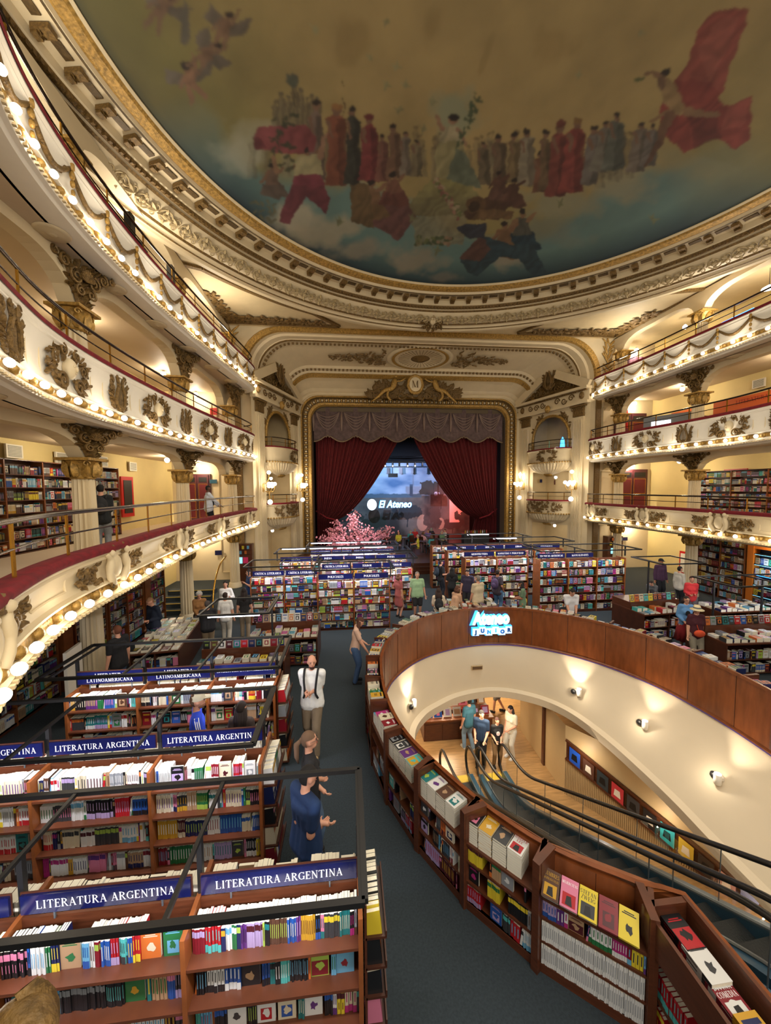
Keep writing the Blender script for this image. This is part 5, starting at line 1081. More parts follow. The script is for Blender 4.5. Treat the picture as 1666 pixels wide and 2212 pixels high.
def book_faces(b, mb, M4=None):
    """a closed book: spine on -Y, covers on +-X, pages on top, bottom and fore edge"""
    t, h, d = b['t']/2, b['h'], b['d']; c = LIN[b['c']]; c2 = LIN[b['c2']]; M4 = M4 if M4 is not None else b['M']
    P = [(-t, 0, 0), (t, 0, 0), (t, d, 0), (-t, d, 0), (-t, 0, h), (t, 0, h), (t, d, h), (-t, d, h)]
    T = lambda pts: [tuple(M4 @ Vector(p)) for p in pts]
    n = len(mb.v); mb.v.extend(T(P))
    for f, q in (((4, 5, 6, 7), PAGE), ((0, 3, 2, 1), PAGE), ((2, 3, 7, 6), PAGE), ((1, 2, 6, 5), c), ((3, 0, 4, 7), c), ((0, 1, 5, 4), c)): mb.f.append(tuple(i+n for i in f)); mb.c.append(q); mb.mi.append(0)
    s = b['style']; e = .0012
    def q(pts, col): k = len(mb.v); mb.v.extend(T(pts)); mb.f.append((k, k+1, k+2, k+3)); mb.c.append(col); mb.mi.append(0)
    if b['kind'] != 'flat':
        if s % 3 == 0: q([(-t*.3, -e, h*.25), (t*.3, -e, h*.25), (t*.3, -e, h*.8), (-t*.3, -e, h*.8)], c2)
        elif s % 3 == 1: q([(-t, -e, h*.66), (t, -e, h*.66), (t, -e, h*.9), (-t, -e, h*.9)], c2)
        else: q([(-t, -e, 0.001), (t, -e, 0.001), (t, -e, h*.3), (-t, -e, h*.3)], c2); q([(-t*.3, -e*1.5, h*.45), (t*.3, -e*1.5, h*.45), (t*.3, -e*1.5, h*.85), (-t*.3, -e*1.5, h*.85)], c2)
    if b['kind'] in ('flat', 'face'):                          # printed cover on +X
        x = t+e; w = d
        q([(x, w*.12, h*.74), (x, w*.88, h*.74), (x, w*.88, h*.86), (x, w*.12, h*.86)], c2)
        if s % 2: q([(x, w*.18, h*.16), (x, w*.82, h*.16), (x, w*.82, h*.62), (x, w*.18, h*.62)], c2); q([(x+e, w*.32, h*.24), (x+e, w*.68, h*.26), (x+e, w*.6, h*.54), (x+e, w*.36, h*.5)], c)
        else:
            for z in (.3, .38, .46): q([(x, w*.25, h*z), (x, w*.75, h*z), (x, w*.75, h*(z+.035)), (x, w*.25, h*(z+.035))], c2)
def contrast(R, c):
    lum = sum(PAL[c]); o = [k for k in PK if abs(sum(PAL[k])-lum) > 180]
    return R.choice(o)
def LM(org, ang): return Matrix.Translation(org) @ Matrix.Rotation(ang, 4, 'Z')
def shelf_row(F4, x0, x1, z, R, place, depth=.02, hr=(.19, .235), runs=.55, faces=.08, fill=1.0, maxh=.26, white=0.0, order=None):
    """books standing on a shelf; F4 maps case-local (x along front, y into the case)"""
    x = x0; plan = list(order) if order else []
    while x < x1-.012:
        if plan: c, n, t, h, fo = plan.pop(0)
        else:
            if order: 
                order = None
            c = 'white' if R.random() < white else pick(R); n = R.randint(2, 9) if R.random() < runs else 1; t = R.uniform(.013, .034); h = R.uniform(*hr); fo = R.random() < faces
        if R.random() > fill: x += R.uniform(.03, .12); continue
        c2 = contrast(R, c); s = R.randint(0, 5); h = min(h, maxh)
        if n > 20 and c == 'white': c2, s = 'grey', 0
        if fo:
            w = .14 if h < .22 else .15
            if x+w > x1: break
            m = F4 @ Matrix.Translation((x+w, depth+.03, z)) @ Matrix.Rotation(-.16, 4, 'X') @ Matrix.Rotation(math.radians(-90), 4, 'Z')
            # cover (+X) turned to face the front (-Y)
            m = F4 @ Matrix.Translation((x, depth+.05, z)) @ Matrix.Rotation(.0, 4, 'Z') @ Matrix.Rotation(-.14, 4, 'X') @ Matrix.Rotation(-PI/2, 4, 'Z')
            m = F4 @ Matrix.Translation((x, depth+.03, z)) @ Matrix(((0, 1, 0, 0), (-1, 0, 0, 0), (0, 0, 1, 0), (0, 0, 0, 1))) 
            add_book(m, .022, h, w-.01, c, c2, 'face', place, s); x += w+.008; continue
        for k in range(n):
            if x+t > x1: break
            tilt = Matrix.Rotation(R.uniform(-.01, .01), 4, 'Y') if n > 1 else Matrix.Rotation(R.choice([0, 0, 0, .12]), 4, 'Y')
            add_book(F4 @ Matrix.Translation((x+t/2, depth+R.uniform(0, .012), z)) @ tilt, t*.95, h, .14, c, c2, 'spine', place, s); x += t
def stack(F4, x, y, z, n, R, place, w=.15, l=.22, th=.022, c=None, rz=0.0, title=None, c2=None, tilt=0.0, same=True):
    """pile of books lying with covers up; the top cover reads from the front"""
    c = c or pick(R); c2 = c2 or contrast(R, c); s = R.randint(0, 5)
    for k in range(n):
        if not same and k < n: c, c2, s = pick(R), None, R.randint(0, 5); c2 = contrast(R, c)
        m = F4 @ Matrix.Translation((x, y, z)) @ Matrix.Rotation(rz+R.uniform(-.03, .03), 4, 'Z') @ Matrix.Rotation(tilt, 4, 'X') @ Matrix.Translation((0, 0, th*(k+.5)))
        # local +X (cover) -> up, local Z (height) -> back (+Y), local Y (depth) -> right (-X..+X)
        m = m @ Matrix(((0, 1, 0, -w/2), (0, 0, 1, -l/2), (1, 0, 0, 0), (0, 0, 0, 1)))
        add_book(m, th*.93, l, w, c, c2, 'flat', place, s, title if k == n-1 else None); BK[-1]['topmost'] = k == n-1; BK[-1]['lev'] = n-1-k
# ---------------------------------------------------------------- cases
def case(name, org, ang, W, shelves, depth, top, bays, label, place, R, wood='wood', sign=None, signz=None, double=True, ends=True, group=None, books=True, fill=1.0, white=0.0, faces=.08, order=None, back=True, maxh=.24, signh=.2, runs=.55, cat='bookcase', dark_shelf=None, setb=.02):
    root = empty(name, org, ang, label=label, cat=cat, group=group); F4 = LM(org, ang)
    th = .035; bw = W/bays
    for i in range(bays+1): MB().box((i*bw if 0 < i < bays else (th/2 if i == 0 else W-th/2), depth/2, top/2), (th, depth, top)).build('side_panel', M['wood_edge'] if wood == 'wood' else M[wood], root)
    for z in shelves: MB().box((W/2, depth/2, z-.012), (W-.04, depth-.01, .024)).build('shelf', M[dark_shelf or wood], root)
    MB().box((W/2, .02, .04), (W, .03, .08)).build('plinth', M['wood_dark'], root)
    yb = depth/2 if double else depth-.01
    MB().box((W/2, yb, top/2), (W-.04, .02, top-.02)).build('back_panel', M[wood], root)
    if not double: MB().box((W/2, depth/2, top-.012), (W, depth, .024)).build('top_panel', M[wood], root)
    if books:
        for bi in range(bays):
            for si, z in enumerate(sorted(shelves, reverse=True)):
                pl = (si, bi, bays, place)
                shelf_row(F4, bi*bw+.03, (bi+1)*bw-.03, z, R, pl, hr=(.19, min(.235, maxh)), fill=fill, white=white if si == 0 else white*.5, faces=faces, maxh=maxh, order=(order or {}).get((si, bi)), runs=runs, depth=setb)
            if double and back:
                Fb = F4 @ Matrix.Translation((0, depth, 0)) @ Matrix.Scale(-1, 4, (0, 1, 0))
                Fb = F4 @ Matrix.Translation(((bi+1)*bw, depth, 0)) @ Matrix.Rotation(PI, 4, 'Z'); shelf_row(Fb, .03, bw-.03, max(shelves), R, (-1, bi, bays, place), hr=(.18, .22), fill=.9)
    if sign:
        for i, tx in enumerate(sign):
            if tx is None: continue
            bwid = W/len(sign); x = (i+.5)*bwid; z = signz
            p = MB().box((x, yb-.03, z), (bwid-.08, .02, signh)).build('sign_board', M['navy'], root)
            MB().box((x, yb-.018, z), (bwid-.06, .006, signh+.03)).build('board_backing', M['wood_dark'], root)
            ln = tx.split('|'); ch = (.44 if len(ln) == 1 else .3)*signh
            ch = min(ch, bwid*.86/(max(len(l) for l in ln)*.77))
            for j, l in enumerate(ln):
                o = serif_obj(l, round(ch, 3), M['letter'], root, (x, yb-.043, z+((len(ln)-1)/2-j)*signh*.4), maxw=bwid*.86); o.parent = p
            for q in (-1, 1): MB().bar((x+q*bwid*.3, yb-.02, top-.02), (x+q*bwid*.3, yb-.02, z-signh/2), .012).build('sign_bracket', M['steel'], root)
    return root, F4
def lattice(org, ang, W, D, z, posts, foot, label, tubes=(), glow=True, t=.045):
    root = empty('light_frame', org, ang, label=label, cat='light frame', group='black lighting frames above the bookcases')
    for (a, b) in (((0, -D/2), (W, -D/2)), ((0, D/2), (W, D/2)), ((0, -D/2), (0, D/2)), ((W, -D/2), (W, D/2))): MB().bar((a[0], a[1], z), (b[0], b[1], z), t, t*.9).build('bar', M['black'], root)
    for x in posts:
        MB().bar((x, -D/2, z), (x, D/2, z), t*.7, t*.7).build('bar', M['black'], root) if 0.02 < x < W-.02 else None
        MB().bar((x, 0, foot), (x, 0, z), t*.9, t*.9, (0, 1, 0)).build('post', M['black'], root)
    F4 = LM(org, ang)
    for (xa, xb, y) in tubes: MB().box(((xa+xb)/2, y, z-.035), (xb-xa, .05, .03)).build('fluorescent_tube', M['tube'], root)
    if glow:
        n = max(1, round(W/1.6))
        for k in range(n):
            for y in (-D/2,): 
                p = F4 @ Vector(((k+.5)*W/n, y+.02, z-.04)); q = area('tube_light', p, W/n*.8, 20*W/n/1.6, (.95, .93, 1), (math.radians(18), 0, ang), .05); q.data.cycles.max_bounces = 2
    return root
R = random.Random(12)
SH = [1.2, .87, .54, .21]
C_ = lambda *a: a
order1 = {(0, 1): [('black', 8, .022, .21, 0), ('blue', 1, .02, .22, 0), ('white', 6, .016, .21, 0), ('green', 2, .018, .2, 0), ('navy', 3, .018, .22, 0), ('tan', 1, .02, .23, 1), ('sky blue', 3, .016, .2, 0), ('white', 2, .02, .21, 0), ('crimson', 3, .014, .2, 0), ('blue', 4, .016, .2, 0), ('red', 3, .02, .21, 0), ('turquoise', 4, .015, .2, 0), ('blue', 2, .017, .2, 0), ('red', 3, .017, .21, 0), ('orange', 1, .02, .22, 1), ('green', 1, .02, .23, 1)],
          (0, 2): [('crimson', 5, .018, .2, 0), ('red', 5, .024, .21, 0), ('navy', 2, .016, .19, 0), ('white', 3, .015, .2, 0), ('green', 2, .018, .2, 0), ('navy', 2, .016, .2, 0), ('purple', 3, .014, .2, 0), ('lilac', 8, .015, .2, 0), ('lime', 1, .014, .2, 0), ('black', 2, .018, .2, 0), ('brown', 9, .015, .21, 0), ('blue', 4, .017, .2, 0), ('purple', 2, .016, .21, 0), ('mustard', 7, .016, .21, 0), ('black', 2, .02, .2, 0), ('pink', 2, .014, .2, 0), ('charcoal', 8, .015, .2, 0), ('teal', 5, .016, .21, 0), ('black', 2, .016, .2, 0)],
          (1, 2): [('orange', 1, .018, .21, 0), ('black', 4, .019, .21, 0), ('white', 5, .026, .2, 0), ('blue', 4, .03, .2, 0), ('black', 1, .02, .22, 1), ('blue', 3, .02, .2, 0), ('teal', 2, .02, .19, 0), ('black', 2, .02, .19, 0), ('turquoise', 4, .017, .2, 0), ('black', 9, .016, .21, 0), ('orange', 1, .018, .2, 0), ('lime', 1, .02, .22, 1), ('sky blue', 2, .02, .2, 0), ('sky blue', 1, .02, .22, 1)],
          (1, 1): [('black', 3, .02, .2, 0), ('teal', 2, .016, .2, 0), ('tan', 3, .018, .2, 0), ('lilac', 1, .02, .2, 0), ('pink', 1, .025, .2, 0), ('lime', 1, .025, .2, 0), ('black', 2, .02, .2, 0), ('sky blue', 8, .015, .2, 0), ('black', 22, .014, .2, 0), ('black', 8, .016, .2, 0), ('green', 1, .02, .23, 1)],
          (2, 2): [('turquoise', 2, .02, .2, 0), ('sky blue', 4, .02, .19, 0), ('orange', 1, .02, .2, 0), ('black', 5, .018, .2, 0), ('white', 1, .02, .22, 1), ('black', 4, .016, .2, 0), ('white', 1, .02, .22, 1), ('cream', 1, .02, .22, 1), ('teal', 3, .016, .2, 0), ('white', 1, .02, .22, 1), ('black', 4, .016, .2, 0)]}
W1 = 3*1.31
case('bookcase', (-4.03-W1, 2.62, 0), 0, W1, SH, .6, 1.44, 3, 'nearest long double-sided brown bookcase, first row from the bottom left corner', 'nearest row', R, sign=['LITERATURA ARGENTINA']*3, signz=1.565, signh=.15, order=order1, faces=.06, setb=.09)
case('bookcase', (-5.17-3*1.27, 4.34, 0), 0, 3*1.27, SH, .6, 1.44, 3, 'second long brown bookcase row with open shelves and blue sign boards', 'second row', R, sign=['LITERATURA ARGENTINA']*3, signz=1.64, signh=.16, white=.35, faces=.05, setb=.08)
case('bookcase', (-8.6, 6.12, 0), 0, 3.25, SH, .6, 1.44, 3, 'third brown bookcase row, beside the man in the white shirt', 'third row', R, sign=['LITERATURA|LATINOAMERICANA', 'LITERATURA|LATINOAMERICANA', 'LITERATURA LATINOAMERICANA'], signz=1.62, signh=.2, faces=.16, setb=.06)
lattice((-7.95, 2.96, 0), 0, 3.93, 1.2, 1.89, [0, 1.3, 2.62, 3.9], 1.42, 'black metal lighting frame over the nearest bookcase row')
lattice((-9.0, 4.68, 0), 0, 3.82, 1.2, 1.87, [0, 1.27, 2.54, 3.79], 1.42, 'black metal lighting frame over the second bookcase row')
lattice((-8.78, 6.5, 0), 0, 3.55, 1.25, 1.88, [.15, 1.2, 2.3, 3.4], 1.42, 'black metal lighting frame over the third bookcase row')
lattice((-7.4, 8.95, 0), 0, 1.5, 1.25, 1.95, [1.45], .9, 'black metal frame above the novelty table behind the third row', tubes=[(.2, 1.3, -.6)])
# end racks with face-on spines at the aisle
def end_rack(x, y, w, label, place, rr):
    root = empty('end_rack', (x, y, 0), PI/2, label=label, cat='book rack', group='aisle end racks'); F4 = LM((x+.15, y-.0, 0), PI/2)
    F4 = Matrix.Translation((x+.17, y, 0)) @ Matrix.Rotation(PI/2, 4, 'Z')
    MB().box((w/2, -.005, .7), (w, .02, 1.4)).build('back_panel', M['wood'], root)
    for z in (1.12, .86, .6, .34, .08):
        MB().box((w/2, -.09, z-.01), (w, .17, .02)).build('shelf', M['wood_dark'], root); MB().box((w/2, -.17, z+.02), (w, .012, .05)).build('shelf_lip', M['wood_dark'], root)
        c = pick(rr); c2 = contrast(rr, c); x_ = .02; t = rr.uniform(.025, .05)
        while x_+t < w-.02:
            if rr.random() < .15: c = pick(rr); c2 = contrast(rr, c); t = rr.uniform(.025, .05)
            add_book(F4 @ Matrix.Translation((x_+t/2, .03, z)) @ Matrix.Rotation(-.1, 4, 'X'), t*.95, rr.uniform(.2, .23), .13, c, c2, 'spine', ('end', place), 1); x_ += t
end_rack(-4.01, 2.74, .56, 'sloping end rack on the aisle end of the nearest bookcase', 'end rack of the nearest bookcase', R)
end_rack(-5.18, 4.4, .56, 'sloping end rack on the aisle end of the second bookcase', 'end rack of the second bookcase', R)
end_rack(-5.33, 6.17, .56, 'sloping end rack on the aisle end of the third bookcase', 'end rack of the third bookcase', R)
# middle block beyond the tables
SB = [1.42, 1.15, .88, .61, .34, .07]
mid = [((-5.15, 12.2), 2.42, 2, ['POLICIALES', 'POLICIALES'], 'front bookcase of the middle block facing the aisle'),
       ((-7.5, 13.0), 2.3, 2, ['CRÍTICA LITERARIA', 'CRÍTICA LITERARIA'], 'long bookcase behind the cash table, left half of the middle block'),
       ((-5.15, 13.9), 3.5, 3, ['CRITICA LITERARIA', 'TERROR', 'TERROR'], 'bookcase behind the front one, ending beside the floral dress'),
       ((-7.0, 15.6), 5.4, 4, ['TEATRO', 'POESIA', 'POESIA', 'POESIA'], 'third bookcase row of the middle block'),
       ((-5.9, 17.2), 4.0, 4, ['NOVELA ROMANTICA']*4, 'last bookcase row before the pink blossom tree')]
for (xy, W_, b, sg_, lab) in mid:
    s2 = [t.replace('Í', 'I') if False else t for t in sg_]
    case('bookcase', (xy[0], xy[1], 0), 0, W_, SB, .5, 1.64, b, lab+', six shelves', 'middle block', R, wood='wood', sign=sg_, signz=1.76, signh=.17, maxh=.22, faces=.03, runs=.4)
    lattice((xy[0]-.1, xy[1]+.25, 0), 0, W_+.2, 1.3, 2.12, [0, W_/2, W_+.15], 1.7, 'black frame with lamps above the '+lab.split(',')[0].replace(' of the middle block', ''), tubes=[(.1+k*1.2, 1.1+k*1.2, .62) for k in range(int(W_/1.25))] if xy[1] > 13 else ())
SR = [1.72, 1.4, 1.08, .76, .44, .1]
rb = [((2.95, 12.95), 3.45, 3, ['TECNICAS ARTISTICAS', 'MANUALIDADES', None], 'front bookcase of the right block with art books shown face out', .5), ((.35, 13.7), 2.55, 2, ['ARQUITECTURA', 'MARKETING Y PUBLICIDAD'], 'bookcase behind the green dress in the right block', .12),
      ((.1, 15.3), 5.2, 4, ['MEDICINA', 'MEDICINA', 'LIBROS', 'FOTOGRAFIA'], 'second bookcase row of the right block', .2), ((-.2, 16.9), 4.4, 4, [None]*4, 'last bookcase row of the right block before the stage', .25)]
for (xy, W_, b, sg_, lab, fc) in rb:
    case('bookcase', (xy[0], xy[1], 0), 0, W_, SR, .5, 2.02, b, lab, 'right block', R, wood='wood', sign=sg_, signz=2.13, signh=.16, maxh=.27, faces=fc, runs=.4)
    lattice((xy[0]-.2, xy[1]+.25, 0), 0, W_+.4, 1.5, 2.42, [0, W_/2, W_+.35], 2.05, 'black frame above the '+lab.replace(' with art books shown face out', '').replace(' before the stage', ''), tubes=[(W_*.5, W_*.5+1.1, .7)] if xy[1] > 15 else ())
# wall cases along the left side, ground floor
def side_case(sd, x, ya, yb, z0, shelves, top, bays, lab, place, wood='wood', **kw):
    if sd < 0: return case('wall_bookcase', (x, yb-(yb-ya), z0), PI/2, yb-ya, shelves, .3, top, bays, lab, place, R, wood=wood, double=False, cat='bookcase', **kw)
    return case('wall_bookcase', (x, yb, z0), -PI/2, yb-ya, shelves, .3, top, bays, lab, place, R, wood=wood, double=False, cat='bookcase', **kw)
S7 = [.08+.31*k for k in range(8)]
side_case(-1, -10.75, 5.6, 9.0, 0, S7, 2.6, 3, 'tall wall bookcase at the left edge, orange end panel, packed with spines', 'left wall', maxh=.25)
side_case(-1, -10.75, 9.55, 10.75, 0, S7, 2.6, 1, 'narrow tall wall bookcase behind the nearest ground column on the left', 'left wall', maxh=.25)
side_case(-1, -10.75, 10.85, 12.6, 0, S7, 2.6, 2, 'tall wall bookcase behind the man in a navy sweater', 'left wall', maxh=.25, faces=.3)
side_case(-1, -10.75, 13.0, 14.0, 0, S7, 2.6, 1, 'last tall wall bookcase on the left, beside the stairs', 'left wall', maxh=.25, faces=.3)
for y in (9.28, 12.8): struct('trim_%d' % (30 if y < 10 else 31), MB().box((-10.9, y, 1.35), (.35, .3, 2.7)), M['wood_edge'])
S7b = [.06+.325*k for k in range(7)]
side_case(-1, -12.3, 6.4, 12.1, LV[0]['fl'], S7b, 2.38, 5, 'long wall bookcase on the lowest left balcony with colourful spines', 'left balcony', maxh=.26)
side_case(-1, -12.3, 12.7, 14.3, LV[0]['fl'], S7b, 2.38, 1, 'single wall bookcase on the lowest left balcony behind the first column', 'left balcony', maxh=.26)
side_case(1, 12.9, 12.0, 16.4, LV[0]['fl'], S7b, 2.3, 3, 'wall bookcase on the lowest right balcony beside the red framed notice', 'right balcony', maxh=.26)
side_case(1, 11.5, 13.0, 15.0, 0, S7, 2.75, 2, 'dark wall bookcase on the right, behind the woman in coral', 'right wall', maxh=.25, faces=.4, sign=['VIAJES', 'VIAJES'], signz=2.33, signh=.12)
# orange framed wall niche with blue lit shelves
ori = flat('orange_wood', (190, 104, 30), .4)
wf = empty('wall_display', (11.5, 12.9, 0), -PI/2, label='orange wooden wall display with blue-lit shelves and a cyan screen at the right edge', cat='display')
for x in (.1, 1.35, 3.1): MB().box((x, .15, 1.5), (.22, .32, 3.0)).build('upright', ori, wf)
MB().box((1.6, .16, 2.35), (3.2, .3, .1)).build('cross_rail', ori, wf); MB().box((1.6, .3, 1.5), (3.2, .04, 3)).build('back_panel', flat('dark_blue_back', (20, 40, 70)), wf)
for x, w_ in ((.72, 1.0), (2.22, 1.5)):
    for z in (.1, .5, .9, 1.3, 1.7, 2.1):
        MB().box((x, .15, z), (w_, .28, .025)).build('shelf', flat('blue_black_shelf', (16, 30, 44)), wf)
        if z < 2: MB().box((x, .05, z+.37), (w_, .02, .012)).build('shelf_light', M['bluelight'] if z in (.9,) else M['skyglow'], wf); shelf_row(LM((11.5, 12.9, 0), -PI/2), x-w_/2+.03, x+w_/2-.03, z+.015, R, (0, 0, 1, 'blue-lit display'), hr=(.2, .28), faces=.4, fill=.9)
MB().box((2.22, .02, 2.62), (1.45, .03, .45)).build('screen', M['skyglow'], wf); text_obj('m', .3, M['letter'], wf, (.75, -.01, 2.75), bold=.02)
MB().lathe([(0, .02), (.18, .02), (.18, -.02)], n=20).build('round_logo', M['redpaint'], wf).rotation_euler = (PI/2, 0, 0); wf.children[-1].location = (.6, .0, 2.5)
point('display_light', (11.2, 12, 1.6), 25, (.5, .75, 1)); point('display_light', (11.3, 11.9, 2.6), 30, (1, .7, .4))
# top-right gallery cases, orange and red
for (ya, yb, lab, colr, tx) in ((15.9, 17.6, 'orange bookcase with a patterned red panel on the middle right balcony', (206, 96, 40), None), (12.2, 15.4, 'bookcase with a coral header board on the middle right balcony at the edge', (224, 108, 92), 'LITERATURA')):
    r_, F_ = side_case(1, 12.4, ya, yb, LV[1]['fl'], [.5, .85, 1.2], 1.55, 2, lab, 'upper right balcony', maxh=.27)
    MB().box(((yb-ya)/2, .0, 1.75), (yb-ya, .04, .5)).build('header_board', flat('coral_board', colr), r_)
    if tx: serif_obj(tx, .16, M['crimson_letter'] if 'crimson_letter' in M else flat('crimson_letter', (150, 20, 30)), r_, ((yb-ya)/2, -.03, 1.8))
# ---------------------------------------------------------------- tables piled with books
def table(org, ang, W, D, H, label, place, riser=False, rows=2, lower=True, standing=False, seed=0):
    root = empty('book_table', org, ang, label=label, cat='table', group='display tables'); F4 = LM(org, ang); rr = random.Random(seed)
    MB().box((W/2, D/2, H-.02), (W, D, .04)).build('table_top', M['wood'], root)
    for x in (.02, W/2, W-.02): MB().box((x, D/2, H/2), (.035, D-.06, H-.04)).build('side_panel', M['wood_dark'], root)
    for z in (.08, H*.5): MB().box((W/2, D/2, z-.01), (W-.04, D-.06, .02)).build('shelf', M['wood_dark'], root)
    MB().box((W/2, D/2, H/2), (W-.06, .02, H-.06)).build('back_panel', M['wood_dark'], root)
    if lower:
        for z in (.08, H*.5): shelf_row(F4 @ Matrix.Translation((0, .04, 0)), .05, W-.05, z, rr, ('table', place), hr=(.18, .22), faces=.3, maxh=H*.5-.12)
        Fs = F4 @ Matrix.Translation((W, 0, 0)) @ Matrix.Rotation(PI/2, 4, 'Z')
        for z in (.08, H*.5): shelf_row(Fs @ Matrix.Translation((0, .0, 0)), .05, D-.05, z, rr, ('table', place), hr=(.18, .22), faces=.3, maxh=H*.5-.12) if not riser else None
    nx = int(W/.19); ny = max(1, int(D/.26))
    for j in range(ny):
        for i in range(nx):
            if riser and j >= ny//2: continue
            stack(F4, (i+.5)*W/nx, (j+.5)*D/ny, H, rr.randint(1, 6), rr, ('table', place), th=rr.uniform(.018, .028), w=.15, l=.21, rz=rr.uniform(-.08, .08))
    if riser:
        y0 = (ny//2)*D/ny+.03
        MB().box((W/2, y0+(D-y0)/2, H+.11), (W-.05, D-y0, .22)).build('riser', M['wood'], root)
        for i in range(int(W/.17)):
            add_book(F4 @ Matrix.Translation((.05+i*.17, y0+.05, H+.22)) @ Matrix.Rotation(-.15, 4, 'X') @ Matrix(((0, 1, 0, 0), (-1, 0, 0, 0), (0, 0, 1, 0), (0, 0, 0, 1))), .03, .22, .15, (c := pick(rr)), contrast(rr, c), 'face', ('table', place), rr.randint(0, 5))
    return root
table((-9.35, 9.15, 0), math.radians(8), 1.1, 2.3, .8, 'long table of stacked books on the left beneath the first balcony', 'left table', seed=1)
table((-7.55, 8.45, 0), 0, 1.95, .85, .78, 'display table behind the third bookcase row, face-out books on a riser', 'table behind the third row', riser=True, seed=2)
table((-6.7, 9.7, 0), 0, 1.75, 1.2, .8, 'table before the middle block where a woman reads', 'reading table', riser=True, seed=3)
table((4.75, 10.1, 0), math.radians(4), 1.85, 1.3, .85, 'dark table of stacked and standing art books right of the drum', 'table right of the drum', riser=True, seed=4)
table((5.1, 7.95, 0), math.radians(-2), 3.2, 1.2, .85, 'long dark table at the right edge with colourful face-out books', 'right edge table', riser=True, seed=5)
table((7.1, 9.9, 0), math.radians(0), 1.9, .8, .9, 'far table at the right edge stacked with paperbacks', 'far right table', seed=7)
table((-1.2, 11.6, 0), math.radians(0), 2.0, .7, .8, 'dark table with book piles where a group browses behind the drum', 'browsing table', seed=6)
lattice((6.2, 9.4, 0), 0, 3.0, 1.2, 2.0, [.05, 1.6, 2.9], .9, 'black metal frame over the far table at the right edge')
lattice((6.4, 12.0, 0), 0, 1.6, 1.4, 2.1, [.1], .0, 'tall black frame beside the right block, left of the column', glow=False)
# ---------------------------------------------------------------- the drum: rim, bookshelf ring and plaster well
def resample(path, n):
    a = Arc(path); return [tuple(q) for q in a.at(np.linspace(0, a.L, n))[0]]
NP = 140; RIM = resample(WP, NP)
E1 = [(-1.3, .2), (-1.3, 2.3), (-1.4, 3.0), (-1.8, 3.4), (-2.3, 4.2), (-2.6, 5.3), (-2.72, 6.6), (-2.75, 7.8), (-2.62, 8.9), (-2.2, 9.6), (-1.7, 10.0), (-1.0, 10.4), (-.15, 10.6), (.5, 10.55), (1.05, 10.3), (1.6, 9.85), (2.0, 9.15), (2.22, 8.0), (2.28, 6.5), (2.2, 5.3), (2.15, 4.2), (2.1, 3), (2.1, .2)]
E1 = resample(catmull(E1, 6), NP)
rim = empty('well_parapet', (0, 0, 0), label='mahogany veneered rim curving round the escalator well, white drum below', cat='parapet')
MB().sweep([(-.02, 1.12), (.03, 1.12), (.03, 1.06), (.0, 1.05), (.0, .02), (.03, .0), (.03, -.05), (-.02, -.05)], [(*p, 0) for p in RIM]).build('veneer_panel', M['veneer'], rim)
jn = MB()
for p, t in walk([(*p,) for p in RIM], .95, .4): jn.bar((p[0]+t[1]*.003, p[1]-t[0]*.003, .03), (p[0]+t[1]*.003, p[1]-t[0]*.003, 1.05), .008, .008)
jn.build('veneer_joint', M['wood_dark'], rim); MB().sweep([(.032, -.02), (.04, -.035), (.03, -.05)], [(*p, 0) for p in RIM]).build('violet_edge', flat('violet_edge_strip', (80, 60, 130)), rim)
dr = MB(); Zs = [(-.05, 0), (-.35, .12), (-.75, .38), (-1.1, .72), (-1.38, 1.0)]; base = 0
for z, q in Zs:
    for a, b in zip(RIM, E1): dr.v.append((a[0]+(b[0]-a[0])*q+.02*0, a[1]+(b[1]-a[1])*q, z))
for i in range(len(Zs)-1):
    for k in range(NP-1): dr.f.append((i*NP+k, i*NP+k+1, (i+1)*NP+k+1, (i+1)*NP+k)); dr.c.append(None); dr.mi.append(0)
struct('wall_drum', dr, M['drum'], True)
lg = MB(); lg.sweep([(0, -1.38), (.14, -1.42), (.14, -1.62), (-.02, -1.62)], [(*p, 0) for p in E1]); struct('trim_40', lg, M['drum'])
# lower shop: ceiling round the drum, floor, walls
LF = -3.5
lc = MB(); cpt = (0, 7)
for (a, b) in zip(E1[:-1], E1[1:]):
    def outp(p): v = np.array(p)-np.array((0, 7.0)); v = v/max(.1, np.hypot(*v)); return (p[0]+v[0]*9, p[1]+v[1]*9)
    A_, B_ = outp(a), outp(b); lc.add([(*a, -1.62), (*b, -1.62), (*B_, -1.62), (*A_, -1.62)], [(0, 1, 2, 3)])
struct('ceiling_lower', lc, M['beige'])
fm = MB().add([(-9, -1, LF), (9, -1, LF), (9, 19, LF), (-9, 19, LF)], [(0, 1, 2, 3)]); struct('floor_lower', fm, M['plank'])
LWALL = [(1.62, 11.6), (1.6, 10.2), (1.58, 8.95), (1.9, 8.5), (3.4, 6.35), (4.6, 4.6), (5.5, 2.6), (6, 0)]
wl = MB().sweep([(0, LF), (0, -1.6)], [(*p, 0) for p in LWALL][::-1]); struct('wall_lower_right', wl, M['beige'])
struct('wall_lower_back', MB().add([(-9, 18.5, LF), (9, 18.5, LF), (9, 18.5, -1.6), (-9, 18.5, -1.6)], [(0, 1, 2, 3)]), M['yellow'])
struct('wall_lower_left', MB().add([(-8.5, -1, LF), (-8.5, 19, LF), (-8.5, 19, -1.6), (-8.5, -1, -1.6)], [(0, 1, 2, 3)]), M['yellow'])
struct('wall_lower_front', MB().add([(-8.5, -.5, LF), (8.5, -.5, LF), (8.5, -.5, 0), (-8.5, -.5, 0)], [(0, 1, 2, 3)]), M['beige'])
jb = MB().box((1.58, 10.0, (LF-1.6)/2), (.08, .12, 1.9)); struct('trim_41', jb, M['wood'])
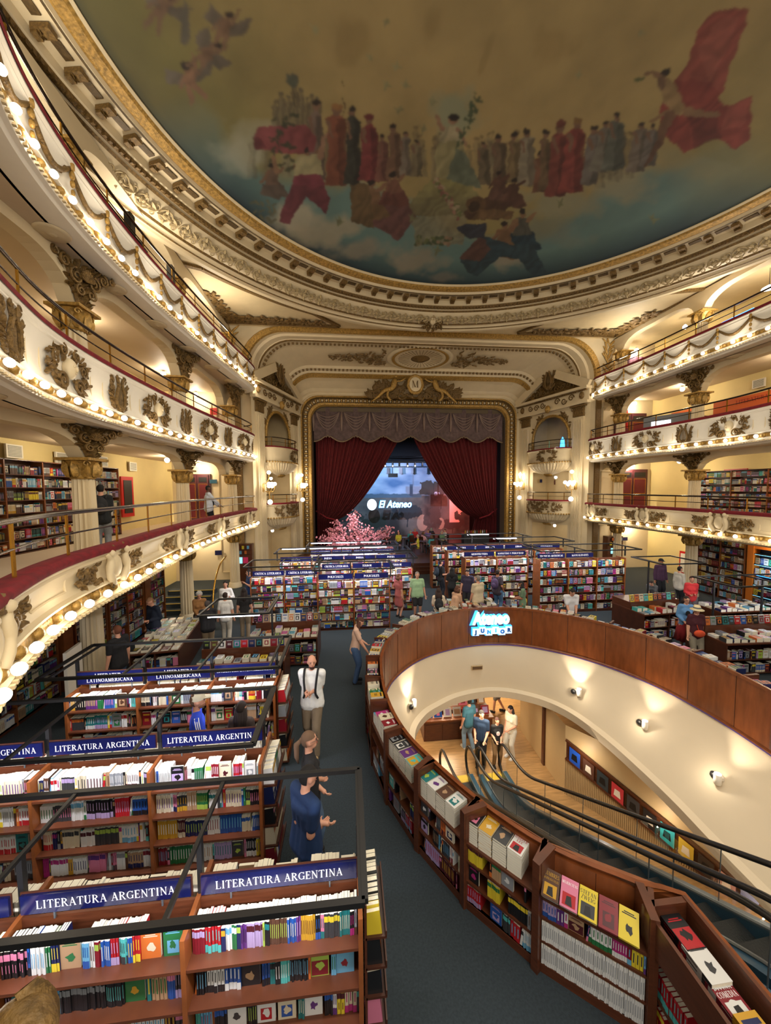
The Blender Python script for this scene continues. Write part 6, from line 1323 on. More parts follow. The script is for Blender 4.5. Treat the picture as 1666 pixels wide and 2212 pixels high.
# ribbed wainscot and sloping picture strip on the lower wall
a_ = Arc(LWALL); rb_ = MB()
s0 = float(np.hypot(1.62-1.6, 1.4)+1.25)
for k in range(95):
    p, t = a_.at(s0+.02+k*.042); n = (t[1], -t[0]); q = k/95.0; zt = -2.56-.2*q*4 if True else 0
    fr_ = (k*.042)/3.2; zt = -2.55-1.15*min(1, fr_)
    if zt > LF+.02: rb_.bar((p[0]-0*n[0]+(-n[0])*-.012, p[1]+n[1]*.012, LF), (p[0]+n[0]*.012, p[1]+n[1]*.012, zt), .02)
rb_ = MB()
def lw(s, off, z): p, t = a_.at(s); return (p[0]+t[1]*off, p[1]-t[0]*off, z)
for k in range(82):
    s = s0+.02+k*.042; fr_ = (k*.042)/3.6; zt = -2.55-.98*fr_; rb_.bar(lw(s, .012, LF), lw(s, .012, max(LF+.02, zt)), .02, .016)
wn = empty('picture_strip', (0, 0, 0), label='sloping wooden wall niche of lit magazine covers on the lower right wall', cat='wall display')
rb_.build('ribbed_wainscot', M['beige'], wn)
bx_ = MB(); n = 24; S0, S1 = s0+.05, s0+4.4
for k in range(n):
    sa, sb = S0+(S1-S0)*k/n, S0+(S1-S0)*(k+1)/n; za, zb_ = -1.98-.33*(sa-S0), -1.98-.33*(sb-S0)
    for (o0, o1, d0, d1) in ((.02, .02, -.5, .0),): bx_.add([lw(sa, .012, za-.5), lw(sb, .012, zb_-.5), lw(sb, .012, zb_), lw(sa, .012, za)], [(0, 1, 2, 3)])
    for zz in (0, -.5): bx_.bar(lw(sa, .04, za+zz), lw(sb, .04, zb_+zz), .05, .05)
bx_.build('niche_lining', M['wood'], wn); cm = MB(); rr = random.Random(9)
for k in range(13):
    s = S0+.1+k*.33; z = -1.98-.33*(s+.12-S0); c = [(40, 90, 200), (90, 60, 50), (50, 60, 66), (200, 60, 70), (60, 60, 64), (30, 30, 34), (60, 190, 200), (224, 190, 70), (60, 54, 50), (200, 150, 140), (120, 130, 170), (90, 60, 40), (160, 60, 60)][k]
    if k % 3 == 2: pass
    p = MB().add([lw(s, .05, z-.46), lw(s+.26, .05, z-.46-.085), lw(s+.26, .05, z-.085-.05), lw(s, .05, z-.05)], [(0, 1, 2, 3)])
    p.add([lw(s+.05, .052, z-.36), lw(s+.2, .052, z-.4), lw(s+.18, .052, z-.22), lw(s+.07, .052, z-.2)], [(0, 1, 2, 3)], None, 1); o = p.build('cover_print', [flat('cover_%s' % 'abcdefghijklm'[k], c, .3), M['white'] if k % 2 else M['black']], wn)
for s in np.linspace(S0+.5, S1-.5, 3): q = lw(s, .35, -1.9-.33*(s-S0)); point('niche_light', q, 9, (1, .85, .65), .012)
# warm ceiling lights of the lower shop
for (x, y) in ((-.8, 12.4), (-3.2, 11.2), (1.6, 13.5), (-.6, 15.5), (-3, 15), (3.5, 3.5)): area('shop_light', (x, y, -1.68), .6, 75, (1, .8, .54))
area('shop_light', (-.2, 9.9, -1.7), .8, 40, (1, .82, .58))
def drum_hit(px, py):                                          # where a sight line meets the far face of the drum
    last = None
    for z in np.linspace(-.06, -1.37, 120):
        p = atz(px, py, z); q = float(np.interp(-z, [-a[0] for a in Zs], [a[1] for a in Zs])); P = [(a[0]+(b[0]-a[0])*q, a[1]+(b[1]-a[1])*q) for a, b in zip(RIM, E1)]
        ins = False
        for (xa, ya), (xb, yb) in zip(P, P[1:]+P[:1]):
            if (ya > p[1]) != (yb > p[1]) and p[0] < (xb-xa)*(p[1]-ya)/(yb-ya)+xa: ins = not ins
        if last is not None and not ins: return last
        if ins: last = p
    return last
# wall lamps on the drum throwing light upward
for i, (px, py) in enumerate(((885, 1520), (1247, 1491), (1395, 1561), (1560, 1680))):
    p = drum_hit(px, py)
    c = np.array((0.0 if i else -.3, 7.2)); inw = c-p[:2]; inw /= np.hypot(*inw); al = (-inw[1], inw[0])
    L_ = empty('drum_lamp', (p[0], p[1], p[2]), math.atan2(inw[1], inw[0])+PI/2, label='white twin wall lamp on the drum, %s' % ['alone left of the arch', 'nearest the right end of the arch', 'middle of the three along the right', 'nearest the escalator rails at the right'][i], cat='wall lamp', group='drum wall lamps')
    MB().lathe([(0, .1), (.062, .1), (.066, -.08), (.05, -.1), (0, -.1)], (.07, -.1, 0), 14).build('lamp_cylinder', M['white'], L_, True); MB().lathe([(0, .02), (.055, .02)], (.07, -.1, .09), 12).build('lit_lens', M['bulbcool'], L_)
    MB().sphere((-.07, -.1, -.02), .07, 10, 8, (1, .8, 1)).build('black_spot_head', M['black'], L_, True); MB().box((0, -.03, 0), (.12, .08, .06)).build('mount', M['white'], L_)
    out = -inw; spot('drum_light', (p[0]+inw[0]*.2, p[1]+inw[1]*.2, p[2]+.12), (p[0]+out[0]*.5, p[1]+out[1]*.5, p[2]+1.1), 45, (1, .86, .66), 75, .04)
    point('drum_light', (p[0]+inw[0]*.25, p[1]+inw[1]*.25, p[2]+.1), 4, (1, .86, .66), .02)
v = drum_hit(1030, 1441); g = empty('vent_grille', (v[0], v[1]-.03, v[2]), 0, label='small brown vent grille on the white drum above the arch', cat='vent'); MB().box((0, 0, 0), (.34, .05, .12)).build('frame', M['beige'], g)
for k in range(4): MB().box((0, -.028, -.035+k*.023), (.3, .01, .012)).build('louvre', M['wood_dark'], g)
# illuminated shop sign on the rim
js = empty('junior_sign', (.12, 10.48, .62), math.radians(-2), label='glowing white and blue children section sign with six letter blocks on the veneered rim', cat='sign')
text_obj('Ateneo', .5, M['signwhite'], js, (-.02, -.06, .2), bold=.02, extrude=.02, shear=.1, sx=.72); text_obj('Ateneo', .5, M['signblue'], js, (-.05, .0, .2), name='blue_halo', bold=.05, extrude=.01, shear=.1, sx=.74)
for k, ch in enumerate('JUNIOR'):
    x = -.5+.2*k; z = -.16+(.02 if k % 2 else -.02); b = MB().box((x, -.05, z), (.185, .12, .2)).build('letter_block', M['signblock'], js)
    MB().box((x, -.02, z), (.215, .1, .24)).build('blue_halo', M['signblue'], js); text_obj(ch, .15, M['signletter'], js, (x, -.115, z), bold=.012).parent = b
point('sign_glow', (.12, 10.25, .5), 9, (.2, .65, 1), .01)
# bookshelf ring around the outside of the rim
OUT = [(-1.62, 2.6), (-2.34, 3.17), (-2.88, 3.78), (-3.28, 4.46), (-3.6, 5.24), (-3.77, 6.05), (-3.82, 6.9), (-3.76, 7.8), (-3.5, 8.75), (-2.95, 9.6), (-2.2, 10.3), (-1.3, 10.75), (-.3, 10.95), (.7, 10.9), (1.6, 10.5), (2.4, 9.9), (3.0, 9.1), (3.45, 8.2), (3.65, 7.2), (3.66, 6.1), (3.5, 5.0)]
ra = Arc(RIM)
def nearrim(p):
    d = [math.hypot(q[0]-p[0], q[1]-p[1]) for q in RIM]; return RIM[int(np.argmin(d))]
INN = [(-1.2, 2.8)]+[nearrim(p) for p in OUT[1:]]
rr = random.Random(31)
NB = ['fifth counted from the long straight unit', '', '', '', '', '']
for k in range(len(OUT)-1):
    o0, o1, i0, i1 = OUT[k+1], OUT[k], INN[k+1], INN[k]           # seen from outside the bay runs left (k+1) to right (k)
    if k >= 5: o0, o1 = OUT[k+1], OUT[k]
    a = Vector((*o0, 0)); b = Vector((*o1, 0)); W_ = (b-a).length; ang = math.atan2(b.y-a.y, b.x-a.x); D = .3; near_ = k < 7
    nm = ['first ring shelf unit beside the long straight shelf, white spines below, slanted covers above', 'second ring shelf unit, black and white-covered piles on top', 'third ring shelf unit with green and brown covers on top', 'fourth ring shelf unit with black and purple covers on top', 'fifth ring shelf unit with pink covers on top', 'sixth ring shelf unit, beside the walking man in white', 'seventh ring shelf unit, white stacks'][k] if near_ else 'ring shelf unit outside the rim, %s counted clockwise from the left aisle' % ['eighth', 'ninth', 'tenth', 'eleventh', 'twelfth', 'thirteenth', 'fourteenth', 'fifteenth', 'sixteenth', 'seventeenth', 'eighteenth', 'nineteenth', 'twentieth', 'last'][k-7]
    u = empty('ring_bookshelf', (a.x, a.y, 0), ang, label=nm, cat='bookshelf', group='ring shelves around the rim'); F4 = LM((a.x, a.y, 0), ang)
    Hs = .78 if k < 7 else .98
    for x in ((.02, W_-.02) if near_ else (.02,)): MB().box((x, D/2+.0, .56), (.045, D, 1.12)).build('upright', M['wood'], u)
    for z in (.1, .34, .58, Hs): MB().box((W_/2, D/2, z-.012), (W_-.05, D-.02, .024)).build('shelf', M['wood'], u)
    MB().box((W_/2, .03, .05), (W_-.05, .03, .1)).build('plinth', M['wood'], u)
    # rim-side board: straight quad between shelf back and the veneer
    q0 = F4.inverted() @ Vector((*i0, 0)); q1 = F4.inverted() @ Vector((*i1, 0))
    MB().add([(0.02, D, .05), (W_-.02, D, .05), (W_-.02, D, 1.1), (.02, D, 1.1)], [(0, 1, 2, 3)]).build('back_panel', M['wood'], u)
    MB().add([(0, D-.01, 1.1), (W_, D-.01, 1.1), (q1.x, max(D, q1.y-.005), 1.1), (q0.x, max(D, q0.y-.005), 1.1)], [(0, 1, 2, 3)]).build('cap', M['wood_edge'], u)
    pl = ('ring', ['first', 'second', 'third', 'fourth', 'fifth', 'sixth', 'seventh'][k] if near_ else 'far')
    if k == 0:
        for z in (.1, .34): shelf_row(F4, .05, W_-.05, z, rr, pl, hr=(.2, .205), order=[('white', 60, .017, .2, 0)], depth=.01)
        shelf_row(F4, .05, W_-.05, .58, rr, pl, depth=.02, hr=(.15, .17), maxh=.17)
        tts = [('mustard', 'brown', 'CUMBRES BORRASCOSAS'), ('pink', 'red', 'MUJERCITAS'), ('yellow', 'charcoal', 'STEFAN ZWEIG'), ('crimson', 'maroon', None), ('yellow', 'black', None)]
        for j, (c, c2, tt) in enumerate(tts): 
            cc = {'mustard': 'brown'}.get(c, c)
            stack(F4, .1+.155*j+.02, .13, Hs+.03, 7, rr, pl, w=.145, l=.215, th=.024, c=cc, c2=c2 if cc != 'brown' else 'mustard', title=tt, tilt=math.radians(38))
    else:
        rows_ = (.1, .34, .58) if k < 3 else (.1, .34)
        for z in rows_:
            if k < 7: shelf_row(F4, .05, W_-.05, z, rr, pl, hr=(.17, .2), maxh=.21, fill=.8 if k < 3 else .35)
        n_ = max(3, int(W_/.17)); 
        for j in range(n_):
            tt = None; c = None; c2 = None; nn = rr.randint(5, 11) if k < 7 else rr.randint(2, 6)
            if k == 1: c, c2, tt = [('black', 'pink', None), ('mustard', 'cream', None), ('charcoal', 'tan', None), ('white', 'red', 'HARPER LEE'), ('yellow', 'navy', None)][min(j, 4)]; nn = 9
            if k == 2: c, c2, tt = [('teal', 'lime', None), ('white', 'purple', None), ('brown', 'tan', None), ('white', 'teal', None), ('green', 'lilac', None)][min(j, 4)]; nn = 9
            if k == 3: c, c2 = [('black', 'grey'), ('charcoal', 'white'), ('purple', 'tan'), ('turquoise', 'mustard'), ('white', 'blue')][min(j, 4)]; nn = 9
            if k == 4: c, c2 = [('sky blue', 'white'), ('magenta', 'white'), ('cream', 'brown'), ('crimson', 'white'), ('white', 'black')][min(j, 4)]
            if k in (1, 2, 3, 4): n_ = 5
            if j >= n_: break
            stack(F4, (j+.5)*W_/n_, .15, Hs, nn, rr, pl, w=min(.15, W_/n_-.01), l=.22, th=.027, c=c, c2=c2, title=tt)
# straight arm running towards the balcony below the viewer
arm = empty('arm_bookshelf', (-1.22, 2.75, 0), -PI/2, label='straight waist-high shelf with big book piles running to the bottom right corner', cat='bookshelf')
F4 = Matrix.Translation((-1.58, 2.75, 0)) @ Matrix.Rotation(-PI/2, 4, 'Z'); arm.matrix_world = F4
for x in (.02, 1.25, 2.5): MB().box((x, .18, .56), (.05, .36, 1.12)).build('upright', M['wood'], arm)
for z in (.1, .4, .75): MB().box((1.25, .18, z-.012), (2.5, .34, .024)).build('shelf', M['wood'], arm)
MB().box((1.25, .36, .58), (2.5, .03, 1.1)).build('back_panel', M['wood'], arm); MB().box((1.25, -.02, .95), (2.5, .03, .3)).build('front_board', M['wood'], arm); 
arm.rotation_euler = (0, 0, PI/2); F4 = Matrix.Translation((-1.2, .25, 0)) @ Matrix.Rotation(PI/2, 4, 'Z'); arm.matrix_world = Matrix.Translation((-1.22, .25, 0)) @ Matrix.Rotation(PI/2, 4, 'Z')
arm.scale = (1, 1, 1)
for ch in arm.children:
    ch.location = (0, 0, 0)
AF = Matrix.Translation((-1.58, 2.75, 0)) @ Matrix.Rotation(-PI/2, 4, 'Z')      # x runs towards the viewer, y towards the well
arm.matrix_world = AF
for k in range(0, 6):
    p = OUT[k]; q = nearrim(p); v_ = Vector((q[0]-p[0], q[1]-p[1], 0)); MB().box(((p[0]+q[0])/2, (p[1]+q[1])/2, .565), (max(.3, v_.length), .07, 1.13), math.atan2(v_.y, v_.x)).build('joint_post', M['wood'], bpy.data.objects['well_parapet'])
pl = ('arm', 'arm')
for j, (c, c2, n_, tt) in enumerate([('black', 'red', 8, None), ('white', 'charcoal', 8, None), ('crimson', 'white', 7, 'DIVINA COMEDIA'), ('mustard', 'navy', 8, None), ('cream', 'orange', 9, None), ('orange', 'cream', 8, None), ('blue', 'white', 6, None)]):
    FF = AF @ Matrix.Translation((.17+.2*j, .19, 0)) @ Matrix.Rotation(PI/2, 4, 'Z'); stack(FF, 0, 0, .76, n_, rr, pl, w=.175, l=.25, th=.034, c=c, c2=c2, title=tt)
Fo = Matrix.Translation((-1.58, 2.75, 0)) @ Matrix.Rotation(-PI/2, 4, 'Z')
shelf_row(Fo, .06, 1.2, .4, rr, pl, hr=(.2, .22), order=[('red', 30, .03, .21, 0)]); shelf_row(Fo, .06, 1.2, .1, rr, pl, hr=(.2, .24))
# ---------------------------------------------------------------- escalators
es_dir = Vector((.06, -1, 0)).normalized(); 
def escalator(x0, w, label):
    """bottom landing at (x0, 9.4), climbing towards the viewer"""
    root = empty('escalator', (x0, 9.55, LF), math.atan2(es_dir.y, es_dir.x), label=label, cat='escalator', group='pair of escalators')   # local +x = travel up
    run0, inc, H_ = 1.0, 5.9, 3.5
    def zc(x):                                                # step line height
        if x < run0-.5: return 0
        if x > run0+inc+.5: return H_
        t = (x-run0)/inc; return max(0, min(H_, H_*t)) if 0 < t < 1 else (0 if t <= 0 else H_)
    xs = np.linspace(-.1, run0+inc+1.3, 60); zz = np.array([zc(x) for x in xs]); k = np.ones(7)/7; zs_ = np.convolve(np.pad(zz, 3, 'edge'), k, 'valid')
    steps = MB(); n = 17
    for i in range(n): x = run0+inc*(i+.5)/n; z = H_*(i+.5)/n; steps.box((x, 0, z-.1), (inc/n*1.05, w-.14, .2))
    steps.box((run0/2, 0, -.02), (run0, w-.14, .06)).box((run0+inc+.6, 0, H_-.03), (1.2, w-.14, .06)); steps.build('steps', M['step'], root)
    for sgn in (-1, 1):
        y = sgn*w/2
        sk = MB()
        for i in range(len(xs)-1): 
            for (za, zb_, yo, yw) in ((-.28, .16, 0, .16),):
                sk.add([(xs[i], y-.07, zs_[i]+za), (xs[i+1], y-.07, zs_[i+1]+za), (xs[i+1], y-.07, zs_[i+1]+zb_), (xs[i], y-.07, zs_[i]+zb_), (xs[i], y+.07, zs_[i]+za), (xs[i+1], y+.07, zs_[i+1]+za), (xs[i+1], y+.07, zs_[i+1]+zb_), (xs[i], y+.07, zs_[i]+zb_)], [(0, 1, 2, 3), (7, 6, 5, 4), (3, 2, 6, 7)])
        sk.build('skirt', M['bluesteel'], root); MB().tube([(x, y-sgn*.06, z+.175) for x, z in zip(xs, zs_)], .02, 6).build('skirt_trim', M['steel'], root)
        gm = MB()
        for i in range(len(xs)-1): gm.add([(xs[i], y, zs_[i]+.16), (xs[i+1], y, zs_[i+1]+.16), (xs[i+1], y, zs_[i+1]+.86), (xs[i], y, zs_[i]+.86)], [(0, 1, 2, 3)])
        gm.build('glass_balustrade', M['glass'], root)
        hp = [(x, y, z+.9) for x, z in zip(xs, zs_)]
        cap0 = [(-.1-.35*math.sin(a), y, .45+.45*math.cos(a)) for a in np.linspace(PI*.95, .1, 9)]; xe = xs[-1]; cap1 = [(xe+.35*math.sin(a), y, H_+.45+.45*math.cos(a)) for a in np.linspace(.1, PI*.95, 9)]
        MB().tube(cap0+hp+cap1, .036, 8).build('handrail', M['rubber'], root, True)
        jn = MB()
        for x in np.arange(.6, 7.6, 1.25): z = float(np.interp(x, xs, zs_)); jn.bar((x, y, z+.16), (x, y, z+.86), .01)
        jn.build('glass_joint', M['steel'], root)
    MB().box((-.15, 0, 0), (.25, w-.1, .012)).build('yellow_edge', flat('yellow_line', (210, 180, 60)), root)
escalator(-1.15, .78, 'left escalator with black handrails and blue skirts rising from the lower shop'); escalator(-.12, .7, 'right escalator with black handrails, nearest the ribbed wall')
# record table in the lower shop
rt = empty('record_table', (-1.75, 11.35, LF), 0, label='brown display counter of square record sleeves on the lower floor', cat='display counter')
MB().box((1.15, .6, .32), (2.3, 1.2, .64)).build('cabinet', M['wood'], rt); MB().box((1.15, .6, .66), (2.36, 1.26, .05)).build('counter_top', M['wood_edge'], rt)
rr = random.Random(6)
for j in range(3):
    for i in range(7):
        o = MB().box((0, 0, .14), (.27, .012, .27)); o.box((0, -.008, .14), (rr.uniform(.1, .2), .004, rr.uniform(.1, .2)), mi=1)
        c = pick(rr); s_ = o.build('record_sleeve', [flat('sleeve_'+c.replace(' ', '_'), PAL[c], .3), flat('sleeve_'+contrast(rr, c).replace(' ', '_'), PAL[contrast(rr, c)], .3)], None)
        s_.location = (-1.75+.19+i*.32, 11.35+.14+j*.38, LF+.69+.13*j); s_.rotation_euler = (math.radians(-22), 0, 0)
        tag(s_, '%s record sleeve, %s from left in the %s row of the lower counter' % (c, ['first', 'second', 'third', 'fourth', 'fifth', 'sixth', 'seventh'][i], ['front', 'middle', 'rear'][j]), 'record', 'record sleeves on the lower counter')
    if j: MB().box((1.15, .14+j*.38, .66+.065*j), (2.3, .34, .13*j)).build('tier', M['wood'], rt)
for i in range(4): MB().box((.3+i*.57, -.01, .3), (.5, .02, .5)).build('door', M['wood'], rt)
# ---------------------------------------------------------------- turn the book list into objects
def on_screen(b):
    c = b['M'] @ Vector((0, b['d']/2, b['h']/2)); x, y, k = proj(c)
    if k < .2 or not (-10 < x < 1676 and -10 < y < 2222): return 0
    return 1/k
for b in BK: b['s'] = on_screen(b)
cand = sorted([b for b in BK if b['s'] > 0 and not (b['place'][0] == -1)], key=lambda b: -b['s']**2*(b['t']*b['h'] if b['kind'] == 'spine' else b['w_'] if 'w_' in b else (b['d']*b['h']*.5 if (b['kind'] == 'face' or b.get('topmost')) else b['t']*b['h'])))[:300]
pick_ids = {id(b) for b in cand}
PMAT = {}
def cmat(c):
    if c not in PMAT: PMAT[c] = newmat('%s cover' % c, LIN[c], .35)
    return PMAT[c]
_bm = {}
def book_mesh(b):
    key = (round(b['t'], 4), round(b['h'], 3), round(b['d'], 3), b['c'], b['c2'], b['kind'], b['style'])
    if key in _bm: return _bm[key]
    t, h, d = b['t']/2, b['h'], b['d']; th = .0016; cv = MB()
    cv.box((-t+th/2, d/2, h/2), (th, d, h)).box((t-th/2, d/2, h/2), (th, d, h)).box((0, th/2, h/2), (2*t, th, h)); e = .001; s = b['style']
    def q(pts): cv.add(pts, [(0, 1, 2, 3)], None, 1)
    if b['kind'] != 'flat' or True:
        if s % 3 == 0: q([(-t*.3, -e, h*.25), (t*.3, -e, h*.25), (t*.3, -e, h*.8), (-t*.3, -e, h*.8)])
        elif s % 3 == 1: q([(-t, -e, h*.66), (t, -e, h*.66), (t, -e, h*.9), (-t, -e, h*.9)]); q([(-t*.2, -e, h*.2), (t*.2, -e, h*.2), (t*.2, -e, h*.5), (-t*.2, -e, h*.5)])
        else: q([(-t, -e, 0.001), (t, -e, 0.001), (t, -e, h*.3), (-t, -e, h*.3)]); q([(-t*.25, -e, h*.45), (t*.25, -e, h*.45), (t*.25, -e, h*.85), (-t*.25, -e, h*.85)])
    if b['kind'] in ('flat', 'face') and not b['title']:
        x = t+e
        for zz in (.78, .84): q([(x, d*(.14+.1*(zz > .8)), h*zz), (x, d*(.86-.1*(zz > .8)), h*zz), (x, d*(.86-.1*(zz > .8)), h*(zz+.035)), (x, d*(.14+.1*(zz > .8)), h*(zz+.035))])
        rr_ = random.Random(hash(key) & 1023 if False else int(t*1e5)+len(b['c'])*7+len(b['c2'])*3+s)
        v_ = rr_.randint(0, 3); cy, cz = d*.5, h*.38
        if v_ == 0: cv.add([(x, d*.04, h*.04), (x, d*.96, h*.04), (x, d*.96, h*.6), (x, d*.04, h*.6)], [(0, 1, 2, 3)], None, 1)
        elif v_ == 1: cv.add([(x, d*.2, h*.1), (x, d*.8, h*.1), (x, d*.8, h*.55), (x, d*.2, h*.55)], [(0, 1, 2, 3)], None, 1)
        n = 11; P = [(x+e*.5, cy+d*.3*rr_.uniform(.35, 1)*math.cos(2*PI*i/n), cz+h*.22*rr_.uniform(.35, 1)*math.sin(2*PI*i/n)) for i in range(n)]; cv.add([(x+e*.5, cy, cz)]+P, [(0, i+1, (i+1) % n+1) for i in range(n)], None, 0 if v_ < 2 else 1)
    pg = MB().box((0, d/2+.001, h/2), (2*t-2*th-.0006, d-.004, h-.004))
    _bm[key] = (cv.mesh('book_cover', [cmat(b['c']), cmat(b['c2'])]), pg.mesh('page_block', M['paper'])); return _bm[key]
ORD = ['first', 'second', 'third', 'fourth', 'fifth', 'sixth', 'seventh', 'eighth', 'ninth', 'tenth', 'eleventh', 'twelfth', 'thirteenth', 'fourteenth', 'fifteenth', 'sixteenth', 'seventeenth', 'eighteenth', 'nineteenth', 'twentieth']
def ordn(i):
    if i < 20: return ORD[i]
    tens = ['twenty', 'thirty', 'forty', 'fifty', 'sixty', 'seventy', 'eighty', 'ninety'][i//10-2 if (i+1) % 10 else (i+1)//10-2]
    return tens+'-'+ORD[(i+1) % 10-1] if (i+1) % 10 else {2: 'twentieth', 3: 'thirtieth', 4: 'fortieth', 5: 'fiftieth', 6: 'sixtieth', 7: 'seventieth', 8: 'eightieth', 9: 'ninetieth'}[(i+1)//10]
def where(b):
    p = b['place']
    if isinstance(p[0], int): 
        s = ['top', 'second', 'third', 'fourth', 'fifth', 'sixth', 'seventh', 'eighth'][max(0, p[0])]; bay = 'only' if p[2] == 1 else (['left', 'right'] if p[2] == 2 else ['left', 'middle', 'right'] if p[2] == 3 else ORD)[p[1]]
        return '%s shelf, %s bay, %s' % (s, bay, p[3]) if p[0] >= 0 else 'rear top shelf, %s bay, %s' % (bay, p[3])
    if p[0] == 'end': return 'on the '+p[1]
    if p[0] == 'table': return 'on the '+p[1]
    if p[0] == 'ring': return 'on the %s ring shelf unit' % p[1]
    return 'on the straight shelf arm'
cnt = {}; 
for b in BK:
    if id(b) in pick_ids: b['wk'] = (b['c'], b['kind'], where(b)); cnt[b['wk']] = cnt.get(b['wk'], 0)+1
seen = {}; rest_s = MB(); rest_f = MB()
for b in BK:
    if id(b) not in pick_ids:
        if b['s'] > 0 or b['kind'] != 'spine': book_faces(b, rest_s)
        continue
    cm_, pm_ = book_mesh(b); o = bpy.data.objects.new('book', cm_); COL.objects.link(o); o.matrix_world = b['M']
    pgo = bpy.data.objects.new('page_block', pm_); COL.objects.link(pgo); pgo.parent = o
    i = seen.get(b['wk'], 0); seen[b['wk']] = i+1; n = cnt[b['wk']]; c = b['c']; w_ = where(b)
    kn = {'spine': 'spine', 'face': 'face-out cover', 'flat': 'flat book'}[b['kind']]
    if b['kind'] == 'flat': lab = ('%s lying book, %s%s' % (c, (ordn(i)+' of that colour ') if n > 1 else '', w_))
    else: lab = '%s %s%s, %s' % (c, kn, (', '+ordn(i)+' of that colour') if n > 1 else '', w_)
    tag(o, lab, 'book', {'spine': 'upright books on shelves', 'face': 'face-out books', 'flat': 'books lying in piles'}[b['kind']])
    if b['title']:
        wd = b['title'].split(' '); tm = cmat(b['c2']) if b['c'] not in ('pink', 'crimson') else M['letter']
        for j, w in enumerate(wd):
            sz = min(b['d']*.8/(len(w)*.78*.62), b['h']*.16)*.85
            q, _w = serif(w, sz); mm = q.mesh('title_lettering', tm); to = bpy.data.objects.new('title_lettering', mm); COL.objects.link(to); to.parent = o
            to.matrix_local = Matrix.Translation((b['t']/2+.0015, b['d']/2, b['h']*(.82-.17*j))) @ Matrix.Rotation(PI/2, 4, 'Z') @ Matrix.Scale(min(1, b['d']*.9/_w), 4, (1, 0, 0))
        if b['c'] in ('white', 'yellow', 'pink', 'crimson', 'brown'):
            x = b['t']/2+.001; d, h = b['d'], b['h']; MB().add([(x, d*.12, h*.08), (x, d*.88, h*.08), (x, d*.88, h*.5), (x, d*.12, h*.5)], [(0, 1, 2, 3)]).add([(x+.0005, d*.3, h*.12), (x+.0005, d*.7, h*.1), (x+.0005, d*.62, h*.42), (x+.0005, d*.36, h*.4)], [(0, 1, 2, 3)], None, 1).build('cover_picture', [cmat(b['c2']), M['black']], o)
rest_s.build('distant_books', M['bookcol'], None, label='all the remaining small books packed on the farther shelves and tables', cat='books', kind='stuff')
# ---------------------------------------------------------------- people
def remeshed(mb, vox, mat, name, smooth_it=2):
    me = mb.mesh(name, mat); o = bpy.data.objects.new('tmp', me); COL.objects.link(o)
    m = o.modifiers.new('r', 'REMESH'); m.mode = 'VOXEL'; m.voxel_size = vox; m.use_smooth_shade = True
    s = o.modifiers.new('s', 'SMOOTH'); s.factor = .5; s.iterations = smooth_it
    out = bpy.data.meshes.new_from_object(o.evaluated_get(bpy.context.evaluated_depsgraph_get())); bpy.data.objects.remove(o); bpy.data.meshes.remove(me); out.name = name
    return out
def cone(mb, a, b, ra, rb, n=10):
    mb.tube([a, b], [ra, rb], n); mb.sphere(a, ra, n, 6); mb.sphere(b, rb, n, 6); return mb
def ik(a, t, l1, l2, pole):
    a, t = Vector(a), Vector(t); d = t-a; L = min(d.length, (l1+l2)*.995); d.normalize(); t = a+d*L
    x = (l1*l1-l2*l2+L*L)/(2*L); h = math.sqrt(max(0, l1*l1-x*x)); p = Vector(pole); p = (p-d*p.dot(d)); p = p.normalized() if p.length > 1e-5 else d.orthogonal().normalized()
    return a+d*x+p*h, t
SOLID = {}
def cloth(c):
    k = 'cloth_%d_%d_%d' % c
    if k not in M: M[k] = newmat('cloth', srgb(*c), .85, var=.12, scale=7, bump=.25, bscale=14)
    return M[k]
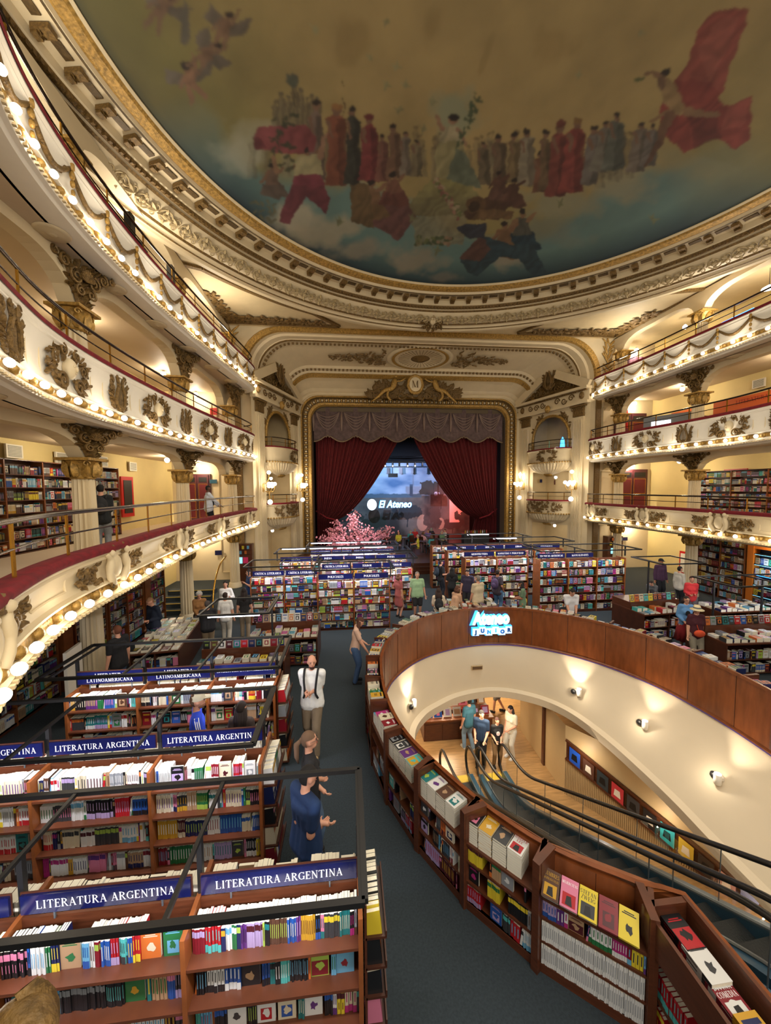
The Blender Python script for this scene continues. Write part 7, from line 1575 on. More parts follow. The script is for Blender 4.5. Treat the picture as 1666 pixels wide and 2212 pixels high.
def person(x, y, z, heading, H, label, top=(60, 60, 70), bottom=(50, 56, 70), skin='skin', hair=(40, 28, 22), hairstyle='short', female=False, lean=0.0, hands=None, step=.0, yaw=0.0, nod=0.0, sleeves='short', legs='long', dress=False, skirt=None, shoes=(30, 28, 28), sit=False, vox=.02, fat=1.0, hat=None, extras=(), glasses=False, beard=None, feet=None):
    root = empty('person', (x, y, z), math.radians(heading), label=label, cat='person'); sk = M[skin]
    s = H; sh = .102 if not female else .088; hp = .05 if not female else .056; sw = fat
    pel = Vector((0, 0, .53*s)) if not sit else Vector((0, 0, .27*s)); ln = Matrix.Rotation(-lean, 3, 'X')
    up = lambda v: pel+ln @ (Vector(v)*s)
    chest = up((0, .0, .2)); neck = up((0, .0, .30)); hz = Matrix.Rotation(yaw, 3, 'Z') @ Matrix.Rotation(-(lean*.5+nod), 3, 'X'); hc = neck+hz @ Vector((0, .012, .09))*s
    SH = [up((q*sh, 0, .275)) for q in (-1, 1)]; HP = [pel+Vector((q*hp, 0, -.01))*s for q in (-1, 1)]
    hands = hands or ((-.15, .03, -.1), (.15, .03, -.1)); arms = []
    for q, S_, h in zip((-1, 1), SH, hands): el, wr = ik(S_, up(h), .175*s, .155*s, ln @ Vector((q*.35, -1, -.5))); arms.append((S_, el, wr))
    lgs = []
    for i, (q, hpv) in enumerate(zip((-1, 1), HP)):
        if sit: kn = hpv+Vector((q*.02, .235, .0))*s; an = kn+Vector((0, .0, -.235))*s
        else:
            fy = (step if i == 0 else -step)
            if feet: an = Vector((feet[i][0]*s, feet[i][1]*s, .045*s))
            else: an = Vector((q*.055*s, fy*s, .045*s+(0.02*s if (fy < 0 and abs(step) > .05) else 0)))
            kn, an = ik(hpv, an, .245*s, .245*s, (0, 1, 0))
        lgs.append((hpv, kn, an))
    bd = MB()
    # trunk
    for a, b, ra, rb in ((pel, up((0, .005, .1)), .062, .055), (up((0, .005, .1)), chest, .055, .062), (chest, up((0, 0, .26)), .06, .045)):
        for q in (-1, 0, 1): w = (.04 if not female else .034)*sw; cone(bd, a+Vector((q*w*s, 0, 0)), b+ln @ Vector((q*w*s, 0, 0)), ra*s*.86*sw, rb*s*.86*sw)
    cone(bd, SH[0], SH[1], .036*s, .036*s); cone(bd, up((0, -.005, .26)), hc-hz @ Vector((0, .012, .03))*s, .03*s, .028*s)
    # head: skull, jaw, nose, ears
    hs = s*.94
    bd.join(MB().sphere((0, 0, 0), 1, 14, 10, (.0445*hs, .055*hs, .06*hs)), Matrix.Translation(hc+hz @ Vector((0, 0, .008))*s) @ hz.to_4x4())
    bd.join(MB().sphere((0, .018*hs, -.038*hs), 1, 12, 8, (.03*hs, .034*hs, .032*hs)), Matrix.Translation(hc) @ hz.to_4x4())
    fc = Matrix.Translation(hc) @ hz.to_4x4(); nose = MB(); nose.tube([(0, .052*hs, .008*hs), (0, .064*hs, -.013*hs), (0, .054*hs, -.018*hs)], [.005*hs, .009*hs, .008*hs], 7)
    for q in (-1, 1): nose.sphere((q*.045*hs, -.002*hs, -.004*hs), 1, 7, 5, (.006*hs, .011*hs, .017*hs))
    bd.join(nose, fc)
    for (S_, el, wr) in arms: cone(bd, S_, el, .031*s*sw**.5, .025*s); cone(bd, el, wr, .0255*s, .0165*s)
    for (h_, kn, an) in lgs: cone(bd, h_, kn, .052*s*sw, .034*s); cone(bd, kn, an, .034*s, .021*s)
    palms = []
    for q, (S_, el, wr) in zip((-1, 1), arms):
        d = (wr-el).normalized(); side = d.cross(Vector((0, 1, 0.2))); side = side.normalized() if side.length > .1 else Vector((q, 0, 0)); nrm = side.cross(d).normalized()
        pc = wr+d*.03*s; cone(bd, wr, pc, .015*s, .017*s); palms.append((wr, d, side, nrm, q))
    body = remeshed(bd, vox, sk, 'body', 2); b = bpy.data.objects.new('body', body); COL.objects.link(b); b.parent = root
    fg = MB()                                                  # fingers, each its own bent chain rooted in the palm
    for (wr, d, side, nrm, q) in palms:
        for k, (L_, off) in enumerate(((.042, -.012), (.047, -.004), (.044, .004), (.035, .0115))):
            p0 = wr+d*.032*s+side*off*s; p1 = p0+d*L_*.55*s; p2 = p1+(d*.8+nrm*.45*(1 if k < 9 else 1)).normalized()*L_*.35*s; p3 = p2+(d*.4+nrm*.8).normalized()*L_*.28*s; fg.tube([p0, p1, p2, p3], [.0056*s, .005*s, .0045*s, .0036*s], 6)
        t0 = wr+d*.012*s-side*.012*s; t1 = t0-side*.02*s+d*.012*s; t2 = t1+d*.02*s-side*.004*s; fg.tube([t0, t1, t2], [.0065*s, .0055*s, .0045*s], 6)
    n0 = len(body.vertices); bm_v = [tuple(v.co) for v in body.vertices]+fg.v; bm_f = [tuple(p.vertices) for p in body.polygons]+[tuple(i+n0 for i in f) for f in fg.f]
    nb_ = bpy.data.meshes.new('body'); nb_.from_pydata(bm_v, [], bm_f); nb_.materials.append(sk); nb_.polygons.foreach_set('use_smooth', [True]*len(nb_.polygons)); nb_.update(); b.data = nb_; bpy.data.meshes.remove(body)
    # shirt
    st = MB(); g = .012*s
    for a, b_, ra, rb in ((up((0, .0, -.035)), up((0, .005, .1)), .083, .066), (up((0, .005, .1)), chest, .062, .068), (chest, up((0, 0, .262)), .064, .043)):
        for q in (-1, 0, 1): w = (.042 if not female else .034)*sw; cone(st, a+Vector((q*w*s, 0, 0)), b_+ln @ Vector((q*w*s, 0, 0)), ra*s*.9*sw, rb*s*.9*sw)
    cone(st, SH[0]*.96+SH[1]*.04, SH[1]*.96+SH[0]*.04, .04*s, .04*s)
    if female: 
        for q in (-1, 1): st.sphere(up((q*.038, .048, .175)), .032*s, 8, 6)
    for (S_, el, wr) in arms:
        if sleeves == 'short': cone(st, S_, S_.lerp(el, .72), .038*s*sw**.5, .036*s)
        elif sleeves == 'long': cone(st, S_, el, .037*s*sw**.5, .032*s); cone(st, el, el.lerp(wr, .93), .034*s, .025*s)
    if dress:
        for q in (-1, 0, 1): cone(st, pel+Vector((q*.03, 0, .02))*s, pel+Vector((q*.06, 0, -.24))*s, .06*s, .062*s)
    o = bpy.data.objects.new('dress' if dress else 'shirt', remeshed(st, max(vox*.9, .014), cloth(top), 'shirt', 3)); COL.objects.link(o); o.parent = root
    if skirt:
        n = MB().lathe([(.05*s, .56*s), (.085*s, .53*s), (.13*s, .4*s), (.16*s, .2*s), (.15*s, .2*s), (.08*s, .5*s)], (0, 0, 0), 28, flute=.12, nfl=9); n.build('skirt', cloth(skirt), root, True)
    elif not dress:
        tr = MB(); cone(tr, HP[0], HP[1], .061*s*sw, .061*s*sw); cone(tr, pel, up((0, 0, .03)), .062*s*sw, .056*s*sw)
        for (h_, kn, an) in lgs:
            if legs == 'long': cone(tr, h_, kn, .062*s*sw, .044*s); cone(tr, kn, an+Vector((0, 0, -.01*s)), .044*s, .036*s)
            else: cone(tr, h_, kn.lerp(h_, .12), .064*s*sw, .05*s)
        o = bpy.data.objects.new('trousers' if legs == 'long' else 'shorts', remeshed(tr, max(vox*.9, .014), cloth(bottom), 'trousers', 3)); COL.objects.link(o); o.parent = root
    for (h_, kn, an) in lgs:
        f_ = MB(); cone(f_, an+Vector((0, -.012*s, -.02*s)), an+Vector((0, .085*s, -.028*s)), .024*s, .019*s); f_.box((an.x, an.y+.035*s, an.z-.04*s), (.045*s, .13*s, .012*s)); f_.build('shoe', cloth(shoes), root, True)
    # hair
    if hairstyle != 'bald':
        hm = cloth(hair); hr = MB(); hr.sphere((0, 0, 0), 1, 16, 12, (.0505*hs, .06*hs, .063*hs)); k = MB(); keep_ = []
        hv = MB()
        for f in hr.f:
            c = sum((Vector(hr.v[i]) for i in f), Vector())/len(f)
            if (c.z > .012*hs and c.y < .05*hs+.0) or c.y < -.012*hs or c.z > .034*hs: keep_.append(f)
        hv.v = hr.v; hv.f = keep_; hv.c = [None]*len(keep_); hv.mi = [0]*len(keep_); hp_ = MB().join(hv, fc @ Matrix.Translation((0, -.008*hs, .012*hs)))
        if hairstyle in ('long', 'bob'):
            L_ = .2 if hairstyle == 'long' else .08
            for q in (-1, -.5, 0, .5, 1):
                a = fc @ Vector((q*.036*hs, -.035*hs+abs(q)*.018*hs, .01*hs)); b_ = a+Vector((q*.012, -.02, -L_*.55))*s; c = a+Vector((q*.012, -.03, -L_))*s; hp_.tube([a, b_, c], [.026*hs, .026*hs, .014*hs], 8)
        if hairstyle == 'pony':
            a = fc @ Vector((0, -.06*hs, .02*hs)); hp_.sphere(a, .018*hs, 8, 6); hp_.tube([a, a+Vector((0, -.035, -.03))*s, a+Vector((0, -.035, -.12))*s, a+Vector((0, -.025, -.17))*s], [.014*hs, .022*hs, .018*hs, .006*hs], 8)
        if hairstyle == 'curly':
            rr = random.Random(3)
            for i in range(40): u1, u2 = rr.uniform(0, 2*PI), rr.uniform(-.1, 1); hp_.sphere(fc @ Vector((.052*hs*math.cos(u1)*math.sqrt(1-u2*u2*.8), -.012*hs+.055*hs*math.sin(u1)*.8, .01*hs+.055*hs*u2)), .017*hs, 6, 5)
        if hairstyle == 'bun': hp_.sphere(fc @ Vector((0, -.05*hs, .045*hs)), .022*hs, 8, 6)
        hp_.build('hair', hm, root, True)
    if beard: MB().join(MB().sphere((0, .02*hs, -.047*hs), 1, 10, 8, (.032*hs, .036*hs, .027*hs)), fc).build('beard', cloth(beard), root, True)
    ey = MB()
    for q in (-1, 1): ey.sphere((q*.017*hs, .05*hs, .004*hs), .005*hs, 6, 5); ey.tube([(q*.009*hs, .053*hs, .015*hs), (q*.026*hs, .049*hs, .014*hs)], .0018*hs, 4)
    MB().join(ey, fc).build('eyes_and_brows', M['black'], root, True)
    MB().join(MB().sphere((0, .053*hs, -.032*hs), 1, 8, 5, (.012*hs, .004*hs, .0035*hs)), fc).build('mouth', flat('lip', (150, 70, 66)), root, True)
    if glasses:
        gl = MB()
        for q in (-1, 1): gl.tube([(q*.018*hs+.013*hs*math.cos(a), .058*hs, .003*hs+.011*hs*math.sin(a)) for a in np.linspace(0, 2*PI, 13)], .0015*hs, 4); gl.tube([(q*.031*hs, .057*hs, .005*hs), (q*.047*hs, .0, .006*hs)], .0014*hs, 4)
        gl.tube([(-.006*hs, .059*hs, .004*hs), (.006*hs, .059*hs, .004*hs)], .0014*hs, 4); MB().join(gl, fc).build('glasses', M['black'], root)
    if hat:
        if hat[0] == 'cap':
            c = MB().lathe([(.0, .075*hs), (.025*hs, .072*hs), (.048*hs, .05*hs), (.056*hs, .022*hs), (.054*hs, .015*hs)], n=20, sy=1.12); c.add([(-.04*hs, .045*hs, .022*hs), (.04*hs, .045*hs, .022*hs), (.03*hs, .105*hs, .012*hs), (-.03*hs, .105*hs, .012*hs), (-.04*hs, .045*hs, .027*hs), (.04*hs, .045*hs, .027*hs), (.03*hs, .105*hs, .017*hs), (-.03*hs, .105*hs, .017*hs)], [(0, 1, 2, 3), (7, 6, 5, 4), (2, 3, 7, 6)])
        else: c = MB().lathe([(0, .085*hs), (.04*hs, .08*hs), (.052*hs, .05*hs), (.056*hs, .025*hs), (.1*hs, .005*hs), (.1*hs, .0), (.05*hs, .018*hs)], n=24, sy=1.1)
        MB().join(c, fc).build('cap' if hat[0] == 'cap' else 'sun_hat', cloth(hat[1]), root, True)
        if hat[0] != 'cap': MB().join(MB().lathe([(.0545*hs, .05*hs), (.0585*hs, .03*hs)], n=24, sy=1.1), fc).build('hat_band', cloth((90, 100, 110)), root, True)
    for e in extras:
        if e[0] == 'backpack':
            c = up((0, -.1*sw-.02, .17)); bp = MB(); bp.join(MB().sphere((0, 0, 0), 1, 14, 10, (.085*s, .055*s, .12*s)), Matrix.Translation(c) @ ln.to_4x4()); bp.join(MB().sphere((0, -.05*s, -.03*s), 1, 10, 8, (.06*s, .03*s, .06*s)), Matrix.Translation(c))
            for q in (-1, 1): bp.tube(catmull([up((q*.06, -.075*sw, .26)), up((q*.062, -.01, .315)), up((q*.062, .062*sw, .24)), up((q*.075, .055, .12)), up((q*.08, -.05, .06))], 4), .009*s, 6)
            bpo = bp.build('backpack', cloth(e[1]), None, True); bpo.matrix_world = root_m(root); tag(bpo, e[2], 'backpack')
        if e[0] == 'straps':
            bp = MB()
            for q in (-1, 1): bp.tube(catmull([up((q*.065, -.05, .27)), up((q*.066, .01, .318)), up((q*.062, .072, .24)), up((q*.052, .085, .12)), up((q*.07, .06, .05))], 5), .011*s, 6)
            bp.build('straps', cloth(e[1]), root, True)
        if e[0] == 'panel':                                    # coloured side of a shirt, stripes and the like
            pass
        if e[0] == 'stripes':
            sp = MB()
            for S_, el, wr in arms:
                d = (el-S_).normalized(); o_ = Vector((S_.x-pel.x, 0, 0)).normalized()
                for k in (-1, 0, 1): a = S_+Vector((0, k*.014*s, .03*s)); sp.tube([a+o_*.014*s, a+o_*.036*s+d*.03*s, a+o_*.034*s+d*.12*s], .004*s, 5)
            sp.build('white_stripes', M['letter'], root, True)
        if e[0] == 'tie':
            MB().tube([up((0, .062*sw, .25)), up((0, .078*sw, .16)), up((0, .08*sw, .03))], [.008*s, .014*s, .018*s], 6).build('tie', cloth(e[1]), root, True)
        if e[0] == 'bag':
            bg = MB().join(MB().sphere((0, 0, 0), 1, 12, 8, (.085*s, .035*s, .06*s)), Matrix.Translation(up(e[3]))); bg.tube([up(e[3]), up((.03, .05, .2)), SH[0]+Vector((0, .0, .03*s))], .006*s, 5)
            bo_ = bg.build('shoulder_bag', cloth(e[1]), None, True); bo_.matrix_world = root_m(root); tag(bo_, e[2], 'bag')
        if e[0] == 'book':
            c = (arms[0][2]+arms[1][2])/2+Vector((0, .05*s, .02*s)); bo_ = MB().box((c.x-.05, c.y, c.z), (.1, .15, .012), 0).box((c.x+.05, c.y, c.z), (.1, .15, .012), 0).build('open_book', M['paper'], None); bo_.matrix_world = root_m(root); tag(bo_, e[1], 'book')
        if e[0] == 'print': MB().join(MB().lathe([(0, .01), (.035*s, .006), (.037*s, 0)], n=16, sy=1.2), Matrix.Translation(up((0, .072*sw, .17))) @ Matrix.Rotation(-PI/2, 4, 'X')).build('shirt_print', cloth(e[1]), root)
    return root
def root_m(o): return Matrix.Translation(o.location) @ Matrix.Rotation(o.rotation_euler[2], 4, 'Z')
# heading: 0 faces the stage, 90 faces left, 180 faces the viewer, -90 faces right
NEAR = .012
person(-4.6, 3.85, 0, -50, 1.76, 'person from behind in navy and black t-shirt and jeans, arms folded, in the nearest aisle', (16, 44, 84), (44, 60, 84), hair=(18, 14, 14), yaw=-.2, nod=.15, hands=((.06, .085, .08), (.03, .1, .04)), vox=NEAR, fat=1.06)
person(-4.62, 4.5, 0, -80, 1.72, 'person with ponytail and glasses in a black top looking to the right, arms crossed', (26, 26, 30), (74, 96, 124), hair=(104, 80, 62), hairstyle='pony', female=True, glasses=True, hands=((.06, .075, .05), (-.07, .085, .02)), vox=NEAR, nod=-.1)
person(-4.78, 6.5, 0, 172, 1.8, 'bald bearded person in white short-sleeved shirt and beige trousers walking in the aisle', (226, 226, 224), (124, 108, 88), skin='skin', hairstyle='bald', beard=(60, 36, 26), hands=((-.02, .1, .13), (.03, .11, .12)), step=.1, shoes=(176, 150, 110), vox=NEAR, fat=1.05, yaw=.35, extras=[('straps', (28, 28, 32))])
person(-6.35, 5.5, 0, -70, 1.76, 'person in pale cap and blue football shirt with white shoulder stripes between bookcases', (24, 60, 190), (40, 44, 54), hair=(80, 56, 40), hat=('cap', (196, 190, 170)), beard=(130, 90, 66), hands=((-.1, .1, -.02), (.1, .12, -.02)), vox=NEAR, extras=[('stripes',)])
person(-5.72, 5.5, 0, -10, 1.58, 'long dark haired person seen from behind beside the blue football shirt', (60, 50, 48), (40, 40, 46), hair=(34, 24, 22), hairstyle='long', female=True, vox=.016, sleeves='long')
person(-3.98, 8.8, 0, -95, 1.66, 'long brown haired person in pale top and jeans picking a book from the rim shelf', (206, 170, 150), (60, 84, 120), hair=(74, 42, 30), hairstyle='long', female=True, hands=((-.1, .14, .03), (.1, .18, .0)), nod=.45, lean=.1, vox=.014)
person(-2.3, 13.2, 0, -60, 1.64, 'person in a red floral dress standing in the central aisle', (160, 84, 80), hair=(110, 70, 50), hairstyle='bob', female=True, dress=True, hands=((-.09, .1, .12), (.12, .03, -.08)))
person(-1.65, 13.0, 0, 178, 1.74, 'grey haired person in pale green t-shirt and black shorts in the central aisle', (142, 172, 132), (26, 26, 30), hair=(130, 120, 112), legs='shorts', fat=1.2, hands=((-.17, .02, -.08), (.17, .02, -.08)))
person(-1.3, 11.25, 0, -10, 1.6, 'person in cream top with black backpack browsing behind the drum', (214, 196, 172), (60, 60, 66), hair=(48, 30, 24), hairstyle='long', female=True, hands=((-.08, .16, .05), (.08, .16, .05)), extras=[('backpack', (30, 32, 36), 'small black backpack on the cream-topped person behind the drum')])
person(-.75, 11.45, 0, -60, 1.6, 'brown haired person leaning over the browsing table behind the drum', (190, 150, 120), (50, 46, 48), hair=(90, 56, 40), hairstyle='bob', female=True, hands=((-.08, .18, .0), (.08, .18, .0)), lean=.3)
person(.25, 12.0, 0, 20, 1.78, 'grey haired person in a beige t-shirt standing behind the rim', (196, 180, 150), (40, 46, 60), hair=(120, 112, 106), fat=1.1, hands=((-.12, .08, -.05), (.12, .05, -.08)))
person(1.4, 13.1, 0, -50, 1.7, 'person in wide blue jeans with a purple backpack at the right block', (60, 50, 60), (70, 104, 140), hair=(36, 26, 24), hairstyle='bun', female=True, skin='skin2', hands=((-.1, .2, .12), (.12, .05, .0)), fat=1.1, extras=[('backpack', (72, 56, 92), 'purple backpack on the person in wide blue jeans')])
person(1.7, 11.7, 0, 60, 1.62, 'long black haired person in a green dress reading behind the rim', (104, 130, 104), hair=(20, 16, 18), hairstyle='long', female=True, dress=True, skin='skin2', nod=.3, hands=((-.03, .16, .08), (.03, .16, .08)), extras=[('book', 'open white magazine held by the person in the green dress'), ('bag', (206, 176, 40), 'yellow bag slung behind the person in the green dress', (.12, -.04, .0))])
person(2.65, 10.55, 0, 170, 1.72, 'dark haired person in white t-shirt looking down at books behind the rim', (206, 206, 210), (40, 40, 44), hair=(24, 18, 16), nod=.5, lean=.12, hands=((-.04, .15, -.02), (.05, .16, -.02)), extras=[('bag', (26, 28, 32), 'dark shoulder bag of the person in the white t-shirt', (.13, .03, .03))])
person(.35, 13.4, 0, 150, 1.7, 'person in dark t-shirt beside the tall right bookcase', (46, 40, 62), (30, 30, 34), hair=(30, 24, 22), nod=.3)
person(-.2, 15.3, 0, -70, 1.68, 'person in black vest with a dark backpack near the stage aisle', (24, 24, 28), (36, 40, 50), hair=(40, 28, 24), hairstyle='bun', female=True, extras=[('backpack', (40, 52, 66), 'dark blue backpack on the person near the stage aisle')], hands=((-.1, .14, .1), (.1, .14, .1)))
person(-.05, 14.1, 0, -20, 1.6, 'black clothed person with black hair crouched at the right block end', (18, 18, 20), (18, 18, 20), hair=(16, 14, 14), hairstyle='long', female=True, hands=((-.1, .16, .12), (.1, .16, .12)))
person(5.45, 9.45, 0, 160, 1.62, 'person with dark bob in blue cardigan, black top and red skirt', (92, 140, 190), hair=(40, 26, 24), hairstyle='bob', female=True, skirt=(128, 20, 30), sleeves='long', glasses=True, hands=((.0, .12, .06), (.08, .12, .04)), extras=[('print', (20, 20, 24))])
person(5.0, 8.7, 0, 165, 1.6, 'person in straw sun hat and dark maroon top with an orange bag', (64, 16, 28), (128, 120, 104), hair=(110, 100, 90), female=True, hat=('sun', (214, 200, 160)), fat=1.1, hands=((-.14, .04, -.08), (.14, .04, -.08)), extras=[('bag', (198, 72, 36), 'orange belt bag of the person in the straw hat', (.0, .1, .02))])
person(7.7, 11.5, 0, 150, 1.64, 'person in coral red blouse standing by the right column', (206, 54, 60), (96, 90, 96), hair=(60, 36, 32), hairstyle='bun', female=True, sleeves='long', hands=((-.03, .12, .1), (.05, .12, .08)))
person(8.8, 14.0, 0, 175, 1.76, 'person in dark purple shirt and black cap near the right wall', (70, 42, 70), (24, 26, 34), skin='skin2', hat=('cap', (26, 26, 30)), sleeves='long')
person(8.6, 12.9, 0, -90, 1.66, 'person in a black and white top beside the one in coral', (196, 192, 180), (30, 30, 34), hair=(24, 20, 20), sleeves='long')
person(7.2, 12.5, 0, 120, 1.4, 'grey shirted person bending over a book table at the right', (90, 92, 96), (40, 40, 46), hair=(40, 30, 26), lean=.6, nod=.3, hands=((-.05, .2, .02), (.05, .2, .02)))
person(-9.6, 10.85, 0, 150, 1.76, 'fair haired person in navy sweater and jeans reading at the left wall shelves', (20, 30, 50), (92, 116, 140), hair=(150, 110, 80), sleeves='long', nod=.4, hands=((-.05, .1, .1), (.16, .02, -.08)), step=.07, fat=1.1)
person(-9.2, 8.55, 0, 70, 1.76, 'red haired person in black t-shirt by the nearest left ground column', (22, 22, 26), (60, 80, 110), hair=(110, 62, 40), yaw=-.2, vox=.016)
person(-8.7, 11.75, 0, 200, 1.62, 'person with grey curly hair and amber patterned top at the left table', (140, 98, 56), (40, 34, 34), hair=(170, 166, 160), hairstyle='curly', female=True, nod=.2, glasses=True, sleeves='long', hands=((-.04, .15, .06), (.04, .15, .06)))
person(-8.1, 10.75, 0, 20, 1.6, 'grey haired person in black jacket and tan trousers seen from behind at the left table', (26, 26, 32), (150, 130, 104), hair=(70, 62, 60), sleeves='long', hands=((-.08, .15, .0), (.1, .15, .0)), fat=1.12)
person(-8.25, 12.8, 0, 190, 1.66, 'person in white long-sleeved top talking beside the stairs', (224, 222, 220), (50, 50, 54), hair=(26, 20, 20), hairstyle='bun', female=True, sleeves='long', hands=((-.1, .14, .16), (.05, .1, .1)))
person(-7.85, 11.5, 0, 5, 1.62, 'person in white t-shirt and pale trousers seen from behind, hair tied up', (220, 218, 214), (190, 184, 172), hair=(44, 28, 24), hairstyle='bun', female=True, step=.05)
person(-7.4, 11.9, 0, 10, 1.64, 'person in a black open-backed top and beige cargo trousers from behind', (24, 22, 24), (140, 124, 104), hair=(34, 22, 20), hairstyle='long', female=True, step=.04)
person(-7.8, 14.1, 0, 120, 1.76, 'person in dark blue t-shirt beside the left book terminal', (30, 60, 116), (90, 110, 140), hair=(46, 34, 30), glasses=True, fat=1.15, hands=((-.1, .12, .2), (.15, .03, -.06)))
person(-6.35, 10.45+.55, 0, 185, 1.5, 'fair haired person bent over reading at the table by the middle block', (40, 36, 40), (40, 40, 44), hair=(150, 104, 62), hairstyle='bob', female=True, nod=.7, lean=.35, sleeves='long', hands=((-.05, .18, .08), (.05, .18, .08)), extras=[('book', 'open book held by the bent-over fair haired person')])
F1 = LV[0]['fl']
person(-9.35, 14.6, F1, -60, 1.78, 'security guard in white long-sleeved shirt and black tie leaning on the lowest left balcony', (198, 204, 216), (20, 22, 30), skin='skin3', hair=(20, 16, 14), sleeves='long', fat=1.2, extras=[('tie', (20, 22, 30))], hands=((-.12, .2, .02), (.1, .22, .03)))
person(-10.1, 9.7, F1, 25, 1.76, 'person in black jacket with backpack behind the first column on the lowest left balcony', (24, 26, 28), (120, 124, 128), hair=(24, 20, 18), sleeves='long', extras=[('backpack', (34, 34, 36), 'black backpack of the person behind the first balcony column')], hands=((-.05, .15, .1), (.05, .15, .1)))
person(-.28, 10.15, LF, 150, 1.72, 'tall person in dark blue shirt and black trousers on the lower floor', (24, 46, 74), (22, 24, 28), hair=(26, 22, 22), yaw=.5, hands=((-.08, .14, .02), (.08, .12, .0)))
person(.18, 10.1, LF, 175, 1.5, 'child in a black t-shirt with a round print and tan trousers on the lower floor', (22, 22, 26), (140, 110, 76), hair=(60, 34, 28), female=True, hands=((-.04, .12, .06), (.06, .12, .05)), extras=[('print', (220, 200, 200))])
person(.75, 10.4, LF, 120, 1.66, 'person in cream top and white trousers with long dark hair on the lower floor', (222, 212, 190), (214, 210, 198), hair=(30, 22, 22), hairstyle='long', female=True, nod=.2, hands=((-.05, .14, .06), (.1, .05, -.04)), shoes=(220, 220, 220))
person(-.42, 10.85, LF, 20, 1.7, 'person in teal t-shirt and light jeans half hidden on the lower floor', (60, 110, 130), (130, 160, 190), hair=(26, 22, 22), step=.06, shoes=(224, 220, 210))
person(1.3, 12.6, LF, 60, 1.7, 'person in black top and grey shorts walking on the lower floor', (22, 22, 26), (130, 124, 116), hair=(30, 24, 22), legs='shorts', step=.1)
# ---------------------------------------------------------------- stage café, blossom tree, small fittings
rr = random.Random(17)
tr_ = empty('blossom_tree', (-3.75, 21.6, .5), label='pink artificial cherry blossom tree on the left front of the stage', cat='tree')
bk_ = MB(); tips = []
for k in range(15):
    a = 2*PI*k/15+rr.uniform(-.2, .2); r_ = rr.uniform(1.1, 2.1)*(1.15 if abs(math.cos(a)) > .5 else .5); z = rr.uniform(1.15, 2.9)-(r_*.45 if r_ > 1.2 else 0)
    p = [Vector((0, 0, .2)), Vector((r_*.25*math.cos(a), r_*.2*math.sin(a), .9)), Vector((r_*.65*math.cos(a), r_*.5*math.sin(a), .5+z*.55)), Vector((r_*math.cos(a), r_*.7*math.sin(a), z))]
    c = [Vector(q) for q in catmull(p, 5)]; bk_.tube(c, [.07*(1-.8*i/len(c)) for i in range(len(c))], 6); tips.append(c)
bk_.tube([(0, 0, 0), (.03, 0, .9)], [.12, .08], 8); bk_.build('trunk', M['bark'], tr_, True)
bl = MB()
for c in tips:
    for i in range(150):
        q = c[rr.randint(len(c)//3, len(c)-1)]+Vector((rr.gauss(0, .17), rr.gauss(0, .17), rr.gauss(0, .13))); s_ = rr.uniform(.045, .085); n = Vector((rr.uniform(-1, 1), rr.uniform(-1, 1), rr.uniform(-.3, 1))).normalized(); u1 = n.orthogonal().normalized(); u2 = n.cross(u1); vs = [q]+[q+(u1*math.cos(j*1.2566)+u2*math.sin(j*1.2566))*s_+n*s_*.35 for j in range(5)]
        bl.add(vs, [(0, 1+j, 1+(j+1) % 5) for j in range(5)])
bl.build('blossom', M['blossom'], tr_)
MB().lathe([(.3, 0), (.36, .35), (.32, .36), (.3, .3)], n=16).build('pot', M['wood_dark'], tr_, True)
spot('tree_light', (-3.5, 19.5, 5.2), (-3.7, 21.6, 2.0), 700, (1, .88, .85), 45)
cols = [(200, 190, 60), (180, 40, 46), (210, 206, 200), (120, 90, 160), (60, 140, 150), (40, 44, 60), (160, 60, 70), (90, 120, 90), (214, 160, 170)]
seats = [(-.6, 25.6, 160), (.35, 26.2, 20), (1.1, 25.3, -60), (1.7, 26.4, 150), (2.5, 25.6, 200), (3.0, 26.6, 100), (-1.4, 26.6, -30), (.9, 27.4, 180), (2.2, 27.6, 10), (.4, 23.6, 80), (1.2, 23.2, 20)]
CN = ['yellow', 'red', 'white', 'lilac', 'teal', 'dark navy', 'rose', 'sage green', 'pink']
for i, (x, y, hd) in enumerate(seats):
    c = cols[(i*4) % 9]; person(x, y, .5, hd, 1.68, 'seated café guest in %s, %s' % (CN[(i*4) % 9], ['nearest row of the stage tables', 'by the curtain opening', 'at the middle stage tables', 'at the rear stage tables'][0 if y < 24 else 1 if y < 25.7 else 2 if y < 27 else 3]+(', facing the hall' if 90 < hd < 270 else ', facing the painted cloth')), c, (40, 40, 50), hair=rr.choice([(30, 24, 22), (90, 60, 40), (150, 146, 140)]), sit=True, hands=((-.08, .2, .08), (.08, .2, .08)), vox=.028, female=i % 2 == 0, hairstyle='bob' if i % 2 == 0 else 'short')
    ch = empty('cafe_chair', (x, y, .5), math.radians(hd), label='dark café chair under the guest in %s, %s of the stage' % (CN[(i*4) % 9], ['front edge', 'curtain line', 'middle', 'rear'][0 if y < 24 else 1 if y < 25.7 else 2 if y < 27 else 3]+(' left' if x < .5 else ' centre' if x < 1.9 else ' right')), cat='chair', group='café chairs on the stage')
    MB().box((0, 0, .4), (.4, .4, .04)).build('seat', M['wood_dark'], ch); MB().box((0, -.2, .65), (.4, .03, .45)).build('backrest', M['wood_dark'], ch)
    for q in ((-.17, -.17), (.17, -.17), (-.17, .17), (.17, .17)): MB().box((q[0], q[1], .2), (.035, .035, .4)).build('leg', M['wood_dark'], ch)
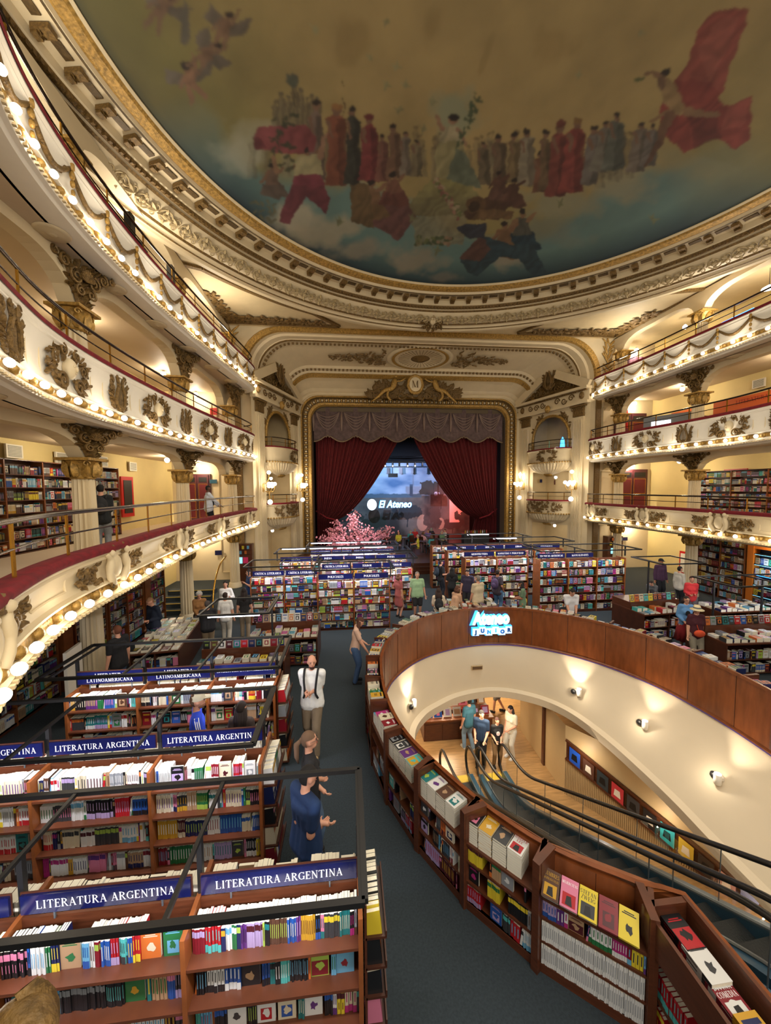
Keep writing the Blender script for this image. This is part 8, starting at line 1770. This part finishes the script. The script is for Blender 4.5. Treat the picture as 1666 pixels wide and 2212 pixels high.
for i, (x, y) in enumerate(((-.1, 26.0), (1.5, 25.8), (2.7, 26.1), (1.5, 27.5), (.8, 23.9), (-2.0, 24.5), (4.2, 25.0))):
    t_ = empty('cafe_table', (x, y, .5), label='small round dark café table, %s of the stage' % ['left of the middle seats', 'centre of the middle seats', 'right of the middle seats', 'rearmost, before the painted cloth', 'front centre', 'beside the blossom tree at the left', 'nearest the counter at the right'][i], cat='table', group='café tables on the stage'); MB().lathe([(0, .74), (.36, .74), (.36, .7), (0, .7)], n=20).build('table_top', M['wood_dark'], t_); MB().lathe([(.2, 0), (.04, .05), (.03, .7)], n=10).build('pedestal', M['black'], t_, True)
cb = empty('cafe_counter', (3.9, 24.9, .5), label='dark café counter with small products at the right of the stage', cat='counter'); MB().box((.9, .3, .5), (1.8, .6, 1.0)).build('cabinet', M['black'], cb); MB().box((.9, .3, 1.02), (1.9, .7, .04)).build('counter_top', M['wood_dark'], cb)
for k in range(12): x = 4.05+k*.14; tag(MB().lathe([(.03, 0), (.035, .02), (.035, .16), (.012, .2), (.012, .24)], n=8).build('bottle', flat('bottle_%d' % (k % 4), [(190, 150, 50), (180, 190, 190), (60, 90, 60), (160, 60, 40)][k % 4], .2), None, True), '%s glass bottle, %s in the row on the dark café counter' % (['amber', 'clear', 'green', 'copper'][k % 4], ORD[k]), 'bottle', 'bottles on the café counter').location = (x, 25.1, 1.54)
# double doors, signs, fire cabinets and notices
def door(x, z, w, h, nm, lab=None):
    d = empty(nm, (x, 19.9, z), kind='structure'); MB().box((0, 0, h/2), (w+.16, .1, h+.1)).build('frame', M['darkdoor'], d)
    for q in (-1, 1):
        MB().box((q*w/4, -.07, h*.5), (w/2-.03, .05, h)).build('leaf', M['darkdoor'], d)
        for (a, b) in ((.08, .42), (.48, .8)): MB().box((q*w/4, -.1, h*(a+b)/2), (w/2-.2, .02, h*(b-a))).build('padded_panel', M['doorpanel'], d); MB().box((q*w/4, -.098, h*(a+b)/2), (w/2-.15, .01, h*(b-a)+.05)).build('gilt_line', M['brass'], d)
        MB().box((q*w/4, -.1, h*.9), (w/2-.2, .02, h*.1)).build('top_panel', M['black'], d)
door(-11.75, LV[0]['fl'], 1.15, 2.35, 'door_1'); door(12.2, LV[0]['fl'], 1.75, 2.55, 'door_2'); door(-11.6, LV[1]['fl'], 1.3, 2.0, 'door_3'); door(12.0, LV[1]['fl'], 1.75, 2.4, 'door_4')
def plaque(px, py, w, h, mat, lab, Y=19.85, nm='sign_plate', cat='sign', rot=0):
    p = aty(px, py, Y); o = MB().box((0, 0, 0), (w, .03, h), 0).build(nm, mat, None); o.location = p; tag(o, lab, cat); return o
plaque(461, 1040, .36, .2, M['teal_sign'], 'teal sign plate above the guard on the lowest left balcony')
plaque(472, 1194, .34, .24, M['navy'], 'small navy sign on the left end wall at ground level, left of the terminal')
plaque(1351, 1028, .34, .22, M['teal_sign'], 'teal sign plate beside the double door on the lowest right balcony')
plaque(1350, 1164, .34, .2, M['navy'], 'small navy sign on the right end wall above the terminal')
plaque(1169, 1039, .16, .22, M['navy'], 'tiny dark sign in the middle opening of the right stage box', 23.6); plaque(588, 1050, .18, .24, M['navy'], 'tiny dark sign in the middle opening of the left stage box', 23.4); plaque(1202, 1042, .3, .3, flat('brown_notice', (90, 50, 40)), 'brown square notice in the middle opening of the right stage box', 23.4)
def wall_box(sd, px, py, w, h, lab, X, mat, inner=None):
    p = atx(px, py, X); o = empty('notice_cabinet', p, sd*-PI/2 if sd < 0 else -PI/2, label=lab, cat='notice case'); 
    if sd < 0: o.rotation_euler = (0, 0, PI/2)
    MB().box((0, 0, 0), (w, .06, h)).build('frame', mat, o); MB().box((0, -.035, 0), (w*.68, .02, h*.82)).build('notice_pane', inner or M['steel'], o)
wall_box(1, 1588, 1049, 1.0, 1.5, 'red framed notice case on the lowest right balcony wall', 13.3, M['redpaint']); wall_box(-1, 275, 1073, .8, 1.6, 'red framed notice case on the lowest left balcony wall', -12.9, M['redpaint'], M['black']); wall_box(1, 1478, 1216, .5, 1.2, 'red fire hose cabinet on the right ground wall behind the column', 13.3, M['redpaint'], M['white'])
for (px, py, Y, lab) in ((461, 914, 19.6, 'red fire extinguisher by the farthest left column on the middle balcony'), (1353, 915, 19.6, 'red fire extinguisher by the double door on the middle right balcony')):
    p = aty(px, py, Y); e = empty('fire_extinguisher', (p[0], p[1], p[2]-.25), label=lab, cat='fire extinguisher'); MB().lathe([(0, 0), (.09, .01), (.09, .42), (.05, .5), (.03, .52)], n=14).build('cylinder', M['redpaint'], e, True); MB().box((0, -.02, .56), (.12, .05, .06)).build('valve', M['black'], e); MB().tube([(.03, -.02, .55), (.12, -.04, .5), (.13, -.04, .2)], .012, 6).build('hose', M['black'], e)
    MB().box((0, .1, .85), (.34, .02, .34)).build('red_white_board', M['redpaint'], e)
# vents on the upper walls
for (px, py, X) in ((30, 975, -12.9), (133, 990, -12.9), (222, 997, -12.9), (287, 1008, -12.9), (1640, 828, 13.3), (1640, 625, 13.3)):
    p = atx(px, py, X); o = empty('wall_vent', p, PI/2 if X < 0 else -PI/2, label='pale wall vent grille, %s' % {30: 'nearest on the lowest left balcony wall', 133: 'second on the lowest left balcony wall', 222: 'just past the first left column capital', 287: 'farthest on the lowest left balcony wall'}.get(px, 'middle tier right wall' if py > 700 else 'top tier right wall'), cat='vent', group='gallery wall vents'); MB().box((0, 0, 0), (.5, .05, .36)).build('frame', M['white'], o)
    for k in range(8): MB().box((0, -.03, -.13+k*.037), (.4, .01, .02)).build('louvre', flat('grey_green_louvre', (128, 130, 112)), o)
# two free-standing book terminals at the end walls
for (x, lab) in ((-9.35, 'wooden book terminal with a bright screen at the left end wall'), (10.55, 'dark wooden book terminal with a screen at the right end wall')):
    t_ = empty('book_terminal', (x, 18.9, 0), label=lab, cat='kiosk'); MB().box((0, .2, 1.0), (.9, .4, 2.0)).build('cabinet', M['wood'], t_)
    for z in (1.5, 1.75): MB().box((0, -.02, z), (.8, .04, .02)).build('shelf', M['wood_dark'], t_)
    MB().box((-.14, -.03, 1.2), (.24, .04, .3)).build('screen', M['skyglow'], t_); MB().box((.14, -.03, 1.2), (.24, .04, .3)).build('screen', flat('pink_screen', (220, 60, 110), .3), t_)
    for j in range(6): b = MB().box((x-.32+.12*j, 18.83, 1.6+.25*(j % 2)), (.1, .05, .16)).build('leaflet', cmat(['yellow', 'orange', 'sky blue'][j % 3]), None); tag(b, 'small %s leaflet on the %s shelf of the %s book terminal' % (['yellow', 'orange', 'sky blue'][j % 3], ['lower', 'upper'][j % 2], 'left' if x < 0 else 'right'), 'leaflet', 'leaflets on the book terminals')
# brass arc rail of the stairs on the left
ar_ = tag(MB().tube(catmull([(-9.0, 13.6, 0), (-9.05, 14.0, 1.1), (-9.1, 14.8, 1.75), (-9.1, 15.6, 2.0)], 6), .03, 8).build('brass_handrail', M['brass'], None, True), 'curved brass handrail rising beside the left stairs', 'handrail')
sr = empty('side_stairs', (-10.4, 14.6, 0), label='dark carpeted steps with yellow nosings behind the second left column', cat='stairs')
for k in range(4): MB().box((0, .3*k, .09+.17*k), (1.8, .32, .18)).build('step', M['carpet'], sr); MB().box((0, .3*k-.16, .175+.17*k), (1.7, .02, .02)).build('nosing', flat('yellow_line', (210, 180, 60)), sr)
# video banner and display on the middle right balcony, blue neon and curtain on the top one
vb = empty('promo_banner', (11.2, 16.6, LV[1]['fl']), -PI/2+.5, label='grey promotional banner with a bright screen behind the middle right balcony rail', cat='banner'); MB().box((0, 0, .95), (1.9, .1, 1.5)).build('board', flat('grey_banner', (120, 124, 128)), vb); MB().box((-.2, -.06, 1.05), (.8, .03, .8)).build('screen', M['signwhite'], vb)
nb_ = tag(MB().tube([(10.0, 11.9, LV[2]['fl']+.95), (10.0, 13.0, LV[2]['fl']+.92)], .04, 8).build('neon_tube', M['bluelight'], None, True), 'blue neon tube lying along the top right balcony rail', 'neon light'); point('neon_glow', (9.9, 12.4, LV[2]['fl']+1.1), 6, (.1, .35, 1))
wc_ = empty('gallery_curtain', (12.3, 19.8, LV[2]['fl']), label='mauve pelmet and red curtain over a cyan window on the top right gallery', cat='curtain'); 
mv = MB().add([(-1.1+2.2*i/40, -.05-.04*math.sin(i*.9), z) for z in (2.1, 1.5) for i in range(41)], [(i, i+1, i+42, i+41) for i in range(40)]).build('pelmet', flat('mauve_pelmet', (120, 80, 104)), wc_, True)
MB().add([(-1.0+.9*i/30, -.02-.05*math.sin(i*1.3), z) for z in (1.6, 0) for i in range(31)], [(i, i+1, i+32, i+31) for i in range(30)]).build('drape', M['velvet'], wc_, True); MB().box((.45, .02, .85), (1.1, .03, 1.4)).build('window_pane', M['skyglow'], wc_)
# stage box lamp figure at the upper right arch
bl_ = empty('blue_lamp', (8.55, 20.9, 6.3), label='blue glowing lamp with white moving heads in the upper arch of the right stage box', cat='stage light'); MB().lathe([(0, .0), (.12, .05), (.15, .6), (.1, 1.2), (0, 1.4)], n=14).build('glow_body', M['bluelight'], bl_, True)
for q in (-1, 1): MB().sphere((q*.35, 0, .7), .14, 10, 8, (1.3, .8, .8)).build('lamp_head', M['white'], bl_, True)
MB().box((0, 0, .68), (.6, .06, .06)).build('crossbar', M['black'], bl_)
# cable bundle over the top left rail and person on the middle left balcony edge
cbl = MB(); pth = [(p[0]-.25, p[1], 0) for p in catmull(PATH[(-1, 2)], 6)]
for k in range(5): cbl.tube([(p[0]-.02*k, p[1], ZV[(-1, 2)]+.42+.05*math.sin(p[1]*2+k)+.035*k) for p in pth if 3 < p[1] < 11], .022, 5)
tag(cbl.build('cable_bundle', M['rubber'], None, True), 'thick bundle of black cables tied along the top left balcony rail', 'cables')
for (y, lab) in ((10.4, 'nearer'), (12.6, 'farther')):
    a = Arc(catmull(PATH[(-1, 2)], 8)); e = empty('loudspeaker', (-9.5, y, ZV[(-1, 2)]), label='tall black column loudspeaker on the top left balcony, the %s one' % lab, cat='loudspeaker'); MB().box((0, 0, .55), (.16, .2, 1.0)).build('cabinet', M['black'], e); MB().bar((0, 0, -.7), (0, 0, .1), .04).build('pole', M['black'], e)
for sd in (-1, 1):
    p = Vector((X0+sd*7.75, 24.45, 7.2)); e = empty('wall_speaker', p, label='small dark speaker on the %s wall beside the gilded stage frame' % ('left' if sd < 0 else 'right'), cat='loudspeaker', group='small speakers beside the stage'); MB().box((0, 0, 0), (.22, .2, .5)).build('cabinet', M['black'], e); MB().bar((0, 0, -.5), (0, .1, -.2), .03).build('bracket', M['brass'], e)
# bright double lamps on the walls beside the frame
for sd in (-1, 1):
    p = (X0+sd*7.5, 24.35, 5.35); g = empty('frame_lamp', p, label='bright flame-shaped wall lamp %s of the gilded stage frame' % ('left' if sd < 0 else 'right'), cat='wall lamp', group='lamps beside the stage frame'); MB().sphere((0, 0, .2), .16, 12, 8, (.8, .8, 1.6)).build('globe', M['bulbcool'], g, True); MB().lathe([(.03, -.3), (.08, -.2), (.05, -.05)], n=10).build('bracket', M['gold'], g, True); point('frame_light', (p[0], p[1]-.45, p[2]+.1), 55, (1, .85, .5), .12)
# stand-up white board by the first left column
tag(MB().box((-9.75, 8.0, .75), (.06, .55, 1.5), .15).build('info_board', M['white'], None), 'narrow white leaning board left of the nearest ground column', 'board')
# gilt ornament of the parapet at the lower left corner
g = empty('parapet_ornament', (-4.7, .66, 3.72), math.radians(140), label='rounded gilt and cream carved knob of the balcony edge at the bottom left corner', cat='ornament')
kb = MB().sphere((0, 0, 0), .06, 14, 10, (1.2, 1, .9)); leaf(kb, (-.05, -.05), .5, .14, .06, .8, .05); kb.build('gilt_knob', M['gold_dark'], g, True); MB().sphere((-.09, .02, -.04), .07, 12, 8, (1, .8, 1.3)).build('cream_scroll', M['cream'], g, True)
pn = atx(1662, 622, 11.6); pl_ = empty('pendant_lamp', pn, label='white saucer pendant lamp over the top right gallery', cat='lamp'); MB().lathe([(.0, .12), (.05, .1), (.2, .02), (.22, -.02), (0, -.04)], n=20).build('shade', M['bulbcool'], pl_, True); MB().tube([(0, 0, .1), (0, 0, .9)], .01, 5).build('cord', M['black'], pl_)
